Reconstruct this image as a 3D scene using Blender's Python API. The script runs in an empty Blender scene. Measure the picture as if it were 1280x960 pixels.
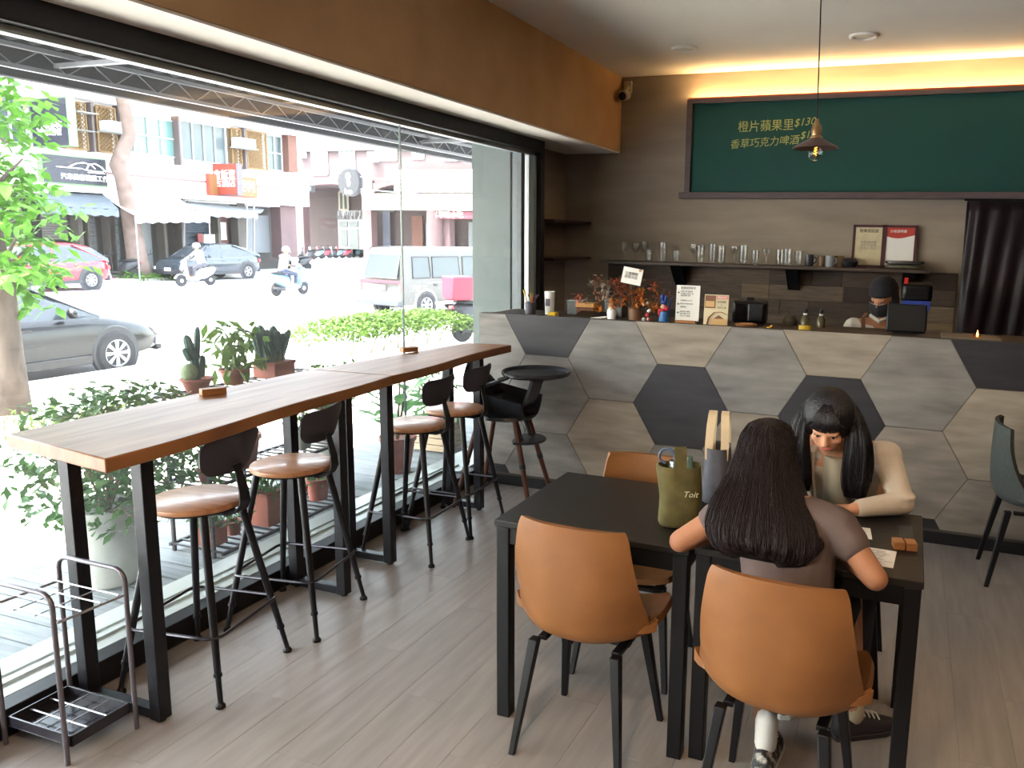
import bpy, math, random
from mathutils import Vector, Matrix
R = math.radians; PI = math.pi
random.seed(7)
S = bpy.context.scene; COL = S.collection

# ---------------------------------------------------------------- camera
cam = bpy.data.cameras.new('camera'); co = bpy.data.objects.new('camera', cam); COL.objects.link(co)
YAW, PIT, ROL, FPX = -0.355181, -0.166859, 0.0203169, 1015.07
fw = Vector((math.sin(YAW)*math.cos(PIT), math.cos(YAW)*math.cos(PIT), math.sin(PIT)))
r0 = Vector((math.cos(YAW), -math.sin(YAW), 0)); u0 = r0.cross(fw)
rr = r0*math.cos(ROL)+u0*math.sin(ROL); uu = u0*math.cos(ROL)-r0*math.sin(ROL)
m = Matrix((rr, uu, -fw)).transposed().to_4x4(); m.translation = (0, 0, 1.73); co.matrix_world = m
cam.sensor_width = 36; cam.lens = FPX/1280*36; cam.shift_x = -117.4/1280; cam.shift_y = -10.5/1280
cam.clip_start = .05; cam.clip_end = 400
S.camera = co

# ---------------------------------------------------------------- world, sun, exposure
W = bpy.data.worlds.new('world'); S.world = W; W.use_nodes = True
nt = W.node_tree; bg = nt.nodes['Background']
sky = nt.nodes.new('ShaderNodeTexSky'); sky.sky_type = 'NISHITA'; sky.sun_disc = False
sky.sun_elevation = R(56); sky.sun_rotation = R(215); sky.air_density = 1.6; sky.dust_density = 4.0; sky.ozone_density = 1.0
mx = nt.nodes.new('ShaderNodeMix'); mx.data_type = 'RGBA'; mx.inputs[0].default_value = .55
mx.inputs[7].default_value = (1.0, 1.0, 1.03, 1)
sc_ = nt.nodes.new('ShaderNodeVectorMath'); sc_.operation = 'SCALE'; sc_.inputs[3].default_value = .28
nt.links.new(sky.outputs[0], sc_.inputs[0]); nt.links.new(sc_.outputs[0], mx.inputs[6]); nt.links.new(mx.outputs[2], bg.inputs[0])
bg.inputs[1].default_value = 3.6
sun = bpy.data.lights.new('sun', 'SUN'); sun.energy = 4.0; sun.angle = R(3); sun.color = (1, .96, .9)
so = bpy.data.objects.new('sun', sun); COL.objects.link(so)
so.rotation_euler = Vector((-.30, -.46, .84)).to_track_quat('Z', 'Y').to_euler()
vs = S.view_settings; vs.view_transform = 'Standard'; vs.look = 'None'; vs.gamma = 1; vs.exposure = 2.0
S.cycles.use_denoising = True
S.cycles.max_bounces = 10; S.cycles.diffuse_bounces = 4; S.cycles.glossy_bounces = 4; S.cycles.transmission_bounces = 6; S.cycles.transparent_max_bounces = 24
S.cycles.sample_clamp_indirect = 6.0; S.cycles.caustics_reflective = False; S.cycles.caustics_refractive = False

# ---------------------------------------------------------------- materials
def lin(c):
    if isinstance(c, str): c = tuple(int(c[i:i+2], 16)/255 for i in (0, 2, 4))
    return tuple(((v/12.92) if v <= .04045 else ((v+.055)/1.055)**2.4) for v in c)+(1,)
MC = {}
def mat(name, col, rough=.5, metal=0., col2=None, scale=8., stretch=(1, 1, 1), detail=4., bump=0., bscale=None, contrast=(.3, .7),
        spec=.5, rnd=0., emis=None, estr=0., coat=0., trans=0., ior=1.45, alpha=1., sheen=0., rvar=0.):
    """procedural principled material; col2 mixes in through noise; rnd varies value per object"""
    if name in MC: return MC[name]
    m = bpy.data.materials.new(name); m.use_nodes = True; t = m.node_tree; b = t.nodes['Principled BSDF']; N = t.nodes.new; L = t.links.new
    b.inputs['Roughness'].default_value = rough; b.inputs['Metallic'].default_value = metal; b.inputs['Specular IOR Level'].default_value = spec
    b.inputs['Coat Weight'].default_value = coat; b.inputs['Transmission Weight'].default_value = trans; b.inputs['IOR'].default_value = ior
    b.inputs['Alpha'].default_value = alpha; b.inputs['Sheen Weight'].default_value = sheen
    c1 = lin(col); b.inputs['Base Color'].default_value = c1; out = None
    tc = N('ShaderNodeTexCoord'); mp = N('ShaderNodeMapping'); mp.inputs['Scale'].default_value = stretch; L(tc.outputs['Object'], mp.inputs[0])
    if rnd:
        oi = N('ShaderNodeObjectInfo'); ml = N('ShaderNodeMath'); ml.operation = 'MULTIPLY'; ml.inputs[1].default_value = 37.
        L(oi.outputs['Random'], ml.inputs[0]); L(ml.outputs[0], mp.inputs['Location'])
    n = N('ShaderNodeTexNoise'); n.inputs['Scale'].default_value = scale; n.inputs['Detail'].default_value = detail; L(mp.outputs[0], n.inputs[0])
    if col2 is not None:
        rp = N('ShaderNodeValToRGB'); rp.color_ramp.elements[0].position = contrast[0]; rp.color_ramp.elements[1].position = contrast[1]
        rp.color_ramp.elements[0].color = c1; rp.color_ramp.elements[1].color = lin(col2); L(n.outputs[0], rp.inputs[0]); out = rp.outputs[0]
    if rnd:
        hs = N('ShaderNodeHueSaturation'); mr = N('ShaderNodeMapRange'); mr.inputs[3].default_value = 1-rnd; mr.inputs[4].default_value = 1+rnd
        L(oi.outputs['Random'], mr.inputs[0]); L(mr.outputs[0], hs.inputs['Value'])
        if out: L(out, hs.inputs['Color'])
        else: hs.inputs['Color'].default_value = c1
        out = hs.outputs[0]
    if out: L(out, b.inputs['Base Color'])
    if rvar:
        r2 = N('ShaderNodeMapRange'); r2.inputs[3].default_value = rough-rvar; r2.inputs[4].default_value = rough+rvar
        L(n.outputs[0], r2.inputs[0]); L(r2.outputs[0], b.inputs['Roughness'])
    if bump:
        bp = N('ShaderNodeBump'); bp.inputs['Strength'].default_value = bump; bp.inputs['Distance'].default_value = .01
        if bscale:
            n2 = N('ShaderNodeTexNoise'); n2.inputs['Scale'].default_value = bscale; L(mp.outputs[0], n2.inputs[0]); L(n2.outputs[0], bp.inputs['Height'])
        else: L(n.outputs[0], bp.inputs['Height'])
        L(bp.outputs[0], b.inputs['Normal'])
    if emis is not None:
        b.inputs['Emission Color'].default_value = lin(emis); b.inputs['Emission Strength'].default_value = estr
    MC[name] = m; return m
def glass_mat(name, col=(.96, .985, .975), ior=1.45, haze=.0, gmax=.9):
    m = bpy.data.materials.new(name); m.use_nodes = True; t = m.node_tree; t.nodes.clear(); N = t.nodes.new; L = t.links.new
    o = N('ShaderNodeOutputMaterial'); lw = N('ShaderNodeLayerWeight'); lw.inputs[0].default_value = .5
    pw = N('ShaderNodeMath'); pw.operation = 'POWER'; pw.inputs[1].default_value = 4.6; L(lw.outputs[1], pw.inputs[0])
    fr = N('ShaderNodeMapRange'); fr.inputs[3].default_value = .04; fr.inputs[4].default_value = gmax; L(pw.outputs[0], fr.inputs[0])
    tr = N('ShaderNodeBsdfTransparent'); tr.inputs[0].default_value = (*col, 1); gl = N('ShaderNodeBsdfGlossy'); gl.inputs['Roughness'].default_value = .01
    mi = N('ShaderNodeMixShader'); L(fr.outputs[0], mi.inputs[0]); L(tr.outputs[0], mi.inputs[1]); L(gl.outputs[0], mi.inputs[2])
    if haze:
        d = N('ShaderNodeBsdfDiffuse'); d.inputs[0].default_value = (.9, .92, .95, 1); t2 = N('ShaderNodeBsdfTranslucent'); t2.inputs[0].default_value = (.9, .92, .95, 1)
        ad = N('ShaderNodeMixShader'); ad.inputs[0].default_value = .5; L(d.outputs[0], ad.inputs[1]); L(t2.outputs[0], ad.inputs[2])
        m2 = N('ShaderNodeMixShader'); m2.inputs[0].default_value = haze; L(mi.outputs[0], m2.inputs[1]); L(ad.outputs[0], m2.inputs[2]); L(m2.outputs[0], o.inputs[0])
    else: L(mi.outputs[0], o.inputs[0])
    MC[name] = m; return m

# ---------------------------------------------------------------- geometry accumulator
class G:
    def __init__(s): s.v = []; s.f = []; s.mi = []; s.cur = 0
    def add(s, vs, fs):
        o = len(s.v); s.v += [tuple(p) for p in vs]; s.f += [tuple(i+o for i in q) for q in fs]; s.mi += [s.cur]*len(fs); return s
    def box(s, c, d, rot=None, taper=1.):
        x, y, z = d[0]/2, d[1]/2, d[2]/2
        P = [Vector((sx*x*(taper if sz > 0 else 1), sy*y*(taper if sz > 0 else 1), sz*z)) for sz in (-1, 1) for sx, sy in ((-1, -1), (1, -1), (1, 1), (-1, 1))]
        if rot is not None: P = [rot @ p for p in P]
        c = Vector(c)
        return s.add([p+c for p in P], [(0, 3, 2, 1), (4, 5, 6, 7), (0, 1, 5, 4), (1, 2, 6, 5), (2, 3, 7, 6), (3, 0, 4, 7)])
    def b2(s, x0, x1, y0, y1, z0, z1): return s.box(((x0+x1)/2, (y0+y1)/2, (z0+z1)/2), (abs(x1-x0), abs(y1-y0), abs(z1-z0)))
    def loft(s, rings, cap=True, closed=False):
        n = len(rings[0]); vs = [p for r in rings for p in r]; fs = []; k = len(rings)
        for i in range(k if closed else k-1):
            a = i*n; b = ((i+1) % k)*n
            for j in range(n): fs.append((a+j, a+(j+1) % n, b+(j+1) % n, b+j))
        if cap and not closed: fs.append(tuple(range(n-1, -1, -1))); fs.append(tuple((k-1)*n+j for j in range(n)))
        return s.add(vs, fs)
    def tube(s, pts, r, n=8, closed=False, flat=1.):
        pts = [Vector(p) for p in pts]; k = len(pts); rs = r if isinstance(r, (list, tuple)) else [r]*k; rings = []; up = None
        for i, p in enumerate(pts):
            t = (pts[(i+1) % k]-pts[i-1]) if (closed or 0 < i < k-1) else (pts[1]-pts[0] if i == 0 else pts[-1]-pts[-2])
            t = t.normalized() if t.length > 1e-9 else Vector((0, 0, 1))
            if up is None:
                up = Vector((0, 0, 1)) if abs(t.z) < .9 else Vector((1, 0, 0))
            a = t.cross(up)
            if a.length < 1e-5: a = t.cross(Vector((.3, .9, .2)))
            a.normalize(); b = a.cross(t).normalized(); up = b
            rings.append([p+a*math.cos(2*PI*j/n)*rs[i]+b*math.sin(2*PI*j/n)*rs[i]*flat for j in range(n)])
        return s.loft(rings, True, closed)
    def cyl(s, p, q, r, r2=None, n=14): return s.tube([p, q], [r, r if r2 is None else r2], n)
    def lathe(s, prof, c=(0, 0, 0), n=20, rot=None, sx=1., sy=1., cap=True):
        c = Vector(c); rings = []
        for r, z in prof:
            ring = [Vector((math.cos(2*PI*j/n)*r*sx, math.sin(2*PI*j/n)*r*sy, z)) for j in range(n)]
            if rot is not None: ring = [rot @ p for p in ring]
            rings.append([p+c for p in ring])
        return s.loft(rings, cap)
    def ell(s, c, r, rot=None, n=16, m=10):
        if not isinstance(r, (list, tuple, Vector)): r = (r, r, r)
        pr = [(max(1e-4, math.sin(PI*i/m)), -math.cos(PI*i/m)) for i in range(m+1)]; c = Vector(c); rings = []
        for q, z in pr:
            ring = [Vector((math.cos(2*PI*j/n)*q*r[0], math.sin(2*PI*j/n)*q*r[1], z*r[2])) for j in range(n)]
            if rot is not None: ring = [rot @ p for p in ring]
            rings.append([p+c for p in ring])
        return s.loft(rings)
    def prism(s, poly, h):
        """poly: 3D points of a planar outline, h: extrusion vector"""
        n = len(poly); h = Vector(h); P = [Vector(p) for p in poly]
        return s.add(P+[p+h for p in P], [tuple(range(n-1, -1, -1)), tuple(range(n, 2*n))]+[(i, (i+1) % n, n+(i+1) % n, n+i) for i in range(n)])
    def sheet(s, f, nu, nv, th=0.):
        """surface f(u,v)->Vector, optionally thickened along its normals"""
        P = [[Vector(f(i/nu, j/nv)) for j in range(nv+1)] for i in range(nu+1)]
        vs = [p for r in P for p in r]; q = lambda i, j: i*(nv+1)+j
        fs = [(q(i, j), q(i+1, j), q(i+1, j+1), q(i, j+1)) for i in range(nu) for j in range(nv)]
        if th:
            N = []
            for i in range(nu+1):
                for j in range(nv+1):
                    a = P[min(i+1, nu)][j]-P[max(i-1, 0)][j]; b = P[i][min(j+1, nv)]-P[i][max(j-1, 0)]; c = a.cross(b)
                    N.append(c.normalized() if c.length > 1e-12 else Vector((0, 0, 1)))
            k = len(vs); vs2 = [v-n*th for v, n in zip(vs, N)]; fs2 = [tuple(k+i for i in reversed(x)) for x in fs]
            ed = [q(i, 0) for i in range(nu+1)]+[q(nu, j) for j in range(1, nv+1)]+[q(i, nv) for i in range(nu-1, -1, -1)]+[q(0, j) for j in range(nv-1, 0, -1)]
            rim = [(ed[(i+1) % len(ed)], ed[i], k+ed[i], k+ed[(i+1) % len(ed)]) for i in range(len(ed))]
            return s.add(vs+vs2, fs+fs2+rim)
        return s.add(vs, fs)
    def xf(s, M, i0=0):
        s.v = s.v[:i0]+[tuple(M @ Vector(p)) for p in s.v[i0:]]; return s

WORLD = {}
def root_of(o):
    while o.parent: o = o.parent
    return o
def obj(name, g, mt, parent=None, bev=0., smooth=38, local=False, seg=2):
    if parent is not None and not local:
        off = WORLD.get(root_of(parent).name)
        if off: g.v = [(p[0]-off[0], p[1]-off[1], p[2]-off[2]) for p in g.v]
    me = bpy.data.meshes.new(name); me.from_pydata(g.v, [], g.f)
    for q in (mt if isinstance(mt, (list, tuple)) else [mt]): me.materials.append(q)
    if max(g.mi or [0]) > 0: me.polygons.foreach_set('material_index', g.mi)
    if smooth:
        me.polygons.foreach_set('use_smooth', [True]*len(me.polygons))
        if smooth < 180: me.set_sharp_from_angle(angle=R(smooth))
    me.update()
    o = bpy.data.objects.new(name, me); COL.objects.link(o)
    if parent is not None: o.parent = parent
    if bev:
        b = o.modifiers.new('bevel', 'BEVEL'); b.width = bev; b.segments = seg; b.limit_method = 'ANGLE'; b.angle_limit = R(35)
    return o
def tag(o, label=None, cat=None, group=None, kind=None):
    if label: o['label'] = label
    if cat: o['category'] = cat
    if group: o['group'] = group
    if kind: o['kind'] = kind
    return o
def thing(name, label, cat, loc=(0, 0, 0), rz=0., group=None, world=True):
    """Empty at the thing's base; with world=True its parts are given in world coordinates"""
    o = bpy.data.objects.new(name, None); COL.objects.link(o); o.location = loc; o.rotation_euler = (0, 0, rz); o.empty_display_size = .1
    tag(o, label, cat, group)
    if world and not rz: WORLD[o.name] = tuple(loc)
    return o
def struct(name, g, mt, parent=None, bev=0., smooth=38):
    o = obj(name, g, mt, parent, bev, smooth)
    if parent is None: o['kind'] = 'structure'
    return o
def copy_tree(o, parent=None):
    c = o.copy(); COL.objects.link(c)
    if parent is not None: c.parent = parent
    for ch in list(o.children): copy_tree(ch, c)
    return c
def dup(o, loc, rz=0., label=None, group=None):
    c = copy_tree(o); c.location = loc; c.rotation_euler = (0, 0, rz)
    if label: c['label'] = label
    if group: c['group'] = group
    return c
def place(o, loc, rz): o.location = loc; o.rotation_euler = (0, 0, rz)
def text(name, body, size, loc, rot, mt, parent=None, ext=.0008, align='CENTER', shear=0., sx=1.):
    cu = bpy.data.curves.new(name, 'FONT'); cu.body = body; cu.size = size; cu.extrude = ext; cu.align_x = align; cu.align_y = 'CENTER'; cu.shear = shear
    cu.resolution_u = 2; cu.materials.append(mt)
    o = bpy.data.objects.new(name, cu); COL.objects.link(o); o.scale = (sx, 1, 1)
    bpy.context.view_layer.update(); me = bpy.data.meshes.new_from_object(o.evaluated_get(bpy.context.evaluated_depsgraph_get()))
    me.transform(Matrix.Diagonal((sx, 1, 1, 1))); bpy.data.objects.remove(o); o = bpy.data.objects.new(name, me); COL.objects.link(o); o.rotation_euler = rot
    if parent is not None:
        o.parent = parent; off = WORLD.get(root_of(parent).name, (0, 0, 0)); loc = tuple(loc[i]-off[i] for i in range(3))
    o.location = loc; return o
def rot(ax, deg): return Matrix.Rotation(R(deg), 3, ax)
def blob(name, g, mt, parent, vox=.008, sm=4, tex=None):
    """one continuous surface grown from overlapping solids"""
    o = obj(name, g, mt, parent, smooth=180)
    r_ = o.modifiers.new('remesh', 'REMESH'); r_.mode = 'VOXEL'; r_.voxel_size = vox; r_.use_smooth_shade = True
    if sm: s_ = o.modifiers.new('smooth', 'SMOOTH'); s_.iterations = sm; s_.factor = .6
    return o

# ---------------------------------------------------------------- palette
M = {}
M['dark_metal'] = mat('dark_metal', '1b1b21', .38, .3, col2='222228', scale=30)
M['black_frame'] = mat('black_frame', '121117', .5, .0)
M['seat_wood'] = mat('stool_wood', 'b5835f', .35, col2='93623f', scale=5, stretch=(1, 9, 1), detail=6, coat=.15, rvar=.05)
M['table_wood'] = mat('bar_table_wood', '98683f', .38, col2='754830', scale=2.2, stretch=(9, .8, 3), detail=7, bump=.03, coat=.0, spec=.35, rvar=.06)
M['leather'] = mat('cognac_leather', '85572f', .5, col2='764b28', scale=6, bump=.05, bscale=260, spec=.4)
M['black_top'] = mat('black_table_top', '1b1918', .42, col2='24201e', scale=6, stretch=(1, 22, 1), bump=.08, spec=.4)
M['black_leg'] = mat('black_leg_paint', '0d0d11', .45, spec=.35)
M['paper'] = mat('paper', 'e6e2dc', .7)
M['white'] = mat('white_plastic', 'e8e8e6', .4)
M['dark_wood'] = mat('dark_brown_wood', '3b2620', .5, col2='2a1b17', scale=6, stretch=(1, 14, 14))
M['black_plastic'] = mat('black_plastic', '0d0e11', .4, spec=.35)
M['ink'] = mat('ink', '2a2626', .8)
# ---------------------------------------------------------------- room shell
FLOORM = mat('floor_plank', '9a918c', .38, col2='827a75', scale=2.6, stretch=(11, 1.1, 1), detail=9, bump=.05, contrast=(.25, .8), rnd=.06, rvar=.05, spec=.6)
g = G().b2(-2.868, 3.5, -2.8, 7.3, -.12, -.004)
floor = struct('floor', g, mat('floor_base', '5a524e', .8))
pl = G().box((0, 0, -.002), (.1794, 1.1993, .008)); pr = obj('floor_plank', pl, FLOORM, floor, bev=.0005, seg=1)
first = True; xs = [-2.69+.18*i for i in range(34)]
for i, x in enumerate(xs):
    y = -2.2+(i*.47) % 1.2
    while y < 5.6:
        if first: o = pr; first = False
        else: o = pr.copy(); COL.objects.link(o)
        o.location = (x, y, 0); y += 1.2
WALLM = mat('greige_wallpaper', '9a8c7c', .85, col2='83776a', scale=1.6, stretch=(1, 1, 5), detail=7, bump=.05, bscale=90, contrast=(.3, .75))
TANM = mat('tan_textured_paint', 'c69e72', .8, col2='b99166', scale=3, bump=.06, bscale=140)
CEILM = mat('ceiling_paint', 'ebe5dd', .85, col2='e5ded6', scale=2, bump=.03, bscale=120)
struct('wall_back', G().b2(-3.4, 3.6, 7.08, 7.25, -.1, 3.3), WALLM)
struct('wall_left_back', G().b2(-3.25, -3.06, 6.12, 7.1, -.1, 2.6), WALLM)
struct('wall_right', G().b2(3.5, 3.65, -2.8, 7.1, -.1, 3.3), mat('bounce_cut_dark', '3d3833', .85, col2='342f2b', scale=2))  # dark tone made up for this unseen wall to cut bounced light
struct('wall_front', G().b2(-3.25, 3.6, -2.95, -2.8, 2.45, 3.3).b2(-3.25, -2.7, -2.95, -2.8, -.1, 2.45).b2(3.2, 3.6, -2.95, -2.8, -.1, 2.45), WALLM)
struct('ceiling_sun_block', G().b2(-3.3, 3.6, -5.2, -2.95, 2.75, 2.9), CEILM)  # unseen eave added to keep the sun out of the front glazing
struct('ceiling', G().b2(-3.3, 3.6, -2.9, 7.25, 3.14, 3.34), CEILM)
# bulkhead over the window: three boards with a fine joint
bk = G().b2(-3.25, -2.53, -2.8, 5.02, 2.5, 3.14); bk.b2(-3.25, -2.532, 5.022, 7.1, 2.5, 3.14)
struct('trim_1', bk, TANM, bev=.002); struct('ceiling_soffit', G().b2(-3.06, -2.536, -2.8, 7.07, 2.488, 2.499), CEILM)
# window
fr = G(); fr.b2(-2.99, -2.83, -2.7, 6.12, 2.395, 2.5); fr.b2(-2.99, -2.83, 6.05, 6.12, .1, 2.395); fr.b2(-2.87, -2.785, -2.7, 4.93, 0, .1)
w1 = struct('window_1', fr, M['black_frame'], bev=.004)
tr = G(); tr.b2(-2.935, -2.885, -2.7, 6.05, 2.368, 2.396); tr.b2(-2.93, -2.89, 5.955, 5.975, .11, 2.37); tr.b2(-2.95, -2.87, 6.0, 6.05, .11, 2.37)
obj('window_track', tr, mat('aluminium_track', 'b9c2c4', .35, .3), w1, bev=.002)
tr = G(); tr.b2(-2.96, -2.88, 5.80, 5.86, .11, 2.37)
obj('sliding_frame', tr, mat('grey_frame', '53595c', .4, .2), w1, bev=.003)
GL = glass_mat('window_glass', haze=.014)  # slight milky share imitates a veil of glare over the street view
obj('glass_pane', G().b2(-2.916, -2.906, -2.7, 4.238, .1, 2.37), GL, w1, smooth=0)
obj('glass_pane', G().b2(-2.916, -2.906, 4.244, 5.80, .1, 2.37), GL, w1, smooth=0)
obj('glass_joint', G().b2(-2.917, -2.905, 4.238, 4.244, .1, 2.37), mat('silicone_joint', '6c7a78', .4), w1)
SILLM = mat('pale_stone_sill', 'c9cfcc', .32, col2='b7bfbd', scale=3, stretch=(4, 1, 1), bump=.02)
sl = G().b2(-3.14, -2.868, -2.7, 4.93, -.2, .101); sl.b2(-2.95, -2.94, -2.7, 4.93, .1, .112); sl.b2(-3.02, -3.005, -2.7, 4.93, .1, .108); sl.b2(-3.14, -2.868, 4.93, 6.12, -.2, .1)
struct('trim_2', sl, SILLM, bev=.003)
struct('wall_column', G().b2(-3.36, -3.02, 5.88, 6.3, -.5, 2.75), mat('column_render', '5f6866', .8, col2='69716f', scale=4, bump=.05, bscale=80))
struct('wall_outer', G().b2(-3.3, -3.25, 6.1, 9.5, -.5, 3.6), mat('column_render', '8e9895'))
struct('wall_outer_top', G().b2(-3.3, -2.84, -2.9, 6.2, 2.5, 3.6), mat('column_render', '8e9895'))
struct('wall_front_right', G().b2(-2.7, 3.2, -2.95, -2.91, 0, 2.45), mat('bounce_cut_dark', '3d3833'))
fill_frame = G().b2(-2.7, 3.2, -2.9, -2.85, 2.38, 2.45).b2(-2.7, 3.2, -2.9, -2.85, 0, .1)
for x in (-2.7, -1.3, -.25, .8, 2.0, 3.14): fill_frame.b2(x, x+.06, -2.9, -2.85, .1, 2.38)
w2 = struct('window_added_fill', fill_frame, M['black_frame'], bev=.003)  # unseen glazing added for fill daylight, blocked by the wall behind it
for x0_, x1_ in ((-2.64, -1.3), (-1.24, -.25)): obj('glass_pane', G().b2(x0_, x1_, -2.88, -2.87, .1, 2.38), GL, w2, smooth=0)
# black skirting + doorway curtain
struct('baseboard_back', G().b2(-2.74, 3.5, 4.945, 4.99, .0, .1), M['black_frame'])

# ---------------------------------------------------------------- counter with hexagon cladding
CT = thing('bar_counter', 'long bar counter clad in large grey, beige and black hexagon panels', 'counter', (0, 4.92, 0))
obj('counter_body', G().b2(-2.76, 3.3, 4.93, 4.99, .08, 1.212), mat('counter_core', '4c4540', .8), CT)
obj('counter_body', G().b2(-2.76, 3.3, 4.98, 5.42, .0, 1.17), mat('counter_core', '4c4540', .8), CT)
obj('countertop', G().b2(-2.76, 3.3, 4.995, 5.46, 1.17, 1.20), M['dark_wood'], CT, bev=.003)
HX = {'grey': mat('hex_grey', '88837f', .55, col2='67625f', scale=3.4, stretch=(1, 1, 4.5), detail=8, rnd=.05, contrast=(.3, .72), rvar=.06),
      'light': mat('hex_beige', '9b8f82', .55, col2='786c60', scale=3.4, stretch=(1, 1, 4.5), detail=8, rnd=.05, contrast=(.3, .72), rvar=.06),
      'mid': mat('hex_warm_grey', '8f857b', .55, col2='6d645d', scale=3.4, stretch=(1, 1, 4.5), detail=8, rnd=.05, contrast=(.3, .72), rvar=.06),
      'dark': mat('hex_charcoal', '302d33', .5, col2='211f24', scale=3.4, stretch=(1, 1, 5), detail=8, rnd=.08, contrast=(.3, .72), rvar=.06)}
def clip(poly, ax, val, keep):
    out = []
    for i in range(len(poly)):
        a, b = poly[i], poly[(i+1) % len(poly)]; ia, ib = keep*(a[ax]-val) >= -1e-9, keep*(b[ax]-val) >= -1e-9
        if ia: out.append(a)
        if ia != ib:
            t = (val-a[ax])/(b[ax]-a[ax]); out.append((a[0]+t*(b[0]-a[0]), a[1]+t*(b[1]-a[1])))
    return out
SPEC = {(-3, 0): 'dark', (-3, 1): 'grey', (-3, 2): 'grey', (-2, 0): 'grey', (-2, 1): 'grey', (-2, 2): 'dark', (-1, 0): 'grey', (-1, 1): 'light', (-1, 2): 'grey',
        (0, 0): 'grey', (0, 1): 'dark', (0, 2): 'light', (1, 0): 'mid', (1, 1): 'light', (1, 2): 'grey', (2, 0): 'grey', (2, 1): 'dark', (2, 2): 'light',
        (3, 0): 'dark', (3, 1): 'mid', (3, 2): 'grey', (4, 0): 'mid', (4, 1): 'light', (4, 2): 'dark', (5, 0): 'grey', (5, 1): 'mid', (5, 2): 'grey'}
rr_ = .3085
for k in range(-4, 14):
    for j in range(4):
        cx = -1.32+.466*k; cz = (.156+.528*j) if k % 2 == 0 else (-.108+.528*j)
        P = [(cx+rr_*math.cos(R(60*i)), cz+rr_*.857*1.0*math.sin(R(60*i))/.866*.99) for i in range(6)]
        P = clip(P, 1, .1, 1) if P else P
        for a_, v_, kp in ((1, 1.214, -1), (0, -2.76, 1), (0, 3.3, -1)):
            if len(P) > 2: P = clip(P, a_, v_, kp)
        if len(P) < 3: continue
        kind = SPEC.get((k, j)) or random.choice(['grey', 'mid', 'light', 'dark'])
        obj('hexagon_panel', G().prism([(x, 4.93, z) for x, z in P], (0, -.012, 0)), HX[kind], CT, smooth=0)

# ---------------------------------------------------------------- wall shelf, plank splashback, side shelves
SP = {}
cols = ['6b5a4b', '4a3b33', '8a7156', '57493f', '3a2c27', '75634f', '604f42', '8d7658', '332825']
for i, c in enumerate(cols): SP[i] = mat('splash_plank_%d' % i, c, .7, col2=tuple(max(0, v*.75) for v in (int(c[0:2], 16)/255, int(c[2:4], 16)/255, int(c[4:6], 16)/255)), scale=4, stretch=(1.5, 1, 14), detail=6, bump=.08)
SB = tag(obj('splashback', G().b2(-2.62, .345, 7.065, 7.0798, .88, 1.515), M['dark_wood']), 'splashback of mixed brown and grey wood planks under the wall shelf', 'splashback')
rnd2 = random.Random(5)
for r_i in range(5):
    z = 1.50-.128*r_i; x = -2.62
    while x < .34:
        w = min(rnd2.choice([.24, .36, .5, .62, .74]), .345-x)
        if w < .12: w = .345-x
        d = rnd2.uniform(.003, .011)
        warm = x > -.9
        ci = rnd2.choice([2, 4, 5, 7, 1, 6] if warm else [0, 1, 3, 6, 5, 8, 3])
        obj('plank', G().b2(x+.002, x+w-.002, 7.066-d, 7.068, z-.125, z), SP[ci], SB, bev=.0015, seg=1)
        x += w
SH = thing('wall_shelf', 'long dark wood wall shelf on black brackets behind the counter', 'shelf', (-1.23, 7.06, 1.5))
obj('shelf_board', G().b2(-2.60, .125, 6.80, 7.054, 1.515, 1.54), mat('shelf_wood', '4a3a30', .5, col2='352822', scale=5, stretch=(1, 12, 12)), SH, bev=.002)
for x in (-1.92, -.93, -.02):
    g = G().prism([(x-.05, 7.054, 1.515), (x-.05, 6.84, 1.515), (x-.05, 6.86, 1.49), (x-.05, 7.054, 1.33)], (.1, 0, 0))
    obj('bracket', g, M['black_leg'], SH, bev=.002)
for z, lab in ((1.87, 'upper small dark shelf in the corner beside the window'), (1.55, 'lower small dark shelf in the corner beside the window')):
    tag(obj('corner_shelf', G().b2(-3.06, -2.80, 6.25, 7.08, z-.012, z+.012), M['dark_wood'], bev=.002), lab, 'shelf', 'corner shelves')

# ---------------------------------------------------------------- chalkboard and LED strip
CB = thing('chalkboard', 'wide green chalkboard with yellow chalk writing on back wall', 'chalkboard', (0, 7.08, 2.11))
FRB = mat('board_frame', '57494a', .6, col2='4b3f40', scale=6, stretch=(1, 1, 8))
obj('board_surface', G().b2(-1.86, 2.4, 7.0, 7.078, 2.14, 2.88), mat('green_board', '10453c', .8, col2='123f3a', scale=2.5, detail=6, contrast=(.3, .8)), CB)
f = G(); f.b2(-1.90, 2.44, 6.97, 7.078, 2.875, 2.91); f.b2(-1.90, -1.852, 6.97, 7.078, 2.11, 2.875); f.b2(2.39, 2.44, 6.97, 7.078, 2.11, 2.875)
obj('board_frame', f, FRB, CB, bev=.002)
obj('chalk_ledge', G().b2(-1.94, 2.46, 6.945, 7.078, 2.09, 2.14), FRB, CB, bev=.003)
CH = mat('yellow_chalk', 'b9b86a', .9, col2='8f9455', scale=200, contrast=(.4, .6))
text('chalk_writing', '橙片蘋果里 ', .098, (-1.215, 6.998, 2.675), (R(90), R(-1), 0), CH, CB, sx=.95)
text('chalk_writing', '$130', .085, (-.915, 6.998, 2.70), (R(90), R(-4), 0), CH, CB, shear=.3)
text('chalk_writing', '香草巧克力啤酒', .082, (-1.235, 6.998, 2.545), (R(90), R(-3), 0), CH, CB, shear=.15)
text('chalk_writing', '$150', .08, (-.865, 6.998, 2.60), (R(90), R(-4), 0), CH, CB, shear=.3)
LS = thing('led_strip', 'warm glowing LED strip along the top of the chalkboard', 'light strip', (0, 7.0, 2.912))
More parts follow.
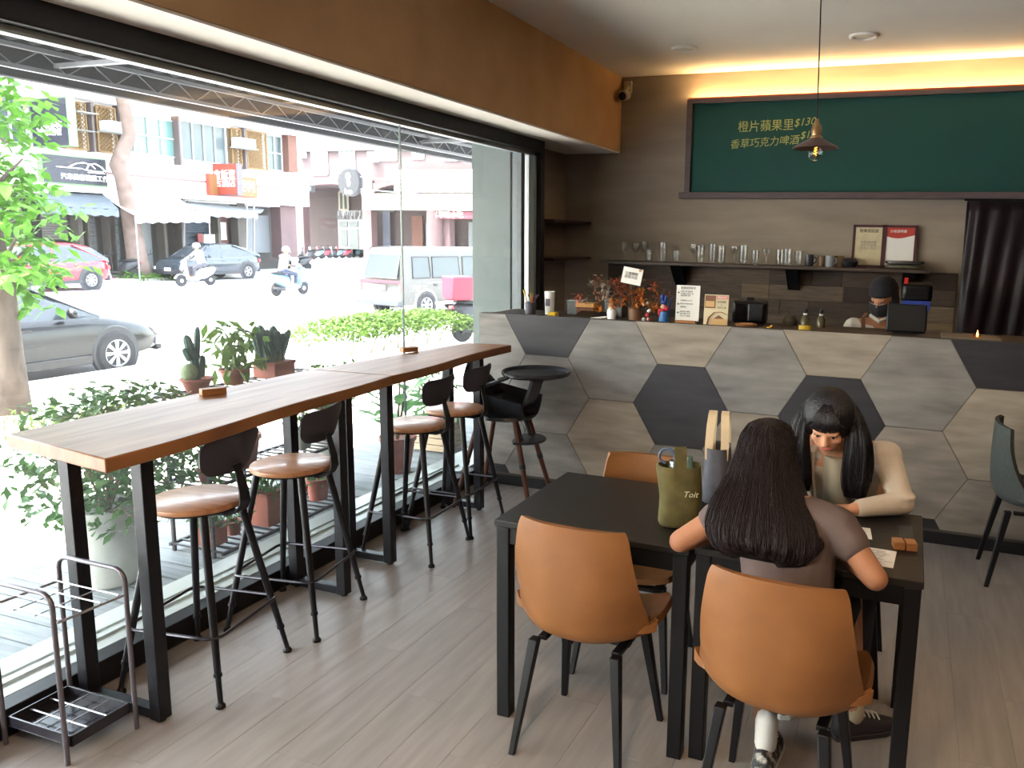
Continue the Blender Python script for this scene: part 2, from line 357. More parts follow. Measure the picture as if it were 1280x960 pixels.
LEDM = mat('led_warm', 'ffffff', .5, emis=(1.0, .82, .55), estr=21.)
obj('led_tape', G().b2(-1.87, 2.42, 7.0, 7.03, 2.911, 2.920), LEDM, LS)
obj('led_glow_edge', G().b2(-1.89, 2.43, 6.972, 6.998, 2.911, 2.922), mat('led_glow_edge', 'a83a1e', .5), LS)  # red-orange strip paints the LED light falling on the board's top edge

# ---------------------------------------------------------------- curtain
def curt(u, v):
    x = .36+u*1.35; a = .022+.02*math.sin(3+u*9)
    z = 2.075-v*2.04
    return (x+.02*math.sin(v*5+u*7)*v, 7.0+a*(math.sin(u*2*PI*4.6+1.6*math.sin(u*8.3+1)+.9*math.sin(v*2.2))+.45*math.sin(u*2*PI*10.7+2*math.sin(u*5)+1.3*v))*(1-.3*v)+.008*math.sin(u*60+v*9), z)
CU = tag(obj('curtain', G().sheet(curt, 180, 24, .004), mat('plum_satin', '170e13', .4, col2='22151b', scale=3, sheen=.1, spec=.25, bump=.06, bscale=20), smooth=180),
    'dark plum satin curtain hanging in the doorway right of the shelf', 'curtain')
CR = tag(obj('curtain_rod', G().cyl((.34, 7.0, 2.083), (1.75, 7.0, 2.083), .008), M['black_leg']), 'thin black rod carrying the plum curtain under the chalkboard', 'curtain rod')
# ---------------------------------------------------------------- ceiling fittings
for i, (x, y, l) in enumerate(((-1.71, 6.15, 'left round recessed ceiling downlight above the counter, unlit'), (-.43, 6.11, 'right round recessed ceiling downlight above the counter, unlit'))):
    d = thing('downlight', l, 'ceiling light', (x, y, 3.14), group='ceiling downlights')
    obj('trim_ring', G().lathe([(.10, 3.139), (.10, 3.128), (.085, 3.122), (.072, 3.128), (.07, 3.1395)], (x, y, 0), 28, cap=False), CEILM, d)
    obj('lamp_face', G().lathe([(.07, 3.1395), (.07, 3.133), (.0005, 3.131)], (x, y, 0), 24, cap=False), mat('frosted_lamp_face', 'cfc6ba', .5), d)
P = (-.465, 4.0)
pn = thing('pendant_lamp', 'small metal pendant lamp with clear filament bulb', 'pendant lamp', (P[0], P[1], 3.14))
obj('cord', G().tube([(P[0]-.025, P[1], 3.14), (P[0]-.012, P[1], 2.7), (P[0], P[1], 2.28)], .003, 8), M['black_plastic'], pn)
obj('socket', G().lathe([(.001, 2.30), (.008, 2.295), (.012, 2.275), (.02, 2.268), (.024, 2.25), (.022, 2.222), (.03, 2.215), (.03, 2.205)], (P[0], P[1], 0), 20), mat('aged_brass', '9a7a56', .3, .85), pn)
obj('lamp_shade', G().lathe([(.028, 2.212), (.032, 2.208), (.10, 2.172), (.106, 2.165), (.104, 2.163), (.03, 2.202)], (P[0], P[1], 0), 32, cap=False), mat('bronze_shade', '5d4a44', .4, .6), pn)
obj('bulb', G().lathe([(.012, 2.20), (.013, 2.185), (.026, 2.168), (.034, 2.148), (.033, 2.13), (.022, 2.114), (.0005, 2.108)], (P[0], P[1], 0), 24), glass_mat('bulb_glass', (1, 1, 1), 1.5), pn)
obj('filament', G().tube([(P[0]+.008*math.cos(a*2.2), P[1]+.008*math.sin(a*2.2), 2.17-.004*a) for a in range(10)], .0012, 6), mat('filament_glow', 'ffb050', .5, emis=(1, .55, .15), estr=3.), pn)
cm = thing('security_camera', 'small white security camera mounted high beside the bulkhead end', 'camera', (-2.48, 7.05, 3.0))
obj('mount', G().b2(-2.50, -2.43, 7.045, 7.075, 3.0, 3.10).cyl((-2.46, 7.05, 3.05), (-2.46, 6.98, 3.0), .012), mat('camera_white', 'b5a993', .5), cm, bev=.004)
obj('camera_body', G().lathe([(.02, -.055), (.042, -.05), (.046, 0), (.044, .045), (.02, .055)], (-2.462, 6.96, 2.965), 20, rot=rot('X', 100)), mat('camera_white', 'b5a993', .5), cm)
obj('lens', G().lathe([(.033, -.004), (.034, .0), (.02, .008), (.001, .01)], (-2.462, 6.905, 2.95), 20, rot=rot('X', 100)), M['black_plastic'], cm)
# lamps behind the viewer: warm lamps hanging over the other tables
def warm_lamp(x, y, z, e, sz=.25, lab=''):
    t = thing('ceiling_lamp', lab, 'ceiling lamp', (x, y, z), group='warm lamps over the rear tables')
    obj('lamp_shade', G().lathe([(.02, z+.14), (.05, z+.13), (.15, z+.02), (.15, z+.0)], (x, y, 0), 24, cap=False), M['dark_metal'], t)
    obj('cord', G().cyl((x, y, z+.13), (x, y, 3.14), .004), M['black_plastic'], t)
    l = bpy.data.lights.new('lamp_light', 'AREA'); l.shape = 'DISK'; l.size = sz; l.energy = e; l.color = (1.0, .70, .42)
    lo = bpy.data.objects.new('lamp_light', l); COL.objects.link(lo); lo.parent = t; lo.location = (0, 0, -.01)
warm_lamp(-.6, .4, 2.35, 11, lab='dark shaded ceiling lamp over the table nearest the viewer')
warm_lamp(1.1, 1.7, 2.45, 3.5, lab='dark shaded ceiling lamp to the right of the dining tables')
warm_lamp(1.6, 3.6, 2.45, 1.5, lab='dark shaded ceiling lamp beside the grey chair')
# ---------------------------------------------------------------- bar table
def slab(poly, z0, z1): return G().prism([(x, y, z0) for x, y in poly], (0, 0, z1-z0))
def edge(p, q, n, f): return [(p[0]+(q[0]-p[0])*i/n+f(i/n), p[1]+(q[1]-p[1])*i/n) for i in range(n+1)]
def bar_table(loc, label, pin, pout, frames):
    t = thing('bar_table', label, 'table', loc, group='wooden bar tables at the window')
    obj('tabletop', slab(pin+pout[::-1], .982, 1.03), M['table_wood'], t, bev=.005)
    for y, xa, xb in frames:
        obj('leg', G().b2(xb-.05, xb, y-.025, y+.025, .012, .976), M['dark_metal'], t, bev=.003)
        obj('leg', G().b2(xa, xa+.05, y-.025, y+.025, .012, .976), M['dark_metal'], t, bev=.003)
        obj('foot_bar', G().b2(xa+.051, xb-.051, y-.02, y+.02, .012, .05), M['dark_metal'], t, bev=.003)
        obj('top_plate', G().b2(xa, xb, y-.03, y+.03, .9765, .9815), M['dark_metal'], t)
        for x in (xa+.025, xb-.025): obj('glide', G().cyl((x, y, 0), (x, y, .012), .016), M['black_plastic'], t)
    return t
n = 16
bar_table((-2.6, 2.6, 0), 'near wooden bar table with live edge front, beside the wire umbrella stand',
    edge((-2.285, 1.735), (-2.405, 3.40), n, lambda s: .012*math.sin(s*9)+.008*math.sin(s*4)), edge((-2.86, 1.82), (-2.885, 3.372), 4, lambda s: 0),
    [(1.945, -2.765, -2.365), (3.035, -2.76, -2.43)])
bar_table((-2.6, 4.05, 0), 'far wooden bar table ending beside the black high chair',
    edge((-2.405, 3.404), (-2.435, 4.745), n, lambda s: .014*math.sin(s*7)), edge((-2.885, 3.376), (-2.73, 4.70), 4, lambda s: 0),
    [(3.445, -2.76, -2.455), (4.40, -2.72, -2.455)])
BLK = mat('oak_block', 'a97446', .5, col2='93633a', scale=14, stretch=(1, 5, 5))
def card_block(x, y, rz, lab):
    t = thing('card_block', lab, 'card holder', (x, y, 1.0303), rz, 'wooden card holders on the bar tables')
    obj('block', G().box((0, 0, .014), (.10, .045, .028)), BLK, t, bev=.002, local=True)
    obj('card_slot', G().box((0, .006, .0272), (.099, .004, .0022)), M['dark_wood'], t, local=True)
card_block(-2.80, 2.65, R(62), 'small wooden card holder block on the near bar table')
card_block(-2.82, 4.16, R(62), 'small wooden card holder block on the far bar table')

# ---------------------------------------------------------------- stools
def make_stool():
    t = thing('bar_stool', '', 'stool', world=False)
    obj('seat', G().lathe([(.001, .698), (.165, .698), (.174, .702), (.176, .712), (.174, .719), (.168, .722), (.001, .722)], n=40), M['seat_wood'], t)
    g = G().lathe([(.001, .683), (.12, .684), (.158, .69), (.163, .697), (.001, .6975)], n=32); obj('seat_pan', g, M['dark_metal'], t)
    for sx in (-1, 1):
        for sy in (-1, 1):
            a = Vector((sx*.105, sy*.105, .69)); b = Vector((sx*.212, sy*.212, .02)); at = lambda s: a.lerp(b, s)
            obj('leg', G().tube([a, at(.5), at(.84), at(.842), at(.86), at(.861), b], [.0155, .0145, .0125, .0155, .0155, .0105, .0095], 12), M['dark_metal'], t)
            obj('foot_pad', G().lathe([(.012, .0), (.018, .002), (.018, .011), (.012, .018), (.009, .022)], (b.x, b.y, 0), 14), M['black_plastic'], t)
    h = .196; r = .05; pts = []
    for cx, cy, a0 in ((h-r, h-r, 0), (-h+r, h-r, 90), (-h+r, -h+r, 180), (h-r, -h+r, 270)):
        for k in range(6): pts.append((cx+r*math.cos(R(a0+18*k)), cy+r*math.sin(R(a0+18*k)), .255))
    obj('footrest_ring', G().tube(pts, .0062, 8, closed=True), mat('polished_metal', '46454c', .28, .7), t)
    # bent strap and back plate
    pr = [(.02, .676), (.10, .672), (.155, .672), (.19, .685), (.208, .72), (.205, .77), (.19, .83), (.182, .87)]
    def strap(u, v):
        s = v*(len(pr)-1); i = min(int(s), len(pr)-2); f = s-i
        w = .036-.016*min(1, max(0, v-.45)*2.2)
        return (pr[i][0]*(1-f)+pr[i+1][0]*f, (u-.5)*2*w, pr[i][1]*(1-f)+pr[i+1][1]*f)
    obj('back_strap', G().sheet(strap, 3, 21, .005), M['dark_metal'], t, smooth=60)
    def plate(u, v):
        a = (u-.5)*2; b = (v-.5)*2
        k = (1-abs(a)**6)**.5 if abs(a) < 1 else 0
        zz = b*.072*(.72+.28*k); w = .155+.012*b-(.014*abs(b)**5)
        return (.172+.012*b-.034*a*a, a*w*1.06+.018, .905+zz+.006*a*a)
    obj('backrest', G().sheet(plate, 22, 10, .008), mat('stool_back_charcoal', '37343c', .55, bump=.05, bscale=300), t, smooth=50)
    for y in (-.014, .014): obj('bolt', G().lathe([(.006, 0), (.006, .004), (.001, .005)], (.186, y, .862), 10, rot=rot('Y', 80)), M['dark_metal'], t)
    return t
st = make_stool()
place(st, (-2.50, 2.26, 0), R(9)); st['label'] = 'wooden seat bar stool nearest the wire umbrella stand'; st['group'] = 'bar stools at the window tables'
dup(st, (-2.515, 2.79, 0), R(10), 'second bar stool from the umbrella stand, under the near bar table')
dup(st, (-2.48, 3.695, 0), R(3), 'third bar stool from the umbrella stand, under the far bar table')
dup(st, (-2.49, 4.135, 0), R(2), 'bar stool closest to the black high chair')

# ---------------------------------------------------------------- umbrella stand
UM = mat('grey_stand_metal', '6f6a70', .35, .6)
us = thing('umbrella_stand', 'grey metal wire umbrella stand on the floor by the window', 'umbrella stand', (-2.59, 1.76, 0))
for y, xa, xb in ((1.645, -2.75, -2.455), (1.875, -2.745, -2.425)):
    pts = [(xa, y, 0)]+[(xa+.045-.045*math.cos(R(a)), y, .545+.045*math.sin(R(a))) for a in range(0, 91, 18)]+[(xb-.045+.045*math.sin(R(a)), y, .545+.045*math.cos(R(a))) for a in range(0, 91, 18)]+[(xb, y, 0)]
    obj('hoop', G().tube(pts, .0082, 10), UM, us)
g = G()
for x in (-2.75, -2.44): g.cyl((x, 1.645, .50), (x+.012, 1.875, .50), .0045, n=8)
for i in range(4):
    y = 1.66+i*.066; g.cyl((-2.75, y, .504), (-2.438, y, .504), .003, n=6)
for x in (-2.65, -2.55): g.cyl((x, 1.65, .501), (x, 1.87, .501), .0025, n=6)
obj('top_grid', g, mat('bright_wire', 'a9a8ae', .3, .7), us)
g = G(); x0, x1, y0, y1 = -2.742, -2.442, 1.655, 1.868
g.b2(x0, x1, y0, y1, .062, .066); g.b2(x0, x1, y0, y0+.006, .066, .1); g.b2(x0, x1, y1-.006, y1, .066, .1); g.b2(x0, x0+.006, y0, y1, .066, .1); g.b2(x1-.006, x1, y0, y1, .066, .1)
obj('drip_tray', g, mat('tray_black', '2c2b32', .22), us, bev=.001)
g = G()
for i in range(1, 3): g.cyl((x0+.006, y0+.071*i, .088), (x1-.006, y0+.071*i, .088), .0028, n=6).cyl((x0+.1*i, y0+.006, .086), (x0+.1*i, y1-.006, .086), .0028, n=6)
obj('bottom_grid', g, mat('bright_wire', 'a9a8ae'), us)

# ---------------------------------------------------------------- black high chair
hc = thing('high_chair', 'black plastic child high chair with tray and brown wooden legs', 'high chair', (-2.42, 4.62, 0), R(4), world=False)
BP = mat('high_chair_plastic', '23262c', .3, col2='2b2e35', scale=20)
BW = mat('high_chair_leg_wood', '5b362b', .45, col2='462820', scale=6, stretch=(6, 6, 1))
for fx, fy in ((-.25, -.225), (.27, -.20), (.27, .20), (-.25, .225)):
    a = Vector((fx*.42, fy*.5, .62)); b = Vector((fx, fy, 0)); at = lambda s: a.lerp(b, s)
    l = obj('leg', G().tube([a, at(.25), at(.97), b], [.017, .018, .014, .012], 12), BW, hc, local=True)
    obj('leg_collar', G().tube([at(.50), at(.502), at(.55), at(.552)], [.016, .0205, .0205, .016], 12), BP, l, local=True)
def hshell(u, v):
    a = (u-.5)*2
    if v < .5:
        s = v/.5; z = .962-.362*s; x = -.21+.05*s; w = .15+.035*s; x2 = x+.17*abs(a)**2.4*(s**.8); z2 = z-.10*abs(a)**2*(1-s)
    else:
        s = (v-.5)/.5; z = .60-.012*s; x = -.16+.36*s; w = .185-.01*s; x2 = x+.03*abs(a)**2*(1-s); z2 = z+.17*abs(a)**4*(1-s*.3)
    return (x2, a*w, z2)
obj('seat_shell', G().sheet(hshell, 20, 24, -.012), BP, hc, smooth=60, local=True)
obj('seat_base', G().lathe([(.05, .56), (.14, .568), (.17, .585), (.165, .6)], (0.01, 0, 0), 28, sx=1.15), BP, hc, local=True)
g = G().sheet(lambda u, v: (.05+.20*v, (u-.5)*.20, .60+.25*v**3), 4, 8, .02); obj('crotch_guard', g, BP, hc, local=True, smooth=60)
g = G(); seg = 40
def tr_(a, k, ox=0): c, s_ = math.cos(a), math.sin(a); return (.21+ox+.235*k*c*(1 if c > 0 else .85), .225*k*s_)
rings = []
for k, z in ((.90, .862), (1.0, .872), (1.01, .886), (.985, .894), (.93, .888), (.90, .876), (.0005, .874)):
    rings.append([(*tr_(2*PI*i/seg, k), z) for i in range(seg)])
g.loft(rings); obj('tray', g, BP, hc, local=True, smooth=50)
for sy in (-1, 1): obj('tray_arm', G().tube([(-.12, sy*.19, .78), (.02, sy*.205, .83), (.12, sy*.20, .868)], [.018, .02, .014], 8, flat=.6), BP, hc, local=True)
obj('footrest', G().prism([(.14+.15*math.cos(R(a))*(1 if abs(a) < 90 else .35), .15*math.sin(R(a)), .43) for a in range(-180, 180, 20)], (0, 0, .016)), BP, hc, bev=.004, local=True)
for sy in (-1, 1): obj('footrest_strut', G().tube([(.12, sy*.07, .56), (.16, sy*.075, .44)], .014, 8), BP, hc, local=True)

# ---------------------------------------------------------------- dining tables
def dining_table(x0, x1, y0, y1, label):
    t = thing('dining_table', label, 'table', ((x0+x1)/2, (y0+y1)/2, 0), group='black square dining tables')
    obj('tabletop', G().b2(x0, x1, y0, y1, .728, .752), M['black_top'], t, bev=.003)
    a = G(); i = .012; b = .03
    a.b2(x0+.05, x1-.05, y0+i, y0+i+.02, .665, .7275); a.b2(x0+.05, x1-.05, y1-i-.02, y1-i, .665, .7275); a.b2(x0+i, x0+i+.02, y0+.05, y1-.05, .665, .7275); a.b2(x1-i-.02, x1-i, y0+.05, y1-.05, .665, .7275)
    obj('apron', a, M['black_leg'], t, bev=.002)
    for x in (x0+.03, x1-.03):
        for y in (y0+.03, y1-.03): obj('leg', G().b2(x-.025, x+.025, y-.025, y+.025, 0, .7275), M['black_leg'], t, bev=.004)
dining_table(-1.305, -.600, 2.42, 3.07, 'left black dining table carrying the olive bag, empty chairs around it')
dining_table(-.590, .105, 2.445, 3.085, 'right black dining table where the two women sit with papers')

# ---------------------------------------------------------------- shell chairs
PROF = [(0, -.205, .842, .178), (.02, -.205, .832, .192), (.1, -.205, .775, .201), (.25, -.208, .67, .216), (.42, -.205, .54, .230), (.52, -.190, .468, .240),
        (.60, -.145, .425, .246), (.68, -.075, .410, .250), (.80, .06, .412, .248), (.93, .19, .432, .235), (.98, .225, .438, .218), (1, .235, .436, .20)]
def prof(v):
    for i in range(len(PROF)-1):
        a, b = PROF[i], PROF[i+1]
        if v <= b[0]+1e-9:
            f = (v-a[0])/(b[0]-a[0]); return [a[k]*(1-f)+b[k]*f for k in (1, 2, 3)]
    return PROF[-1][1:]
def sm_prof(v):
    p = [prof(min(1, max(0, v+d))) for d in (-.035, -.018, 0, .018, .035)]; return [sum(q[k] for q in p)/5 for k in range(3)]
def shell(u, v):
    a = (u-.5)*2; y, z, w = sm_prof(v); e = abs(a)**2.6
    k = min(1, max(0, (v-.05)/.4)); k2 = max(0, min(1, (1-v)/.35))
    if v < .58: y += e*(.045+.075*k*k); z += e*.03*k
    else:
        t_ = min(1, (v-.58)/.15); y += e*.12*(1-t_); z += e*(.03+.055*k2)
    return (a*w, y, z)
def make_chair(name, lm, lab, group, back=None):
    t = thing(name, lab, 'chair', world=False, group=group)
    obj('seat_shell', G().sheet(shell, 26, 44, -.022), lm, t, smooth=70, bev=.006, seg=2)
    obj('seat_cushion', G().sheet(lambda u, v: (lambda p: (p[0]*.93, p[1], p[2]+.006+.016*(1-abs(2*u-1)**4)*(1-abs(2*v-1)**4)))(shell(u, .60+.37*v)), 14, 14), lm, t, smooth=180)
    g = G().b2(-.15, .15, -.02, .01, .378, .396); g.b2(-.15, .15, .12, .15, .378, .396); g.b2(-.15, -.12, -.10, .15, .382, .398); g.b2(.12, .15, -.10, .15, .382, .398)
    obj('under_frame', g, M['black_leg'], t, bev=.002)
    for sx in (-1, 1):
        for sy in (-1, 1):
            a = Vector((sx*.148, .0+sy*.128, .40)); b = Vector((sx*.195, sy*.20, 0)); q = .017; r_ = .0105
            rg = [[(p.x+dx*w, p.y+dy*w, p.z) for dx, dy in ((-1, -1), (1, -1), (1, 1), (-1, 1))] for p, w in ((a, q), (b, r_))]
            obj('leg', G().loft(rg), M['black_leg'], t, bev=.003)
    return t
ch = make_chair('dining_chair', M['leather'], 'empty cognac leather chair in front of the left dining table', 'cognac leather dining chairs')
place(ch, (-.940, 2.435, 0), R(-3))
c2 = dup(ch, (-.265, 2.275, 0), R(-5), 'cognac leather chair under the woman with her back to the viewer')
c3 = dup(ch, (-.965, 3.0, 0), R(180), 'cognac leather chair behind the olive bag, across the left dining table')
c4 = dup(ch, (-.20, 3.28, 0), R(180), 'cognac leather chair under the woman in the cream cardigan')
gy = mat('grey_chair_fabric', '434745', .8, col2='393d3b', scale=60, bump=.05, bscale=300)
gc = make_chair('grey_chair', gy, 'grey upholstered chair beside the counter at the right edge', None)

place(gc, (.675, 4.60, 0), R(-88))
t4 = thing('side_table', 'dark table edge behind the grey chair at the right edge', 'table', (1.45, 4.5, 0))
obj('tabletop', G().b2(1.0, 1.7, 4.15, 4.85, .728, .752), M['black_top'], t4, bev=.003)
for x in (1.03, 1.67):
    for y in (4.18, 4.82): obj('leg', G().b2(x-.025, x+.025, y-.025, y+.025, 0, .7275), M['black_leg'], t4, bev=.004)

# ---------------------------------------------------------------- bags on the left table
OL = mat('olive_canvas', '645c34', .9, col2='51492a', scale=20, bump=.25, bscale=420, detail=6)
ob = thing('olive_tote_bag', 'olive canvas tote bag with bottle standing on left dining table', 'bag', (-.70, 2.64, .752), R(20), world=False)
def bag_ring(w, d, z, ox=0, oy=0, n=28, p=3.2, wr=0., ph=0.):
    out = []
    for i in range(n):
        a = 2*PI*i/n; c, s_ = math.cos(a), math.sin(a); k = (abs(c)**p+abs(s_)**p)**(-1/p)
        out.append((ox+c*k*w*(1+wr*math.sin(5*a+ph)), oy+s_*k*d*(1+wr*math.sin(7*a+ph*2)), z))
    return out
rg = [bag_ring(.050, .050, .001, wr=.02), bag_ring(.068, .058, .006, wr=.02)]
for i in range(1, 12):
    s = i/11; rg.append(bag_ring(.070+.006*s, .060-.006*s, .006+.205*s, .006*math.sin(s*4), 0, wr=.018+.01*s, ph=s*5))
rg += [bag_ring(.072, .050, .214, wr=.03, ph=5), bag_ring(.066, .044, .19, wr=.03, ph=5), bag_ring(.05, .03, .12)]
obj('bag_body', G().loft(rg), OL, ob, smooth=80, local=True)
def strapg(pts, w, th, ax):
    P = [Vector(p) for p in pts]; ax = Vector(ax).normalized()
    def f(u, v):
        s = v*(len(P)-1); i = min(int(s), len(P)-2); q = P[i].lerp(P[i+1], s-i); return q+ax*((u-.5)*w)
    return G().sheet(f, 3, (len(P)-1)*4, th)
arch = lambda cx, cy, w, h, z, n=10: [(cx+w*math.cos(PI-PI*i/n), cy, z+h*math.sin(PI*i/n)) for i in range(n+1)]
obj('handle', strapg([(0, -.055, .17), (.0, -.050, .215), (.0, -.03, .262), (.0, 0, .278), (.0, .03, .262), (.0, .05, .21)], .042, .004, (1, .15, 0)), OL, ob, smooth=70, local=True)
obj('side_flap', G().tube([(-.07, -.01, .20), (-.10, -.015, .205), (-.118, -.02, .185), (-.112, -.03, .15), (-.075, -.05, .14), (-.04, -.062, .165), (-.02, -.06, .20)], [.012, .02, .017, .017, .02, .021, .015], 10, flat=.5), OL, ob, smooth=180, local=True)
obj('bag_lettering', G().b2(-.001, .001, -.001, .001, -.001, .001), OL, ob, local=True)
bpy.data.objects.remove(ob.children[-1], do_unlink=True)
text('bag_lettering', 'Toit', .030, (.034, -.0615, .125), (R(90), 0, R(1)), mat('bag_print', 'cfcaa8', .8), ob, ext=.0006, shear=.3)
bt = thing('steel_bottle', 'steel flask with loop handle inside the olive bag', 'bottle', (0, 0, 0), world=False)
bt.location = (-.715, 2.635, .765)
obj('flask', G().lathe([(.001, 0), (.03, 0), (.032, .01), (.032, .17), (.022, .19), (.022, .215), (.001, .22)]), mat('steel', '9aa0a2', .25, .9), bt, local=True)
obj('loop_handle', G().tube([(-.034+.0, 0, .2)]+[(-.03+.028*math.cos(a)-.0, 0, .225+.028*math.sin(a)) for a in [PI*1.2-PI*1.4*i/10 for i in range(11)]], .005, 8), mat('blue_rubber', '3f4e66', .5), bt, local=True)
bt = thing('clear_bottle', 'clear plastic drink bottle inside the olive bag', 'bottle', (-.672, 2.655, .765), world=False)
obj('bottle_body', G().lathe([(.001, 0), (.024, 0), (.026, .01), (.026, .17), (.014, .2), (.013, .23), (.001, .232)]), mat('pale_teal_plastic', '8fb0a6', .15, trans=.5), bt, local=True)
GB = mat('grey_canvas', '56565e', .9, col2='4a4a52', scale=25, bump=.2, bscale=420); CRM = mat('cream_webbing', 'd3bd9c', .8, bump=.15, bscale=500)
gb = thing('grey_tote_bag', 'slim grey canvas bag with tall cream handles on the table', 'bag', (-.640, 2.965, .752), R(8), world=False)
rg = [bag_ring(.045, .07, .001), bag_ring(.056, .082, .008)]
for i in range(1, 9):
    s = i/8; rg.append(bag_ring(.056-.008*s, .082-.008*s, .008+.205*s, .004*math.sin(s*3), 0, wr=.012, ph=s*3))
rg += [bag_ring(.043, .068, .212, wr=.012, ph=3), bag_ring(.03, .05, .12)]
obj('bag_body', G().loft(rg), GB, gb, smooth=80, local=True)
for x_ in (-.027, .029):
    obj('handle', strapg([(x_, -.062, .17), (x_*1.05, -.060, .23), (x_*.95, -.052, .30), (x_*.85, -.028, .338), (x_*.85, .0, .347), (x_*.85, .028, .338), (x_*.95, .052, .30), (x_*1.05, .060, .23), (x_, .062, .17)], .030, .0035, (1, .1, 0)), CRM, gb, smooth=70, local=True)
obj('bag_tag', G().b2(.0525, .0575, -.02, .0, .12, .14), M['black_plastic'], gb, local=True)
# papers and card holder on the right table
def sheet_paper(x, y, w, h, rz, lab, seed):
    t = tag(obj('paper_sheet', G().box((0, 0, .0006), (w, h, .0012)), M['paper']), lab, 'paper', 'papers on the right dining table'); t.location = (x, y, .7523); t.rotation_euler = (0, 0, rz)
    g = G(); rn = random.Random(seed)
    for i in range(9):
        yy = h/2-.02-i*(h-.04)/9
        x0 = -w/2+.012
        while x0 < w/2-.03:
            l = rn.uniform(.006, .03); g.b2(x0, x0+l, yy-.0012, yy+.0012, .0013, .0016); x0 += l+rn.uniform(.003, .02)
    obj('printed_lines', g, mat('faded_ink', '8d8580', .8), t, local=True, smooth=0)
sheet_paper(-.085, 2.60, .21, .148, R(-3), 'larger printed paper sheet in front of the seated women', 1)
sheet_paper(-.135, 2.80, .148, .11, R(6), 'smaller paper sheet under the hand of the woman in cardigan', 2)
pn_ = tag(obj('pen', G().tube([(-.03, 0, .0), (.03, .004, .0)], .0035, 8), mat('pen_red', '9a5a48', .4)), 'thin reddish pen lying on the larger paper sheet', 'pen'); pn_.location = (-.13, 2.645, .7575)
cb2 = thing('card_stand', 'wooden card holder block with clear card on the right dining table', 'card holder', (.045, 2.715, .7523), R(12), world=False)
obj('block', G().box((-.019, 0, .013), (.034, .05, .026)), BLK, cb2, bev=.002, local=True); obj('block', G().box((.019, -.003, .013), (.034, .05, .026)), BLK, cb2, bev=.002, local=True)
obj('clear_card', G().box((.01, .03, .035), (.045, .002, .06), rot('X', -30)), glass_mat('card_plastic', (.95, .95, .95)), cb2, local=True)
# ================================================================ OUTSIDE
CAMP = Vector((0, 0, 1.73))
def ray(x, y): return rr*((x-757.4)/FPX)-uu*((y-469.5)/FPX)+fw
def on_x(x, y, X): d = ray(x, y); return CAMP+d*((X)/d.x)
def on_y(x, y, Y): d = ray(x, y); return CAMP+d*(Y/d.y)
def on_z(x, y, Z): d = ray(x, y); return CAMP+d*((Z-1.73)/d.z)
ASP = mat('asphalt', 'c3c2c6', .85, col2='b4b3b8', scale=1.2, detail=8, bump=.1, bscale=60)
CON = mat('pale_paving', 'cfccc6', .8, col2='bdbab3', scale=2, detail=6, bump=.05, bscale=30)
struct('ground_street', G().b2(-90, -3.0, -30, 110, -.62, -.47), ASP)
walk = struct('ground_pavement', G().b2(-10.9, -4.16, -6, 30, -.6, -.352), CON)
struct('ground_kerb', G().b2(-11.1, -10.88, -6, 30, -.6, -.33), mat('kerb_stone', 'b9b6ae', .8, col2='a5a29a', scale=5), bev=.02)
struct('ground_far_pavement', G().b2(-40, -30.9, -10, 39, -.6, -.36), mat('far_paving', 'b0aca6', .85, col2='9d9992', scale=2))
# paving slabs near the deck, one object each
PVM = mat('paving_slab', 'cdc9c1', .8, col2='b7b3aa', scale=4, detail=6, rnd=.05)
pv = None
for i in range(7):
    for j in range(16):
        x, y = -4.55-.62*i, 3.3+.62*j
        if pv is None: pv = obj('paving_slab', G().box((0, 0, -.352), (.605, .605, .02)), PVM, walk, bev=.006, seg=1); o = pv
        else: o = pv.copy(); COL.objects.link(o)
        o.location = (x, y, 0)
# timber deck of boards
deck = struct('ground_deck', G().b2(-4.10, -3.15, -1.5, 8.4, -.5, -.035), mat('deck_joist', '4b4640', .9))
DK = mat('weathered_deck_board', '8d9498', .7, col2='6f7679', scale=3, stretch=(1.2, 14, 1), detail=8, bump=.3, rnd=.13)
db = None; y = -.4; rn = random.Random(3)
while y < 8.3:
    if db is None: db = obj('deck_board', G().box((-3.655, 0, -.014), (1.01, .138, .028)), DK, deck, bev=.004, seg=1); o = db
    else: o = db.copy(); COL.objects.link(o)
    o.location = (rn.uniform(-.012, .012), y, rn.uniform(-.003, .001)); y += .145

# ---------------------------------------------------------------- canopy over the pavement
cn = thing('steel_canopy', 'dark corrugated steel canopy with white zigzag trusses over the pavement', 'canopy', (-5.9, 5, 2.8))
CM = mat('canopy_dark', '202127', .7, col2='2a2b31', scale=3); WM = mat('canopy_white_steel', '7d7e83', .5)
def cor(u, v): x = -3.3-2.75*u; y = -3+17*v; return (x, y, 3.12-.10*u+.018*math.sin(v*2*PI*100))
obj('roof_sheet', G().sheet(cor, 2, 800, .004), CM, cn, smooth=60)
obj('edge_beam', G().b2(-6.05, -5.98, -3, 14, 2.76, 3.08), CM, cn, bev=.01)
def truss(x, z0, z1, y0, y1, nm='truss'):
    g = G(); g.b2(x-.02, x+.02, y0, y1, z0-.02, z0+.01).b2(x-.02, x+.02, y0, y1, z1-.01, z1+.02)
    n = int((y1-y0)/.19)
    for i in range(n):
        a, b = (z0, z1) if i % 2 else (z1, z0); g.cyl((x, y0+i*.19, a), (x, y0+(i+1)*.19, b), .0045, n=5)
    obj(nm, g, [WM], cn)
truss(-5.86, 2.82, 2.95, -3, 14)
truss(-4.5, 2.90, 3.06, -3, 14)
for y in (4.42, 9.15, 13.2): obj('cross_bar', G().b2(-5.98, -3.3, y-.02, y+.02, 2.88, 2.91).b2(-5.98, -3.3, y+.05, y+.075, 2.90, 2.93), WM, cn)
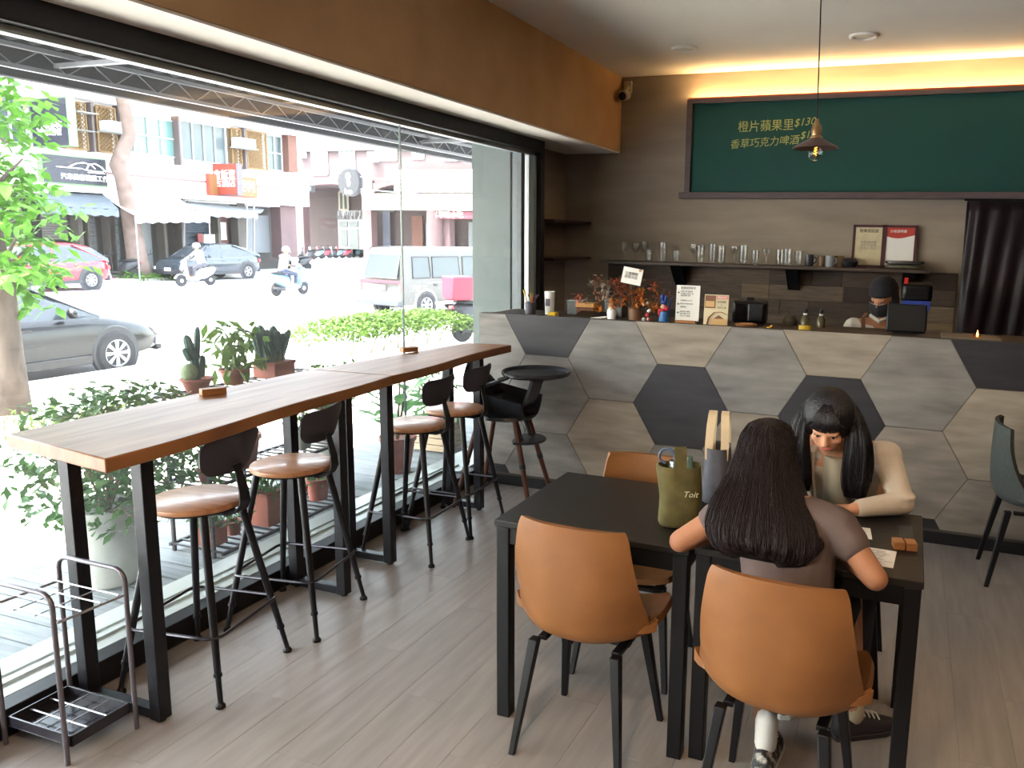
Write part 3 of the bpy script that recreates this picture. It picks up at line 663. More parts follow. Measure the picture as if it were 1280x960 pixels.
for y in (2.0, 6.6, 11.2): obj('rafter', G().b2(-5.98, -3.3, y-.05, y+.05, 2.97, 3.06), mat('rafter_ochre', '5a4a30', .7), cn)
for y in (-2.5, 13.6): obj('post', G().b2(-5.95, -5.85, y-.05, y+.05, -.35, 2.8), CM, cn)

# ---------------------------------------------------------------- leaves
def leaf_mesh(l, w, fold=.12, n=3):
    g = G(); P = []
    for i in range(n+1):
        s = i/n; ww = w*math.sin(PI*min(.97, max(.05, s**.8)))*.5; P.append(((-ww, l*s, fold*ww-.12*l*s*s), (0, l*s, -.12*l*s*s-.02*w), (ww, l*s, fold*ww-.12*l*s*s)))
    vs = [p for r in P for p in r]; fs = []
    for i in range(n):
        for j in range(2): a = 3*i+j; fs.append((a, a+1, a+4, a+3))
    return g.add(vs, fs)
def euler(rn, tilt=50): return Matrix.Rotation(rn.uniform(0, 2*PI), 3, 'Z') @ Matrix.Rotation(R(rn.uniform(-tilt, tilt*.5)), 3, 'X') @ Matrix.Rotation(R(rn.uniform(-40, 40)), 3, 'Y')
def leaf_cloud(pts, l, w, rn, n=2, tilt=50):
    g = G(); base = leaf_mesh(l, w, n=n)
    for p in pts:
        E_ = euler(rn, tilt)*rn.uniform(.7, 1.2); p = Vector(p); g.add([E_ @ Vector(v)+p for v in base.v], base.f)
    return g
def leaf_mat(name, c, c2, trans=.35, rnd=.18):
    m = mat(name, c, .55, col2=c2, scale=9, detail=2, rnd=rnd, spec=.3); t = m.node_tree; b = t.nodes['Principled BSDF']
    o = [n for n in t.nodes if n.type == 'OUTPUT_MATERIAL'][0]; tl = t.nodes.new('ShaderNodeBsdfTranslucent'); mi = t.nodes.new('ShaderNodeMixShader')
    mi.inputs[0].default_value = trans; src = b.inputs['Base Color'].links[0].from_socket
    t.links.new(src, tl.inputs[0]); t.links.new(b.outputs[0], mi.inputs[1]); t.links.new(tl.outputs[0], mi.inputs[2]); t.links.new(mi.outputs[0], o.inputs[0]); return m
LG = leaf_mat('bright_leaf', '5d8f2e', '3f6b22'); LD = leaf_mat('shrub_leaf', '55803f', '3a6033', .25); LB = leaf_mat('big_leaf', '4f8f5a', '7fb56a', .3); LH = leaf_mat('hedge_leaf', '5c7629', '3e5b20', .35)
STEM = mat('stem', '6d5a42', .8); BARK = mat('bark', '54483f', .9, col2='352c25', scale=9, stretch=(1, 1, .4), detail=8, bump=.5)
TERRA = mat('terracotta', '94503f', .7, col2='824536', scale=12, bump=.05); SOIL = mat('soil', '4a3b2e', .95)
# near street tree
rn = random.Random(11)
nt_ = thing('street_tree', 'street tree with rough trunk and bright green leaves beside the parked dark sedan', 'tree', (-9.4, 6.1, -.35))
P0 = [(-9.46, 6.10, -.40), (-9.45, 6.12, .3), (-9.50, 6.15, 1.0), (-9.62, 6.15, 1.8), (-9.70, 6.2, 2.6), (-9.6, 6.3, 3.6)]
obj('trunk', G().tube(P0, [.21, .15, .14, .13, .11, .08], 14), BARK, nt_, smooth=180)
for k in range(7):
    a = Vector(P0[2+k % 4]); b = a+Vector((rn.uniform(.3, .9)*(1 if k % 2 else .6), rn.uniform(-.3, .25), rn.uniform(-.1, .7)))
    obj('branch', G().tube([a, (a+b)/2+Vector((0, 0, .12)), b], [.04, .025, .01], 7), BARK, nt_, smooth=180)
pts = []
while len(pts) < 1500:
    x = rn.uniform(-10.1, -8.60); z = rn.uniform(.75, 3.7); y = rn.uniform(5.7, 6.8)
    lim = -8.62 if 1.0 < z < 2.2 else (-8.85 if z < 3.0 else -8.75)
    lim -= .25*abs(math.sin(z*5.1))+.1*abs(math.sin(z*13)); 
    if z < 1.15: lim -= .25
    if x < lim and (math.sin(x*7)+math.sin(z*8+x*3)+math.sin(y*9)) > -.75: pts.append((x, y, z))
pts.sort(key=lambda p: p[1]-p[0]*.3)
lb = None
for p in pts[:285]:
    if lb is None: lb = obj('leaf', leaf_mesh(.17, .10, n=3), LG, nt_, local=True, smooth=180); o = lb
    else: o = lb.copy(); COL.objects.link(o)
    o.location = (p[0]+9.4, p[1]-6.1, p[2]+.35); o.rotation_euler = (R(rn.uniform(-75, 10)), R(rn.uniform(-40, 40)), rn.uniform(0, 6.28)); s_ = rn.uniform(.7, 1.25); o.scale = (s_, s_, s_)
tag(obj('foliage', leaf_cloud(pts[285:], .17, .10, rn), LG, nt_, smooth=180), kind='stuff')
# far street tree
ft = thing('street_tree', 'bare crooked street tree trunk across the road beyond the red car', 'tree', (-31.6, 26.4, -.4))
P1 = [on_x(a, b, -31.6) for a, b in ((176, 352), (171, 320), (165, 285), (160, 255), (153, 222), (147, 207), (153, 190), (162, 168), (158, 145), (150, 115), (146, 90))]
obj('trunk', G().tube(P1, [.62, .42, .36, .33, .3, .33, .3, .26, .25, .24, .2], 14), mat('bark_pale', '6b5b55', .9, col2='54463f', scale=3, bump=.4), ft, smooth=180)
tag(obj('foliage', leaf_cloud([(P1[-1].x+rn.uniform(-2, 2), P1[-1].y+rn.uniform(-2, 2), P1[-1].z+rn.uniform(0, 3)) for _ in range(700)], .4, .25, rn), LG, ft, smooth=180), kind='stuff')
tag(obj('grass_tuft', leaf_cloud([(P1[0].x+rn.uniform(-.6, .9), P1[0].y+rn.uniform(-.9, 1.6), -.36+rn.uniform(0, .2)) for _ in range(500)], .35, .06, rn, tilt=80), LG, smooth=180), 'tuft of grass around the foot of the far street tree', 'grass', kind='stuff')
# clipped hedge on the pavement edge
hg = thing('clipped_hedge', 'bright yellow-green hedge behind the bar table in front of the van', 'hedge', (-8.9, 12.3, -.35))
hp = []
HC = [on_z(440, 440, .3), on_z(540, 420, .3)]
for i in range(7000):
    s = rn.random(); a = rn.uniform(0, 2*PI); rad = math.sqrt(rn.random())
    cx, cy = -9.15+.55*s, 10.9+3.3*s
    ht = .50*(1-.35*abs(2*s-1)**3)
    hp.append((cx+math.cos(a)*rad*.75, cy+math.sin(a)*rad*.5, -.12+ht*(1-.25*rad**2)*rn.random()**.45))
tag(obj('foliage', leaf_cloud(hp, .085, .05, rn), LH, hg, smooth=180), kind='stuff')
for i in range(9):
    x, y = -9.1+.06*i+rn.uniform(-.1, .1), 10.7+.4*i; obj('stem', G().tube([(x, y, -.35), (x+rn.uniform(-.1, .1), y+.1, .0), (x+.1, y+rn.uniform(-.15, .15), .35)], [.018, .014, .008], 6), mat('pale_stem', 'a89a88', .8), hg)

# ---------------------------------------------------------------- potted plants on the deck
def pot(g, x, y, z, h, r0, r1, rim=.012, n=24):
    return g.lathe([(.001, z), (r0, z), (r1, z+h-.03 if h > .1 else z+h*.8), (r1+rim*.2, z+h-.03 if h > .1 else z+h*.8), (r1+rim, z+h-.026 if h > .1 else z+h*.85), (r1+rim, z+h), (r1-.004, z+h), (r1-.01, z+h-.02), (.001, z+h-.022)], (x, y, 0), n)
def shrub(nm, lab, x, y, z, g, pm, pts, lm, l, w, stems=6, cat='potted plant', top=None, tilt=50):
    t = thing(nm, lab, cat, (x, y, z)); obj('pot', g, pm, t, smooth=40)
    top = top if top is not None else z+.2; q = G()
    for i in range(stems):
        p = Vector(pts[(i*len(pts))//max(1, stems)]); q.tube([(x, y, top-.04), ((x+p.x)/2+rn.uniform(-.03, .03), (y+p.y)/2, (top+p.z)/2+.03), p], [.006, .004, .002], 5)
    obj('stems', q, STEM, t); tag(obj('foliage', leaf_cloud(pts, l, w, rn, tilt=tilt), lm, t, smooth=180), kind='stuff'); return t
GPL = mat('grey_planter', 'b4b4ae', .6, col2='a3a39d', scale=4)
c0 = (-3.60, 2.72)
pts = []
while len(pts) < 2600:
    p = (rn.gauss(-3.66, .26), rn.gauss(2.85, .28), rn.uniform(.30, .97))
    k = (p[2]-.62)/.36
    if ((p[0]+3.62)/.5)**2+((p[1]-2.85)/.55)**2+k*k < 1.05 and p[0] < -3.2: pts.append(p)
g = G().lathe([(.001, 0), (.10, 0), (.118, .015), (.145, .2), (.16, .36), (.16, .40), (.148, .40), (.145, .37), (.001, .37)], (*c0, 0), 36)
shrub('potted_shrub', 'bushy small-leaved shrub in tall pale grey planter behind the near bar table', *c0, 0, g, GPL, pts, LD, .055, .032, 14, top=.38)
c1 = (-3.66, 4.42)
g = G().lathe([(.001, 0), (.11, 0), (.13, .02), (.155, .16), (.135, .36), (.10, .56), (.088, .56), (.08, .5), (.001, .5)], (*c1, 0), 36)
pts = [(c1[0]+rn.gauss(0, .13), c1[1]+rn.gauss(0, .13), .60+rn.random()*.26) for _ in range(260)]
shrub('potted_shrub', 'small shrub in the bulging grey vase planter between the two bar tables', *c1, 0, g, GPL, pts, LD, .06, .035, 8, top=.55)
# rubber plant with large single leaves
rp = thing('rubber_plant', 'broad-leaved rubber plant in terracotta pot behind the stools', 'potted plant', (-3.45, 4.92, 0))
obj('pot', pot(G(), -3.45, 4.92, 0, .27, .085, .125), TERRA, rp)
lbm = None
for i in range(34):
    a = i*2.4; zz = .34+.36*(i/34)**.9; rad = .06+.15*math.sin(PI*(i/34*.75+.15)); p = (-3.45+rad*.6*math.cos(a), 4.92+rad*.8*math.sin(a), zz)
    if lbm is None: lbm = obj('leaf', leaf_mesh(.20, .095, n=6), LB, rp, local=True, smooth=180); o = lbm
    else: o = lbm.copy(); COL.objects.link(o)
    o.location = (p[0]+3.45, p[1]-4.92, p[2]); o.rotation_euler = (R(rn.uniform(-20, 45)), R(rn.uniform(-15, 15)), a-PI/2)
for a in (0, 2, 4): obj('stem', G().tube([(-3.45, 4.92, .24), (-3.45+.05*math.cos(a), 4.92+.06*math.sin(a), .5), (-3.45+.07*math.cos(a), 4.92+.1*math.sin(a), .72)], [.010, .008, .005], 6), STEM, rp)
wb = thing('wooden_planter', 'low pale wooden box planter at the far end of the deck', 'planter', (-3.5, 5.6, 0))
for i in range(4): obj('slat', G().b2(-3.72, -3.38, 5.45, 5.78, .02+.055*i, .07+.055*i), mat('pale_slat', 'b39f86', .7, col2='9c886f', scale=5, stretch=(1, 8, 8)), wb, bev=.003)
tag(obj('leaf_cluster', leaf_cloud([(-3.55+rn.gauss(0, .1), 5.61+rn.gauss(0, .1), .26+rn.random()*.4) for _ in range(160)], .12, .03, rn, tilt=80), LD, wb, smooth=180), kind='stuff')
# iron plant stand with three tiers
IR = mat('black_iron', '2c2a30', .5, .3)
ps = thing('plant_stand', 'black iron tiered plant stand crowded with small pots', 'plant stand', (-3.5, 3.65, 0))
g = G()
for y in (3.14, 3.66, 4.18):
    for x, h in ((-3.66, .86), (-3.38, .46)): g.b2(x-.008, x+.008, y-.008, y+.008, 0, h)
obj('uprights', g, IR, ps)
for z, xa, xb in ((.05, -3.67, -3.3), (.40, -3.67, -3.37), (.86, -3.70, -3.50)):
    g = G()
    for x in (xa, xb): g.b2(x-.008, x+.008, 3.12, 4.2, z-.016, z)
    n_ = 18
    for i in range(n_): g.b2(xa, xb, 3.13+i*1.06/(n_-1)-.006, 3.13+i*1.06/(n_-1)+.006, z-.008, z)
    obj('shelf_grid', g, IR, ps)
CAC = mat('cactus_green', '456154', .7, col2='354e43', scale=20, bump=.2); CACP = mat('cactus_pale', '8a9a78', .8, col2='6e7e60', scale=40, bump=.4)
def ribbed(g, p, q, r, ribs=8):
    p, q = Vector(p), Vector(q); d = (q-p); L_ = d.length; M3 = d.to_track_quat('Z', 'Y').to_matrix(); rings = []
    for s in (0, .08, .3, .6, .85, .95, 1.0):
        rad = r*(.7 if s == 0 else 1 if s < .85 else (.85 if s == .85 else (.55 if s == .95 else .05)))
        rings.append([p+M3 @ Vector((math.cos(2*PI*j/(2*ribs))*rad*(1.12 if j % 2 else .85), math.sin(2*PI*j/(2*ribs))*rad*(1.12 if j % 2 else .85), s*L_)) for j in range(2*ribs)])
    return g.loft(rings)
def potted(nm, lab, x, y, z, h, r0, r1, build, pm=None, grp='pots on the plant stand', sq=False):
    t = thing(nm, lab, 'potted plant', (x, y, z), group=grp)
    if sq: obj('pot', G().box((x, y, z+h/2), (r1*2, r1*2, h)).box((x, y, z+h), (r1*2.15, r1*2.15, .02)), pm or TERRA, t, bev=.005)
    else: obj('pot', pot(G(), x, y, z, h, r0, r1, n=20), pm or TERRA, t)
    build(t, x, y, z+h); return t
def arms(*sp):
    def f(t, x, y, z):
        for (a, b, r) in sp: obj('stem', ribbed(G(), (x+a[0], y+a[1], z+a[2]), (x+b[0], y+b[1], z+b[2]), r), CAC, t, smooth=60)
    return f
def ball(r):
    def f(t, x, y, z): obj('cactus_ball', G().ell((x, y, z+r*.8), (r, r, r*1.1), n=24), CACP, t)
    return f
def tuft(n, s, h, l, w, lm=LD):
    def f(t, x, y, z): tag(obj('foliage', leaf_cloud([(x+rn.gauss(0, s), y+rn.gauss(0, s), z+rn.random()*h) for _ in range(n)], l, w, rn, tilt=75), lm, t, smooth=180), kind='stuff')
    return f
potted('potted_cactus', 'branching finger cactus in terracotta bowl above the first wood block', -3.60, 3.30, .86, .08, .05, .075,
    lambda t, x, y, z: (arms(((0, 0, -.02), (0, -.01, .13), .022), ((0, -.01, .10), (.0, -.05, .24), .022), ((0, .01, .10), (0, .03, .28), .016), ((0, -.03, .1), (0, -.07, .17), .016), ((0, .03, 0), (0, .05, .12), .02))(t, x, y, z), ball(.045)(t, x, y-.045, z)))
potted('potted_cactus', 'dense dark clump of columnar cactus in terracotta box, top shelf', -3.60, 3.88, .86, .09, .05, .085,
    arms(*[((rn.uniform(-.05, .05), rn.uniform(-.08, .08), -.02), (rn.uniform(-.06, .06), rn.uniform(-.11, .10), rn.uniform(.13, .24)), rn.uniform(.02, .03)) for _ in range(14)]), sq=True)
potted('potted_sapling', 'light green leafy sapling between the two cacti on the top shelf', -3.62, 3.58, .86, .09, .05, .07,
    lambda t, x, y, z: ([obj('stem', G().tube([(x, y, z), (x, y+dy*.5, z+.1), (x, y+dy, z+.2)], [.005, .004, .002], 5), STEM, t) for dy in (-.12, -.03, .07, .13)], tuft(150, .075, .26, .085, .04, LH)(t, x, y, z)))
potted('potted_plant', 'large terracotta pot on the middle shelf under the near bar table', -3.52, 3.50, .40, .19, .08, .105, tuft(24, .05, .08, .06, .02))
potted('potted_cactus', 'pale round ball cactus in small terracotta pot behind the first stool', -3.46, 3.20, .40, .075, .035, .045,
    lambda t, x, y, z: (ball(.05)(t, x, y, z), arms(((.0, .0, .06), (0, -.03, .14), .013), ((0, .02, .06), (0, .05, .15), .014))(t, x, y, z)))
potted('potted_plant', 'grey-green potted herb on middle shelf near the grey vase planter', -3.50, 3.98, .40, .12, .05, .065, tuft(70, .05, .14, .05, .02), GPL)
potted('potted_plant', 'square terracotta pot on the bottom tray nearest the grey planter', -3.45, 3.20, .05, .11, .05, .055, tuft(90, .05, .12, .05, .03), sq=True)
potted('potted_plant', 'smallest round terracotta pot on the bottom tray', -3.46, 3.36, .05, .08, .032, .042, tuft(40, .035, .08, .05, .02))
potted('potted_plant', 'dull spiky plant in tall terracotta pot, middle of bottom tray', -3.42, 3.58, .05, .19, .06, .07, tuft(150, .06, .16, .09, .018, LD), sq=True)
potted('potted_plant', 'round terracotta pot with trailing leaves right of the bottom tray', -3.45, 3.82, .05, .15, .06, .078, tuft(60, .06, .07, .04, .02))
potted('potted_plant', 'last terracotta pot with low leaves at the tray end', -3.45, 4.05, .05, .14, .055, .07, tuft(70, .06, .1, .05, .02))
tag(obj('pavement_shrub', leaf_cloud([(on_z(66, 548, -.35).x+rn.gauss(0, .25), on_z(66, 548, -.35).y+rn.gauss(0, .3), -.33+rn.random()*.30) for _ in range(320)], .10, .03, rn, tilt=80), LH, smooth=180), 'low bright spiky shrub at the foot of the near street tree', 'shrub', kind='stuff')
# ---------------------------------------------------------------- vehicles (local: nose to +Y, wheels on z=0)
TY = mat('tyre', '1a1a1e', .8); RIM = mat('alloy_rim', 'b9b9be', .3, .7); DG = mat('car_glass', '2a3036', .12, spec=.6); LGL = mat('lamp_glass', 'e6e8ee', .15); RL = mat('tail_lamp', 'c8383a', .25); TRIMB = mat('car_black_trim', '1c1d22', .5)
def wheel(p, r, w, par, side, spokes=5):
    t = obj('wheel', G().lathe([(r*.62, -w/2), (r*.9, -w/2), (r, -w*.35), (r, w*.35), (r*.9, w/2), (r*.62, w/2)], n=28, rot=rot('Y', 90), cap=False), TY, par, local=True); t.location = p
    g = G().lathe([(r*.66, w*.46), (r*.60, w*.5), (r*.56, w*.36)], n=28, rot=rot('Y', 90*side), cap=False)
    g.lathe([(.001, w*.30), (r*.62, w*.28), (r*.62, w*.20), (.001, w*.2)], n=20, rot=rot('Y', 90*side))
    rim = obj('rim', g, [RIM], t, local=True)
    d = obj('rim_backing', G().lathe([(.001, w*.31), (r*.57, w*.31), (r*.57, w*.25), (.001, w*.25)], n=20, rot=rot('Y', 90*side)), TY, t, local=True)
    g = G()
    for i in range(spokes):
        for dd in (-.09, .09):
            a = 2*PI*i/spokes; c, s_ = math.cos(a+dd), math.sin(a+dd); x = side*w*.42; g.tube([(x, math.cos(a)*r*.08, math.sin(a)*r*.08), (x, c*r*.58, s_*r*.58)], [r*.05, r*.045], 6)
    g.lathe([(.001, w*.48), (r*.12, w*.46), (r*.13, w*.3)], n=14, rot=rot('Y', 90*side)); obj('spokes', g, RIM, t, local=True)
def interp(tab, y):
    for i in range(len(tab)-1):
        if tab[i][0] <= y <= tab[i+1][0]:
            f = (y-tab[i][0])/(tab[i+1][0]-tab[i][0]); f = f*f*(3-2*f)*.4+f*.6; return tab[i][1]*(1-f)+tab[i+1][1]*f
    return tab[0][1] if y < tab[0][0] else tab[-1][1]
def car(label, paint, Ln, Wd, Ht, deck_, roof, wb, wr, glassy, sill=.26, clad=None, spokes=5, rc=None, name='car', cat='car', plate=None, grp=None):
    """deck_: [(y, z)] top of the lower body; roof: [(y, z)] greenhouse top between first and last y"""
    t = thing(name, label, cat, world=False, group=grp); hw = Wd/2; n = 34; rings = []
    for i in range(n+1):
        y = -Ln/2+Ln*i/n; e = abs(2*y/Ln); w = hw*(1-.16*max(0, e-.72)**2/.08); zt = interp(deck_, y); zb = sill+(.10*max(0, e-.85)/.15)
        if e > .985: w *= .93
        half = [(w*.80, zb), (w*.97, zb+.05), (w, zb+.18), (w*1.0, (zb+zt)/2+.04), (w*.975, zt-.11), (w*.93, zt-.03), (w*.80, zt+.005), (w*.4, zt+.025)]
        rings.append([(x, y, z) for x, z in half]+[(-x, y, z) for x, z in reversed(half)])
    obj('body', G().loft(rings), paint, t, smooth=50, local=True)
    y0, y1 = roof[0][0], roof[-1][0]; rings = []; rr2 = []; m_ = 26
    for i in range(m_+1):
        y = y0+(y1-y0)*i/m_; zr = max(interp(roof, y), interp(deck_, y)+.01); zd = interp(deck_, y)-.03; k = (zr-zd)/(Ht-zd)
        wb_ = hw*.93; wt = hw*(.93-.20*k)
        half = [(wb_, zd), (wb_*.5+wt*.5+.01, (zd+zr)/2), (wt, zr-.05*k), (wt*.9, zr-.012), (wt*.5, zr+.004)]
        rings.append([(x, y, z) for x, z in half]+[(-x, y, z) for x, z in reversed(half)])
        if k > .80: h2 = [(wt+.012, zr-.09*k), (wt+.006, zr-.02), (wt*.9, zr+.006), (wt*.5, zr+.022)]; rr2.append([(x, y, z) for x, z in h2]+[(-x, y, z) for x, z in reversed(h2)])
    obj('glasshouse', G().loft(rings), glassy, t, smooth=50, local=True)
    if len(rr2) > 2: obj('roof', G().loft(rr2), rc or paint, t, smooth=60, local=True)
    # pillars
    def side_at(y, zf):
        zr = interp(roof, y); zd = interp(deck_, y)-.03; k = (zr-zd)/(Ht-zd); z = zd+(zr-.03-zd)*zf; return Vector((hw*(.93-.20*k*zf)+.006, y, z))
    for s_ in (-1, 1):
        g = G()
        tops = [y for y, z in roof if z > Ht-.12]; ya, yb = tops[0], tops[-1]
        for (a, b, w) in [(side_at(yb, .97), Vector((hw*.90, y1-.02, interp(deck_, y1))), .032), (side_at(ya, .97), Vector((hw*.90, y0+.03, interp(deck_, y0))), .05), (side_at((ya+yb)/2+.05, .97), side_at((ya+yb)/2+.12, .0), .035)]:
            g.tube([(a.x*s_, a.y, a.z), (b.x*s_, b.y, b.z)], w, 6, flat=.6)
        obj('pillar', g, paint, t, local=True)
        obj('mirror', G().ell((s_*(hw+.07), y1-.52, interp(deck_, y1-.5)+.06), (.10, .06, .07), n=12, m=8), rc or paint, t, local=True)
        for dy in (.1, -.85): obj('door_handle', G().box((s_*(hw*.985+.006), dy, interp(deck_, dy)-.16), (.02, .17, .03)), TRIMB if clad else paint, t, bev=.004, local=True)
        g = G().box((s_*(hw*.99), 0, sill+.03), (.03, wb-2*wr-.1, .13)); obj('side_sill', g, TRIMB if clad else paint, t, bev=.01, local=True)
    for sy in (-1, 1):
        for s_ in (-1, 1):
            y = sy*wb/2
            obj('wheel_arch', G().lathe([(.001, 0), (wr*1.16, 0), (wr*1.22, -.03), (.001, -.06)] if not clad else [(.001, .012), (wr*1.14, .012), (wr*1.34, 0), (.001, -.03)], (s_*(hw+.004), y, wr+.02), 30, rot=rot('Y', 90*s_)), TRIMB, t, local=True)
            wheel((s_*(hw-.065), y, wr), wr, .20, t, s_, spokes)
        yy = sy*(Ln/2-.03); zc = interp(deck_, yy)
        obj('bumper', G().box((0, yy-sy*.02, sill+.12), (Wd*.86, .12, .2)), TRIMB if clad else paint, t, bev=.03, local=True)
        for s_ in (-1, 1): obj('headlight' if sy > 0 else 'tail_light', G().box((s_*hw*.72, yy-sy*.04, zc-.17), (hw*.42, .12, .13)), LGL if sy > 0 else RL, t, bev=.03, local=True)
        obj('number_plate', G().box((0, yy+sy*.045, sill+.22), (.36, .012, .14)), M['white'], t, bev=.003, local=True)
    obj('grille', G().box((0, Ln/2-.035, sill+.36), (Wd*.42, .05, .16)), M['black_plastic'], t, bev=.02, local=True)
    return t
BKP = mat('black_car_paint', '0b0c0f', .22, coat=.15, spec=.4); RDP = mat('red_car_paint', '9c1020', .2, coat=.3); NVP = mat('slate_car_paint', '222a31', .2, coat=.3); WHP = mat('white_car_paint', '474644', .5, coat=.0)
sed = car('black sedan parked beside the near street tree', BKP, 4.7, 1.82, 1.43, [(-2.35, .80), (-1.9, .98), (-1.2, .98), (.9, .93), (1.3, .90), (2.0, .76), (2.35, .60)],
    [(-1.95, .99), (-1.1, 1.36), (-.5, 1.43), (.3, 1.41), (1.25, .94)], 2.85, .335, DG, spokes=8)
place(sed, (-12.16, 7.45, -.47), 0)
rs = car('red sport utility car parked across the street, partly behind the green leaves', RDP, 4.55, 1.84, 1.68, [(-2.27, .95), (-2.1, 1.08), (-1.2, 1.04), (.9, 1.0), (1.4, 1.0), (2.1, .88), (2.27, .7)],
    [(-2.2, 1.12), (-1.6, 1.55), (-.9, 1.66), (.1, 1.66), (.6, 1.60), (1.35, 1.02)], 2.7, .36, DG, clad=True, spokes=8, sill=.3)
place(rs, (-28.5, 19.65, -.47), R(183))
ds = car('dark grey coupe-roofed car parked behind the white scooter rider', NVP, 4.5, 1.82, 1.64, [(-2.25, 1.0), (-2.1, 1.12), (-1.2, 1.06), (.9, 1.02), (1.4, 1.02), (2.1, .90), (2.25, .7)],
    [(-2.2, 1.16), (-1.5, 1.45), (-.7, 1.61), (.2, 1.62), (.6, 1.56), (1.4, 1.04)], 2.65, .36, DG, clad=True, sill=.3)
place(ds, (-30.1, 28.75, -.47), R(179))
ww = car('white car parked far behind the van roof', WHP, 4.6, 1.85, 1.65, [(-2.3, .95), (-2.1, 1.05), (-1.2, 1.0), (.9, 1.0), (1.4, .98), (2.1, .85), (2.3, .7)],
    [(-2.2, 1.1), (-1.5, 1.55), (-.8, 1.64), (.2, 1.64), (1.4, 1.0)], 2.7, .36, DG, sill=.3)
q = on_z(560, 318, -.47); place(ww, (-20.2, 34.5, -.47), R(205))
# the van
vn = thing('van', 'white van with red tailgate stripe seen from behind on the street', 'van', world=False)
rings = []; zs = [(.34, .80), (.42, .845), (.9, .85), (1.02, .84), (1.5, .77), (1.80, .70), (1.86, .60), (1.88, .3)]
for y, k, top in ((-2.15, .97, 0), (-2.12, 1, 0), (-1.9, 1, 0), (0, 1, 0), (1.0, 1, 0)):
    rr3 = []
    for z, x in zs:
        yy = y
        if y < -2.0: yy = y+max(0, z-1.0)*.30
        rr3.append((x*k, yy, z*(1 if z < 1.7 else (1 if y > -2.1 else .992))))
    rings.append(rr3+[(-x, y_, z) for x, y_, z in reversed(rr3)])
rings.append([(x*1, 1.45, min(z, 1.86)) for x, _, z in rings[-1]])
rings.append([(x*.99, 2.05, z*.62+.12 if z > .9 else z) for x, _, z in rings[-1]]); rings.append([(x*.93, 2.3, z*.94+.02) for x, _, z in rings[-1]])
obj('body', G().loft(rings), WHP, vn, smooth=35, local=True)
VG = mat('van_window', '30363a', .2, spec=.5)
def rear(u, v): z = 1.06+.62*v; w = .66-.06*v; return ((u-.5)*2*w, -2.16+(z-1.0)*.30-.012, z)
obj('rear_window', G().sheet(rear, 2, 2, .02), VG, vn, local=True); g = G()
pp = [Vector(rear(u, v)) for u, v in ((0, 0), (1, 0), (1, 1), (0, 1))]; g.tube(pp, .012, 6, closed=True); obj('rear_window_seal', g, mat('seal_grey', '7d7f86', .6), vn, local=True)
obj('tailgate_stripe', G().box((0, -2.155, .955), (1.6, .03, .07)), mat('stripe_red', '7a2430', .5), vn, local=True, bev=.005)
obj('rear_bumper', G().box((0, -2.2, .40), (1.72, .2, .14)), mat('bumper_grey', '32363b', .6), vn, local=True, bev=.03)
obj('number_plate', G().box((.02, -2.165, .80), (.40, .015, .12)), M['white'], vn, local=True)
text('plate_digits', 'G-0176', .12, (.02, -2.175, .80), (R(90), 0, 0), M['ink'], vn)
for s_ in (-1, 1):
    obj('tail_light', G().box((s_*.79, -2.13, .84), (.10, .06, .28)), RL, vn, local=True, bev=.01)
    for ya, yb in ((-1.75, -1.12), (-1.04, -.0), (.12, 1.0)):
        wq = G().add([(s_*(.842-.07*(z-1.02)/.48+.008), y, z) for y, z in ((ya, 1.06), (yb, 1.06), (yb, 1.62), (ya+.05, 1.62))]+[(s_*(.80-.07*(z-1.02)/.48), y, z) for y, z in ((ya, 1.06), (yb, 1.06), (yb, 1.62), (ya+.05, 1.62))], [(0, 1, 2, 3), (4, 7, 6, 5), (0, 4, 5, 1), (1, 5, 6, 2), (2, 6, 7, 3), (3, 7, 4, 0)])
        w_ = obj('side_window', wq, VG, vn, local=True, smooth=0)
        P = [(s_*(.842-.07*(z-1.02)/.48+.012), y, z) for y, z in ((ya, 1.06), (yb, 1.06), (yb, 1.62), (ya+.05, 1.62))]; obj('window_seal', G().tube(P, .016, 5, closed=True), TRIMB, w_, local=True)
    obj('side_moulding', G().box((s_*.855, -.5, .93), (.02, 1.6, .03)), mat('seal_grey', '7d7f86'), vn, local=True)
    obj('side_skirt', G().box((s_*.845, 0, .36), (.05, 2.2, .1)), mat('skirt_cream', '77766f', .5), vn, local=True, bev=.01)
    obj('door_handle', G().box((s_*.858, -.95, .86), (.02, .12, .05)), TRIMB, vn, local=True)
    for y in (-1.3, 1.35):
        obj('wheel_arch', G().lathe([(.001, .0), (.38, .0), (.44, -.02), (.001, -.06)], (s_*.858, y, .36), 26, rot=rot('Y', 90*s_)), mat('skirt_cream', 'cfcdc4'), vn, local=True)
        obj('wheel_well', G().lathe([(.001, .004), (.36, .004), (.36, -.06), (.001, -.06)], (s_*.86, y, .35), 26, rot=rot('Y', 90*s_)), TRIMB, vn, local=True)
        wheel((s_*.78, y, .33), .33, .2, vn, s_, 6)
obj('exhaust_pipe', G().cyl((.45, -2.2, .27), (.45, -1.8, .29), .03), mat('steel', '9aa0a2'), vn, local=True)
place(vn, (-12.8, 20.45, -.47), R(-14))

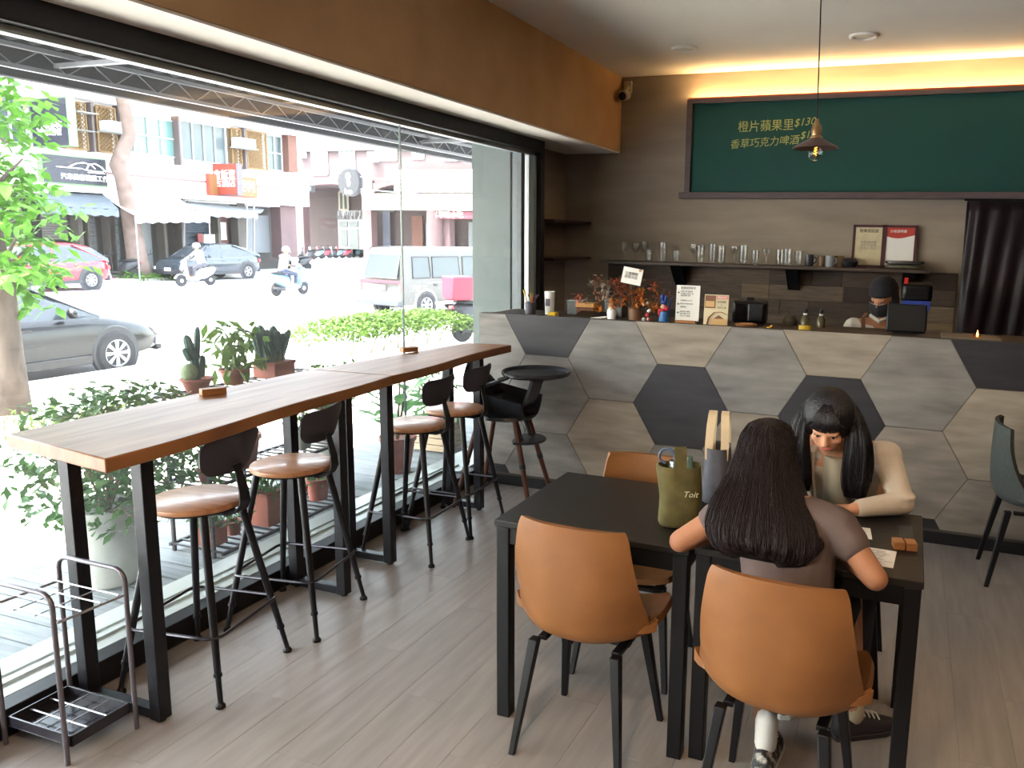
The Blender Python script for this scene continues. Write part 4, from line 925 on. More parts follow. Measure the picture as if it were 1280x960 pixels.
# ---------------------------------------------------------------- scooters (local: front wheel at +Y)
def scooter(lab, paint, rnd_box=None, grp=None, seatm=None, detail=True):
    t = thing('motor_scooter', lab, 'scooter', world=False, group=grp); r = .23
    for y in (-.62, .62):
        o = obj('wheel', G().lathe([(r*.6, -.05), (r*.92, -.05), (r, -.03), (r, .03), (r*.92, .05), (r*.6, .05)], (0, y, r), 20, rot=rot('Y', 90)).lathe([(.001, -.02), (r*.62, -.02), (r*.62, .02), (.001, .02)], (0, y, r), 10, rot=rot('Y', 90)), TY, t, local=True)
        if detail: obj('hub', G().lathe([(.001, -.055), (.07, -.05), (.07, .05), (.001, .055)], (0, y, r), 12, rot=rot('Y', 90)), RIM, o, local=True)
    g = G().loft([[(x*w, y, z0+(z1-z0)*k) for x, k in ((-1, .1), (-.9, .75), (-.4, 1), (.4, 1), (.9, .75), (1, .1), (.5, 0), (-.5, 0))] for y, w, z0, z1 in ((-.86, .05, .62, .72), (-.7, .13, .46, .78), (-.4, .17, .30, .76), (-.12, .16, .26, .70), (-.05, .14, .24, .5))])
    obj('rear_body', g, paint, t, smooth=60, local=True)
    obj('floorboard', G().box((0, .12, .27), (.28, .42, .07)), paint, t, bev=.015, local=True)
    g = G().loft([[(x*w, y+(.05*abs(x)), z) for x, y in ((-1, y0), (-.6, y0+.06), (0, y0+.09), (.6, y0+.06), (1, y0), (.6, y0-.04), (-.6, y0-.04))] for z, w, y0 in ((.26, .13, .34), (.5, .19, .37), (.75, .20, .42), (.92, .12, .40))])
    obj('leg_shield', g, paint, t, smooth=60, local=True)
    obj('front_mudguard', G().sheet(lambda u, v: ((u-.5)*.13, .62+.26*math.cos(R(20+140*v)), .23+.26*math.sin(R(20+140*v))), 3, 10, .01), paint, t, smooth=60, local=True)
    obj('fork', G().cyl((.0, .62, .26), (0, .42, .9), .03), TRIMB, t, local=True)
    obj('handlebar', G().tube([(-.30, .30, 1.02), (-.15, .38, .99), (0, .42, .96), (.15, .38, .99), (.30, .30, 1.02)], .018, 8), TRIMB, t, local=True)
    obj('headlight_cowl', G().ell((0, .46, .96), (.13, .10, .09), n=14, m=8), paint, t, local=True)
    obj('headlight', G().ell((0, .53, .95), (.07, .045, .05), n=12, m=8), LGL, t, local=True)
    obj('seat', G().loft([[(x*w, y, z+h*k) for x, k in ((-1, 0), (-.85, .8), (0, 1), (.85, .8), (1, 0))] for y, w, z, h in ((-.78, .07, .78, .05), (-.6, .13, .765, .09), (-.3, .14, .75, .07), (-.02, .09, .70, .07))]), seatm or M['black_plastic'], t, smooth=60, local=True)
    for s_ in (-1, 1):
        obj('mirror', G().cyl((s_*.2, .36, 1.0), (s_*.24, .34, 1.16), .008, n=6).ell((s_*.25, .34, 1.19), (.06, .015, .04), n=10, m=6), TRIMB, t, local=True)
    obj('tail_light', G().box((0, -.86, .69), (.14, .05, .06)), RL, t, bev=.01, local=True)
    obj('engine', G().box((.04, -.5, .25), (.16, .4, .16)), TRIMB, t, bev=.03, local=True)
    obj('exhaust_pipe', G().cyl((.15, -.35, .22), (.16, -.85, .30), .045, n=10), TRIMB, t, local=True)
    if rnd_box: obj('delivery_box', G().box((0, -.72, 1.07), (.46, .46, .46)), rnd_box, t, bev=.03, local=True)
    return t
def capg(g, p, q, r1, r2, n=14):
    p, q = Vector(p), Vector(q); d = q-p; L_ = max(d.length, 1e-4); u = d/L_; pts = []; rs = []
    for a in (-89, -60, -30, 0): pts.append(p+u*math.sin(R(a))*r1); rs.append(r1*math.cos(R(a)))
    for a in (0, 30, 60, 89): pts.append(q+u*math.sin(R(a))*r2); rs.append(r2*math.cos(R(a)))
    return g.tube(pts, rs, n)
SKIN = mat('skin', 'a97659', .5, col2='9e6b4f', scale=9, spec=.3); HAIRB = mat('dark_hair', '150e0f', .42, col2='21171a', scale=40, stretch=(6, 6, .5), spec=.25, bump=.6)
def rider(sc_, lab, shirt, pants, helm, loc, rz, spread=.16):
    t = thing('person', lab, 'person', world=False)
    g = G(); hip = Vector((0, -.30, .86)); ch_ = Vector((0, -.20, 1.26)); nk = Vector((0, -.15, 1.42)); hd = Vector((0, -.10, 1.56))
    capg(g, hip, ch_, .14, .15); capg(g, ch_, nk, .13, .055); g.ell(hd, (.085, .10, .12))
    for s_ in (-1, 1):
        sh = Vector((s_*.18, -.18, 1.36)); el = Vector((s_*.26, .02, 1.16)); ha = Vector((s_*.27, .27, 1.05)); capg(g, (s_*.08, -.17, 1.38), sh, .06, .055); capg(g, sh, el, .048, .04); capg(g, el, ha, .038, .028); capg(g, ha, ha+Vector((-s_*.02, .05, -.01)), .033, .025)
        kn = Vector((s_*spread, .14, .74)); ft_ = Vector((s_*.12, .14, .36)); capg(g, (s_*.08, -.28, .84), kn, .085, .06); capg(g, kn, ft_, .055, .038); capg(g, ft_, ft_+Vector((0, .14, -.02)), .036, .03)
    obj_b = blob('body', g, SKIN, t, .018, 3)
    g = G(); capg(g, hip+Vector((0, 0, .04)), ch_, .158, .168); capg(g, ch_, nk-Vector((0, 0, .04)), .15, .07)
    for s_ in (-1, 1):
        sh = Vector((s_*.18, -.18, 1.36)); el = Vector((s_*.26, .02, 1.16)); capg(g, (s_*.08, -.17, 1.38), sh, .075, .07); capg(g, sh, el, .066, .058); capg(g, el, el.lerp(Vector((s_*.27, .27, 1.05)), .8), .056, .045)
    blob('shirt', g, shirt, t, .018, 3)
    g = G(); capg(g, hip-Vector((.05, 0, .02)), hip+Vector((.05, 0, -.02)), .15, .15)
    for s_ in (-1, 1):
        kn = Vector((s_*spread, .14, .74)); ft_ = Vector((s_*.12, .14, .40)); capg(g, (s_*.08, -.28, .84), kn, .10, .075); capg(g, kn, kn.lerp(ft_, .9 if pants != 'short' else .1), .07, .05)
    blob('trousers', g, MC.get(pants) or shirt, t, .018, 3)
    g = G()
    for s_ in (-1, 1): g.ell((s_*.12, .22, .335), (.045, .12, .04), n=12, m=6)
    obj('shoes', g, mat('shoe_white', 'd8d8d8', .6), t, local=True)
    g = G().ell((0, -.11, 1.60), (.135, .155, .125), n=24, m=14); g.f = [f for f in g.f if sum(g.v[i][2] for i in f)/len(f) > 1.555]; g.mi = [0]*len(g.f)
    o = obj('helmet', g, helm, t, smooth=180, local=True); sl_ = o.modifiers.new('solid', 'SOLIDIFY'); sl_.thickness = .02
    obj('visor', G().sheet(lambda u, v: (.12*math.sin(R(-60+120*u)), -.10+.155*math.cos(R(-60+120*u))+.0, 1.49+.10*v), 10, 2, .006), glass_mat('visor_clear', (.8, .85, .9)), t, local=True, smooth=180)
    place(t, loc, rz)
mat('navy_trousers', '1f2538', .8); mat('black_shorts', '3a3a40', .8)
SW = mat('scooter_white', 'a8a8ab', .4); SBL = mat('scooter_pale_blue', '557580', .4); SDK = mat('scooter_dark', '26262b', .4); SRD = mat('scooter_red', '7a2430', .4)
s1 = scooter('white scooter ridden past the dark parked car', SW); L1 = (-26.9, 24.95, -.47); place(s1, L1, R(170))
rider(s1, 'rider in white shirt and cap-shaped white helmet on the white scooter', mat('shirt_white', '9a9a98', .8), 'black_shorts', mat('helmet_white', 'a5a5a3', .4), L1, R(170))
s2 = scooter('pale blue scooter ridden away in the middle of the street', SBL); L2 = (-20.6, 23.15, -.47); place(s2, L2, R(-4))
rider(s2, 'rider in grey shirt, navy trousers and pale blue helmet on the blue scooter', mat('shirt_grey', '5c5e5e', .8), 'navy_trousers', mat('helmet_blue', '557277', .4), L2, R(-4))
s3 = scooter('scooter with red delivery box parked beside the grey column outside', SDK, mat('delivery_red', '8e1a30', .5)); place(s3, (-8.0, 14.65, -.352), R(-30))
sp_ = scooter('row', SDK, grp='scooters parked in a row under the arcade', detail=False)
FX = [(384, 325), (394, 324), (404, 323), (412, 323), (420, 323), (428, 323), (436, 322), (444, 322)]
LBL = ['leftmost parked scooter of the arcade row', 'second parked scooter from the left in the arcade row', 'third parked scooter from the left in the arcade row', 'fourth parked scooter from the left in the arcade row', 'fourth parked scooter from the right in the arcade row', 'third parked scooter from the right in the arcade row', 'second parked scooter from the right in the arcade row', 'rightmost parked scooter of the arcade row']
for i, (a, b) in enumerate(FX):
    p = on_z(a, b, -.47); o = sp_ if i == 0 else dup(sp_, p); o['label'] = LBL[i]; place(o, p, R(160+rn.uniform(-15, 15)))
    if i % 3: 
        for c_ in o.children:
            if c_.name.startswith(('rear_body', 'leg_shield', 'headlight_cowl', 'front_mud')): c_.data = c_.data.copy() ; c_.data.materials[0] = (SW, SBL, SRD)[i % 3]
for (a, b, l, rz) in ((150, 341, 'dark scooter parked before the shutters left of the far tree', 115), (198, 339, 'dark scooter parked before the shutters right of the far tree', 120), (372, 338, 'scooter parked by the pavement beside the traffic pole', 150)):
    o = copy_tree(sp_); p = on_x(a, b, -31.9) if a < 300 else on_z(a, b, -.47); place(o, (p.x, p.y, -.37 if a < 300 else -.47), R(rz)); o['label'] = l; o['group'] = 'scooters parked along the shops'
cn_ = thing('traffic_cone', 'pale traffic cone behind the red car', 'cone', (-31.4, 23.9, -.36))
q_ = on_x(134, 345, -31.4); obj('cone_body', G().lathe([(.17, -.33), (.03, .35), (.02, .35)], (q_.x, q_.y, 0), 18), mat('cone_pale', 'c9cfcb', .6), cn_); obj('cone_foot', G().b2(q_.x-.22, q_.x+.22, q_.y-.22, q_.y+.22, -.36, -.31), mat('cone_red', 'c46a68', .7), cn_)
# ---------------------------------------------------------------- shop terrace across the street (plane x = XA, facing +x)
XA = -33.0
def A(px_, py_): p = on_x(px_, py_, XA); return p.y, p.z
def abox(g, pa, pb, x0, x1):
    """pa / pb: two opposite corners of the box, read off the facade plane"""
    (ya, za), (yb, zb) = A(*pa), A(*pb); return g.b2(x0, x1, min(ya, yb), max(ya, yb), min(za, zb), max(za, zb))
def rect(pa, pb):
    (ya, za), (yb, zb) = A(*pa), A(*pb); return min(ya, yb), max(ya, yb), min(za, zb), max(za, zb)
WTA = mat('white_render', 'd9d6d4', .8, col2='c8c4c2', scale=.6, detail=6); GLZ = mat('facade_glass', '454f52', .2, spec=.5, col2='394245', scale=.5); GLT = mat('teal_glass', '52706d', .2, spec=.5)
GFR = mat('facade_frame', '8d908e', .5); LAT = mat('lattice_ochre', '6b5230', .7); PNK = mat('pink_tile', '523f40', .7, col2='493738', scale=1.2); DRK = mat('shop_dark', '25262a', .7); BRN = mat('brick_brown', '5f3f35', .8, col2='50342b', scale=6)
ta = thing('shophouse_terrace', 'two-storey white shophouse terrace with latticed windows across the street', 'building', (XA, 28, -.4))
wl = G().b2(-42, XA-.02, 8, 38.4, 3.1, 10.5); obj('wall', wl, WTA, ta)
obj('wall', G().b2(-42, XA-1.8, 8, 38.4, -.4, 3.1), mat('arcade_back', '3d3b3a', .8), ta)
obj('parapet_band', G().b2(XA-.02, XA+.75, 8, 38.4, 7.0, 8.6), WTA, ta, bev=.02)
obj('sill_band', G().b2(XA-.02, XA+.5, 8, 38.4, 3.2, 4.72), WTA, ta, bev=.02)
obj('band_line', G().b2(XA+.49, XA+.52, 24.6, 38.4, 4.02, 4.12), mat('band_pink', '6e5050', .7), ta)
obj('roof_slab', G().b2(-43, XA+.9, 7.8, 38.6, 10.5, 10.8), WTA, ta)
def win(p, y0, y1, z0, z1, x, nx, nz, gm, fm=GFR, fw=.07, ax='x', nm='window'):
    def bb(a0, a1, b0, b1, d0, d1):
        return G().b2(d0, d1, a0, a1, b0, b1) if ax == 'x' else G().b2(a0, a1, d0, d1, b0, b1)
    f = G()
    def ad(a0, a1, b0, b1, d0, d1):
        h = bb(a0, a1, b0, b1, d0, d1); f.add(h.v, h.f)
    s_ = 1 if ax == 'x' else -1
    for i in range(nx+1): c = y0+(y1-y0)*i/nx; ad(c-fw/2, c+fw/2, z0, z1, x, x+s_*.09)
    for j in range(nz+1): c = z0+(z1-z0)*j/nz; ad(y0, y1, c-fw/2, c+fw/2, x, x+s_*.085)
    o = obj(nm, f, fm, p, smooth=0)
    for i in range(nx):
        for j in range(nz):
            a0, a1 = y0+(y1-y0)*i/nx+fw/2, y0+(y1-y0)*(i+1)/nx-fw/2; b0, b1 = z0+(z1-z0)*j/nz+fw/2, z0+(z1-z0)*(j+1)/nz-fw/2
            obj('pane', bb(a0, a1, b0, b1, x, x+s_*.03), gm, o, smooth=0)
    return o
win(ta, *rect((36, 122), (68, 186)), XA, 2, 3, GLZ)
win(ta, *rect((145, 140), (218, 197)), XA, 4, 2, GLT)
win(ta, *rect((223, 150), (282, 206)), XA, 4, 1, GLZ)
win(ta, *rect((331, 168), (352, 214)), XA, 2, 2, GLZ)
win(ta, *rect((-60, 105), (34, 180)), XA, 4, 2, GLZ)
def lattice(pa, pb):
    y0, y1, z0, z1 = rect(pa, pb); g = G(); st_ = .17
    def clipseg(s, c):
        P = []
        # line z = s*y + c clipped to the rectangle
        for y in (y0, y1):
            z = s*y+c
            if z0 <= z <= z1: P.append((y, z))
        for z in (z0, z1):
            y = (z-c)/s
            if y0 < y < y1: P.append((y, z))
        return P[:2] if len(P) >= 2 else None
    for s in (1, -1):
        c = (z0-max(s*y0, s*y1)); c1_ = z1-min(s*y0, s*y1)
        while c < c1_:
            q = clipseg(s, c)
            if q: g.tube([(XA+.30, q[0][0], q[0][1]), (XA+.30, q[1][0], q[1][1])], .022, 4)
            c += st_
    g.b2(XA+.27, XA+.33, y0, y1, z0-.03, z0+.03).b2(XA+.27, XA+.33, y0, y1, z1-.03, z1+.03).b2(XA+.27, XA+.33, y0-.03, y0+.03, z0, z1).b2(XA+.27, XA+.33, y1-.03, y1+.03, z0, z1)
    obj('window_lattice', g, LAT, ta, smooth=0)['kind'] = 'stuff'
    obj('window_recess', G().b2(XA-.01, XA+.02, y0, y1, z0, z1), mat('recess_ochre', '5f4c34', .8), ta)
for pa, pb in (((70, 125), (104, 188)), ((113, 132), (141, 192)), ((283, 160), (297, 208)), ((302, 163), (329, 213))): lattice(pa, pb)
for pa, pb in (((140, 132), (145, 192)), ((104, 128), (112, 190)), ((297, 160), (302, 212)), ((216, 146), (222, 270)), ((352, 168), (365, 216))): obj('pilaster', abox(G(), pa, pb, XA, XA+.42), mat('pilaster_mauve', '544a4a', .8) if pa[0] != 352 else BRN, ta)
def ac(pa, pb, lab):
    y0, y1, z0, z1 = rect(pa, pb); t = thing('air_conditioner', lab, 'air conditioner', (XA+.5, (y0+y1)/2, z0), group='window air conditioners on the terrace')
    obj('casing', G().b2(XA+.30, XA+.85, y0, y1, z0, z1), M['white'], t, bev=.02)
    obj('grille', G().lathe([(.001, .02), (min(y1-y0, z1-z0)*.33, .02), (min(y1-y0, z1-z0)*.36, 0)], (XA+.85, (y0+y1)/2+.1, (z0+z1)/2), 18, rot=rot('Y', 90)), mat('ac_grille', '9aa0a6', .5), t)
    obj('bracket', G().b2(XA+.3, XA+.9, y0-.1, y1+.1, z0-.08, z0-.02), GFR, t)
ac((117, 151), (142, 166), 'white window air conditioner on the left ochre lattice')
ac((283, 172), (304, 186), 'white window air conditioner on the right ochre lattice')
obj('drain_pipe', G().tube([(XA+.4, *A(82, 145)), (XA+.4, *A(78, 160)), (XA+.4, *A(88, 183))], .05, 8), M['white'], ta)
obj('window_hood', abox(G(), (80, 139), (107, 144), XA+.3, XA+.8), GFR, ta); obj('window_hood', abox(G(), (80, 162), (107, 166), XA+.3, XA+.8), GFR, ta)
# ground floor: piers, shutters, shopfronts
def shutter(pa, pb, m_, x=XA-.5):
    y0, y1, z0, z1 = rect(pa, pb); n_ = int((z1-z0)/.11)*4
    obj('roller_shutter', G().sheet(lambda u, v: (x+.035*abs(math.sin(v*n_/4*PI)), y0+(y1-y0)*u, z0+(z1-z0)*v), 1, n_), m_, ta, smooth=60)
SHG = mat('shutter_grey', '5a5c5e', .5); SHB = mat('shutter_blue', '263442', .5); SHT = mat('shutter_teal', '424e53', .5)
shutter((118, 262), (134, 342), SHG); shutter((149, 258), (162, 340), SHT); shutter((235, 262), (271, 322), SHB); shutter((60, 262), (96, 300), mat('shutter_beige', '504e4a', .5)); shutter((-40, 250), (20, 330), SHG)
obj('shopfront', abox(G(), (172, 262), (202, 336), XA-.6, XA-.5), mat('shopfront_pale', '6c7175', .4), ta)
for pa, pb in (((96, 255), (108, 335)), ((108, 258), (117, 338)), ((135, 258), (142, 343)), ((142, 258), (149, 343)), ((203, 258), (212, 336)), ((225, 256), (235, 330)), ((271, 258), (278, 318)), ((296, 254), (309, 312)), ((-60, 250), (-45, 340)), ((20, 250), (35, 340))):
    obj('pier', abox(G(), pa, pb, XA-.5, XA), mat('pier_taupe', '4d4843', .8, col2='413c38', scale=2), ta)
obj('shopfront', abox(G(), (278, 262), (296, 320), XA-.6, XA-.5), mat('shopfront_red', '4e2826', .6), ta)
obj('poster', abox(G(), (283, 278), (292, 300), XA-.5, XA-.46), M['white'], ta)
obj('notice_board', abox(G(), (251, 292), (258, 303), XA-.3, XA-.2), mat('notice_red', '6e2022', .6), ta); obj('notice_board', abox(G(), (259, 293), (273, 304), XA-.3, XA-.2), M['white'], ta)
obj('shop_gate', abox(G(), (310, 268), (352, 316), XA-.9, XA-.8), mat('gate_grey', '5a5d61', .6), ta)
obj('corner_pier', abox(G(), (350, 256), (372, 322), XA-.7, XA), PNK, ta)
for a in (218, 297, 306): obj('down_pipe', G().cyl((XA+.6, *A(a, 255)), (XA+.6, *A(a, 325 if a > 250 else 336)), .05, n=8), WM, ta)
# awnings
def awning(nm, lab, p0, p1, q0, q1, z_in, m_, pole=True):
    """inner edge on the facade from p0 to p1, outer edge hangs 1.9 m out"""
    t = thing(nm, lab, 'awning', (XA, A(*p0)[0], A(*p0)[1]))
    a, b = A(*p0), A(*p1); xo = XA+2.3
    c, d = on_x(*q0, xo), on_x(*q1, xo)
    g = G().sheet(lambda u, v: Vector((XA, a[0]+(b[0]-a[0])*u, a[1]+(b[1]-a[1])*u)).lerp(c.lerp(d, u), v)+Vector((0, 0, -.10*math.sin(PI*v))), 12, 6, .03); obj('canvas', g, m_, t, smooth=60)
    g = G().sheet(lambda u, v: c.lerp(d, u)+Vector((0, 0, -.28*v-.03*math.sin(u*40))), 40, 1, .02); obj('valance', g, m_, t, smooth=60)
    if pole:
        for e in (c, d): obj('pole', G().cyl((e.x-.05, e.y, -.36), (e.x-.05, e.y, e.z), .03, n=8), WM, t)
    return t
awning('blue_awning', 'dull blue canvas awning under the car-outline signboard', (62, 238), (132, 240), (52, 257), (148, 262), 0, mat('awning_blue', '4b525b', .8), False)
awning('white_awning', 'bright white canvas awning right of the far tree trunk', (120, 236), (214, 242), (170, 270), (262, 270), 0, mat('awning_white', 'e4e3e6', .8))
awning('grey_awning', 'grey lean-to hood over the shutters below the orange sign', (232, 252), (330, 262), (240, 262), (322, 266), 0, mat('awning_grey', '6a6d70', .8), False)
# signs
def sign(nm, lab, pa, pb, x0, x1, face, edge_m, texts=(), rzx=True):
    y0, y1, z0, z1 = rect(pa, pb); t = thing(nm, lab, 'sign', (x0, (y0+y1)/2, z0))
    obj('sign_box', G().b2(x0, x1, y0, y1, z0, z1), edge_m, t, bev=.01); obj('sign_face', G().b2(x1, x1+.02, y0+.04, y1-.04, z0+.04, z1-.04), face, t)
    for body, sz, fy, fz, m_ in texts: text('lettering', body, sz, (x1+.03, y0+(y1-y0)*fy, z0+(z1-z0)*fz), (R(90), 0, R(90)), m_, t, ext=.01)
    return t, (y0, y1, z0, z1)
WT = mat('sign_white', 'f2f2f2', .6); GRE = mat('sign_green_edge', '5a7d50', .5); NAV = mat('sign_navy', '191b27', .5); RDS = mat('sign_red', '80301f', .5); ORS = mat('sign_orange', '6e4826', .5)
t, (y0, y1, z0, z1) = sign('car_signboard', 'dark wide signboard with white car outline above the blue awning', (34, 191), (119, 234), XA+.5, XA+.75, NAV, GRE, [('汽車美容鍍膜工作室', .26, .68, .26, WT), ('HONGSHEN', .01, .5, .2, WT)][:1])
def cp(u, v): return (XA+.80, y0+(y1-y0)*u, z0+(z1-z0)*v)
obj('car_outline', G().tube([cp(.38, .60), (cp(.5, .74)), cp(.62, .80), cp(.74, .74), cp(.80, .62)], .02, 6).tube([cp(.66, .56), cp(.70, .74), cp(.80, .80), cp(.9, .70), cp(.97, .54)], .025, 6).tube([cp(.62, .56), cp(.8, .52), cp(.93, .54)], .02, 6).tube([cp(.68, .47), cp(.95, .47)], .02, 6).tube([cp(.2, .58), cp(.6, .58)], .02, 6), WT, t)
# sign standing out from the wall, facing along the street
def out_sign(nm, lab, p_lo, p_hi, depth_px, face, edge_m, texts):
    y = A(*p_lo)[0]; z0, z1 = sorted((A(*p_lo)[1], A(*p_hi)[1])); w = depth_px
    t = thing(nm, lab, 'sign', (XA+.5, y, z0)); obj('sign_box', G().b2(XA+.5, XA+.5+w, y, y+.35, z0, z1), edge_m, t, bev=.01)
    obj('sign_face', G().b2(XA+.53, XA+.47+w, y-.02, y, z0+.03, z1-.03), face, t)
    for body, sz, fx, fz, m_ in texts: text('lettering', body, sz, (XA+.5+w*fx, y-.03, z0+(z1-z0)*fz), (R(90), 0, 0), m_, t, ext=.008)
    obj('bracket', G().b2(XA, XA+.5, y+.1, y+.2, z1-.3, z1-.2), WM, t); return t
out_sign('street_sign', 'dark projecting sign with pale green edge behind the leaves', (31, 184), (36, 126), 2.0, NAV, GRE, [('汽車美容', .36, .5, .42, WT), ('鍍膜工作室', .26, .5, .28, WT)])
out_sign('street_sign', 'bright red square projecting sign with white characters', (258, 244), (258, 205), 1.5, RDS, mat('sign_mauve_side', '4a4558', .5), [('會飯資', .46, .5, .64, WT), ('店酒店', .46, .5, .38, WT)])
sign('shop_signboard', 'long orange shop signboard right of the red sign', (246, 217), (308, 248), XA+.55, XA+.75, ORS, RDS, [('良品便利', .62, .55, .52, WT)])

# ---------------------------------------------------------------- arcade building closing the street (plane y = YB, facing -y)
YB = 60.0
def Bp(a, b): p = on_y(a, b, YB); return p.x, p.z
def brect(pa, pb):
    (xa, za), (xb, zb) = Bp(*pa), Bp(*pb); return min(xa, xb), max(xa, xb), min(za, zb), max(za, zb)
def bb(g, pa, pb, y0, y1): x0, x1, z0, z1 = brect(pa, pb); return g.b2(x0, x1, y0, y1, z0, z1)
tb = thing('arcade_building', 'pink corner building with arches at the end of the street', 'building', (-44, YB, -.4))
PKL = mat('pale_pink_render', '504445', .8, col2='483c3d', scale=.5)
obj('wall', G().b2(-60, -20, YB+.02, YB+10, 5.9, 16), PKL, tb)
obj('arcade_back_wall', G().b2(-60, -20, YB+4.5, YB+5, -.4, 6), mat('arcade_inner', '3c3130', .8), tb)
obj('floor_band', G().b2(-60, -20, YB-.3, YB+.05, Bp(480, 188)[1], Bp(480, 180)[1]), PKL, tb)
def arch_(xa, xb, zt, zs, zc):
    n_ = 14; P = [(xa, YB+.0, zt), (xa, YB+.0, zs)]+[((xa+xb)/2-(xb-xa)/2*math.cos(PI*i/n_), YB, zs+(zc-zs)*math.sin(PI*i/n_)) for i in range(1, n_)]+[(xb, YB, zs), (xb, YB, zt)]
    g = G()
    for i in range(1, len(P)-2):
        a, b = P[i], P[i+1]; g.prism([(a[0], YB-.2, a[2]), (b[0], YB-.2, b[2]), (b[0], YB-.2, zt), (a[0], YB-.2, zt)], (0, .5, 0))
    obj('arch', g, PKL, tb, smooth=0)
    obj('arch_trim', G().tube([(p[0], YB-.22, p[2]) for p in P[1:-1]], .10, 6), mat('arch_trim_pink', '7c5c5e', .7), tb)
for (l, r_) in ((372, 455), (468, 552), (565, 650)):
    xa, _ = Bp(l, 240); xb, _ = Bp(r_, 240); arch_(xa, xb, 6.05, Bp((l+r_)/2, 243)[1], Bp((l+r_)/2, 229)[1])
for l, r_ in ((358, 384), (455, 468), (552, 565)): obj('pier', bb(G(), (l, 244), (r_, 322), YB-.3, YB+.5), PNK, tb); obj('spandrel', bb(G(), (l, 226), (r_, 246), YB-.25, YB+.3), PKL, tb)
obj('pier_round', G().cyl((Bp(548, 300)[0], YB-.5, -.4), (Bp(548, 300)[0], YB-.5, Bp(548, 263)[1]), .7, n=20), PNK, tb)
for pa, pb, nx_, nz_ in (((390, 190), (410, 218), 3, 2), ((425, 188), (444, 216), 3, 2), ((470, 188), (496, 200), 4, 1), ((516, 183), (530, 198), 2, 2), ((555, 190), (575, 200), 3, 1), ((600, 190), (615, 200), 3, 1)):
    x0, x1, z0, z1 = brect(pa, pb); win(tb, x0, x1, z0, z1, YB-.02, nx_, nz_, GLT, WT, .12, 'y')
win(tb, *brect((415, 237), (455, 262)), YB+4.4, 6, 3, mat('arcade_glass', '22302f', .4), mat('arcade_frame', '3c4036', .6), .12, 'y')
win(tb, *brect((384, 262), (399, 306)), YB+4.4, 2, 3, mat('arcade_glass_dark', '262e32', .3), DRK, .12, 'y')
win(tb, *brect((384, 236), (396, 260)), YB+4.4, 2, 1, mat('arcade_glass', '6f8f92'), mat('arcade_cream', '857f70', .7), .2, 'y')
x0, x1, z0, z1 = brect((404, 262), (441, 312)); sf = thing('white_shopfront', 'small white shopfront with two lines of dark characters under the arch', 'shopfront', ((x0+x1)/2, YB+2, -.4))
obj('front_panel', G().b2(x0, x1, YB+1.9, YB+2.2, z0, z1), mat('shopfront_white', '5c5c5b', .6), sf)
for (u0, u1, v0, v1) in ((.08, .36, .58, .72), (.42, .74, .58, .72), (.12, .34, .08, .5), (.42, .74, .0, .52)): obj('shop_pane', G().b2(x0+(x1-x0)*u0, x0+(x1-x0)*u1, YB+1.84, YB+1.9, z0+(z1-z0)*v0, z0+(z1-z0)*v1), mat('shop_pane', '3a3f3f', .4), sf)
text('lettering', '石玉 山行專賣店', .56, ((x0+x1)/2, YB+1.85, z0+(z1-z0)*.90), (R(90), 0, 0), M['ink'], sf, ext=.01)
text('lettering', '玉石藝品 珠寶 水晶', .36, ((x0+x1)/2, YB+1.85, z0+(z1-z0)*.81), (R(90), 0, 0), M['ink'], sf, ext=.01)
x0, x1, z0, z1 = brect((463, 243), (600, 264)); fb = tag(obj('fascia_board', G().b2(x0, x1, YB-1.2, YB-.9, z0, z1), mat('fascia_cream', '9a9284', .6)), 'long blank cream fascia board above the van roof', 'sign')
x0, x1, z0, z1 = brect((500, 214), (600, 241)); tag(obj('blank_billboard', G().b2(x0, x1, YB-.9, YB-.6, z0, z1), mat('billboard_white', 'ececec', .6)), 'blank white billboard over the cream fascia at the street end', 'sign')
x0, x1, z0, z1 = brect((556, 265), (600, 274)); rs_ = thing('red_shop_sign', 'red shop sign with white characters beside the grey column', 'sign', (x0, YB-1, z0)); obj('sign_face', G().b2(x0, x1, YB-1.0, YB-.9, z0, z1), mat('sign_crimson', '732430', .6), rs_); text('lettering', '古早味小吃', .6, ((x0+x1)/2-.8, YB-1.02, (z0+z1)/2), (R(90), 0, 0), WT, rs_, ext=.01)
obj('roller_shutter', bb(G(), (500, 276), (536, 318), YB+3.9, YB+4.0), mat('shutter_arcade', '4d5054', .6), tb); obj('shop_door', bb(G(), (482, 268), (497, 318), YB+3.9, YB+4.0), BRN, tb); obj('shop_door', bb(G(), (444, 262), (455, 318), YB+3.9, YB+4.0), mat('door_slate', '3c404c', .6), tb)
obj('shop_window', bb(G(), (556, 276), (600, 318), YB+3.9, YB+4.0), mat('shop_pane_grey', '5b6164', .4), tb)
for (a, b, c, d, l) in ((376, 190, 384, 198, 'small white air conditioner high on the pink wall, leftmost'), (465, 191, 474, 203, 'large white air conditioner box on the pink wall ledge')):
    x0, x1, z0, z1 = brect((a, b), (c, d)); t = thing('air_conditioner', l, 'air conditioner', ((x0+x1)/2, YB-.3, z0)); obj('casing', G().b2(x0, x1, YB-.7, YB-.02, z0, z1), M['white'], t, bev=.02); obj('fan_grille', G().lathe([(.001, .02), ((z1-z0)*.36, .02), ((z1-z0)*.4, 0)], ((x0+x1)/2, YB-.7, (z0+z1)/2), 16, rot=rot('X', 90)), mat('ac_grille', '9aa0a6'), t)
p = on_y(438, 228, 52.0); t = thing('oval_sign', 'dark oval hanging sign with white figure over the arch', 'sign', tuple(p)); GY = mat('oval_grey', '1d1e24', .5)
obj('sign_face', G().lathe([(.001, .25), (1.0, .25), (1.03, .2), (1.03, -.2), (1.0, -.25), (.001, -.25)], tuple(p), 32, rot=rot('X', 90), sx=.95, sy=1.0), GY, t)
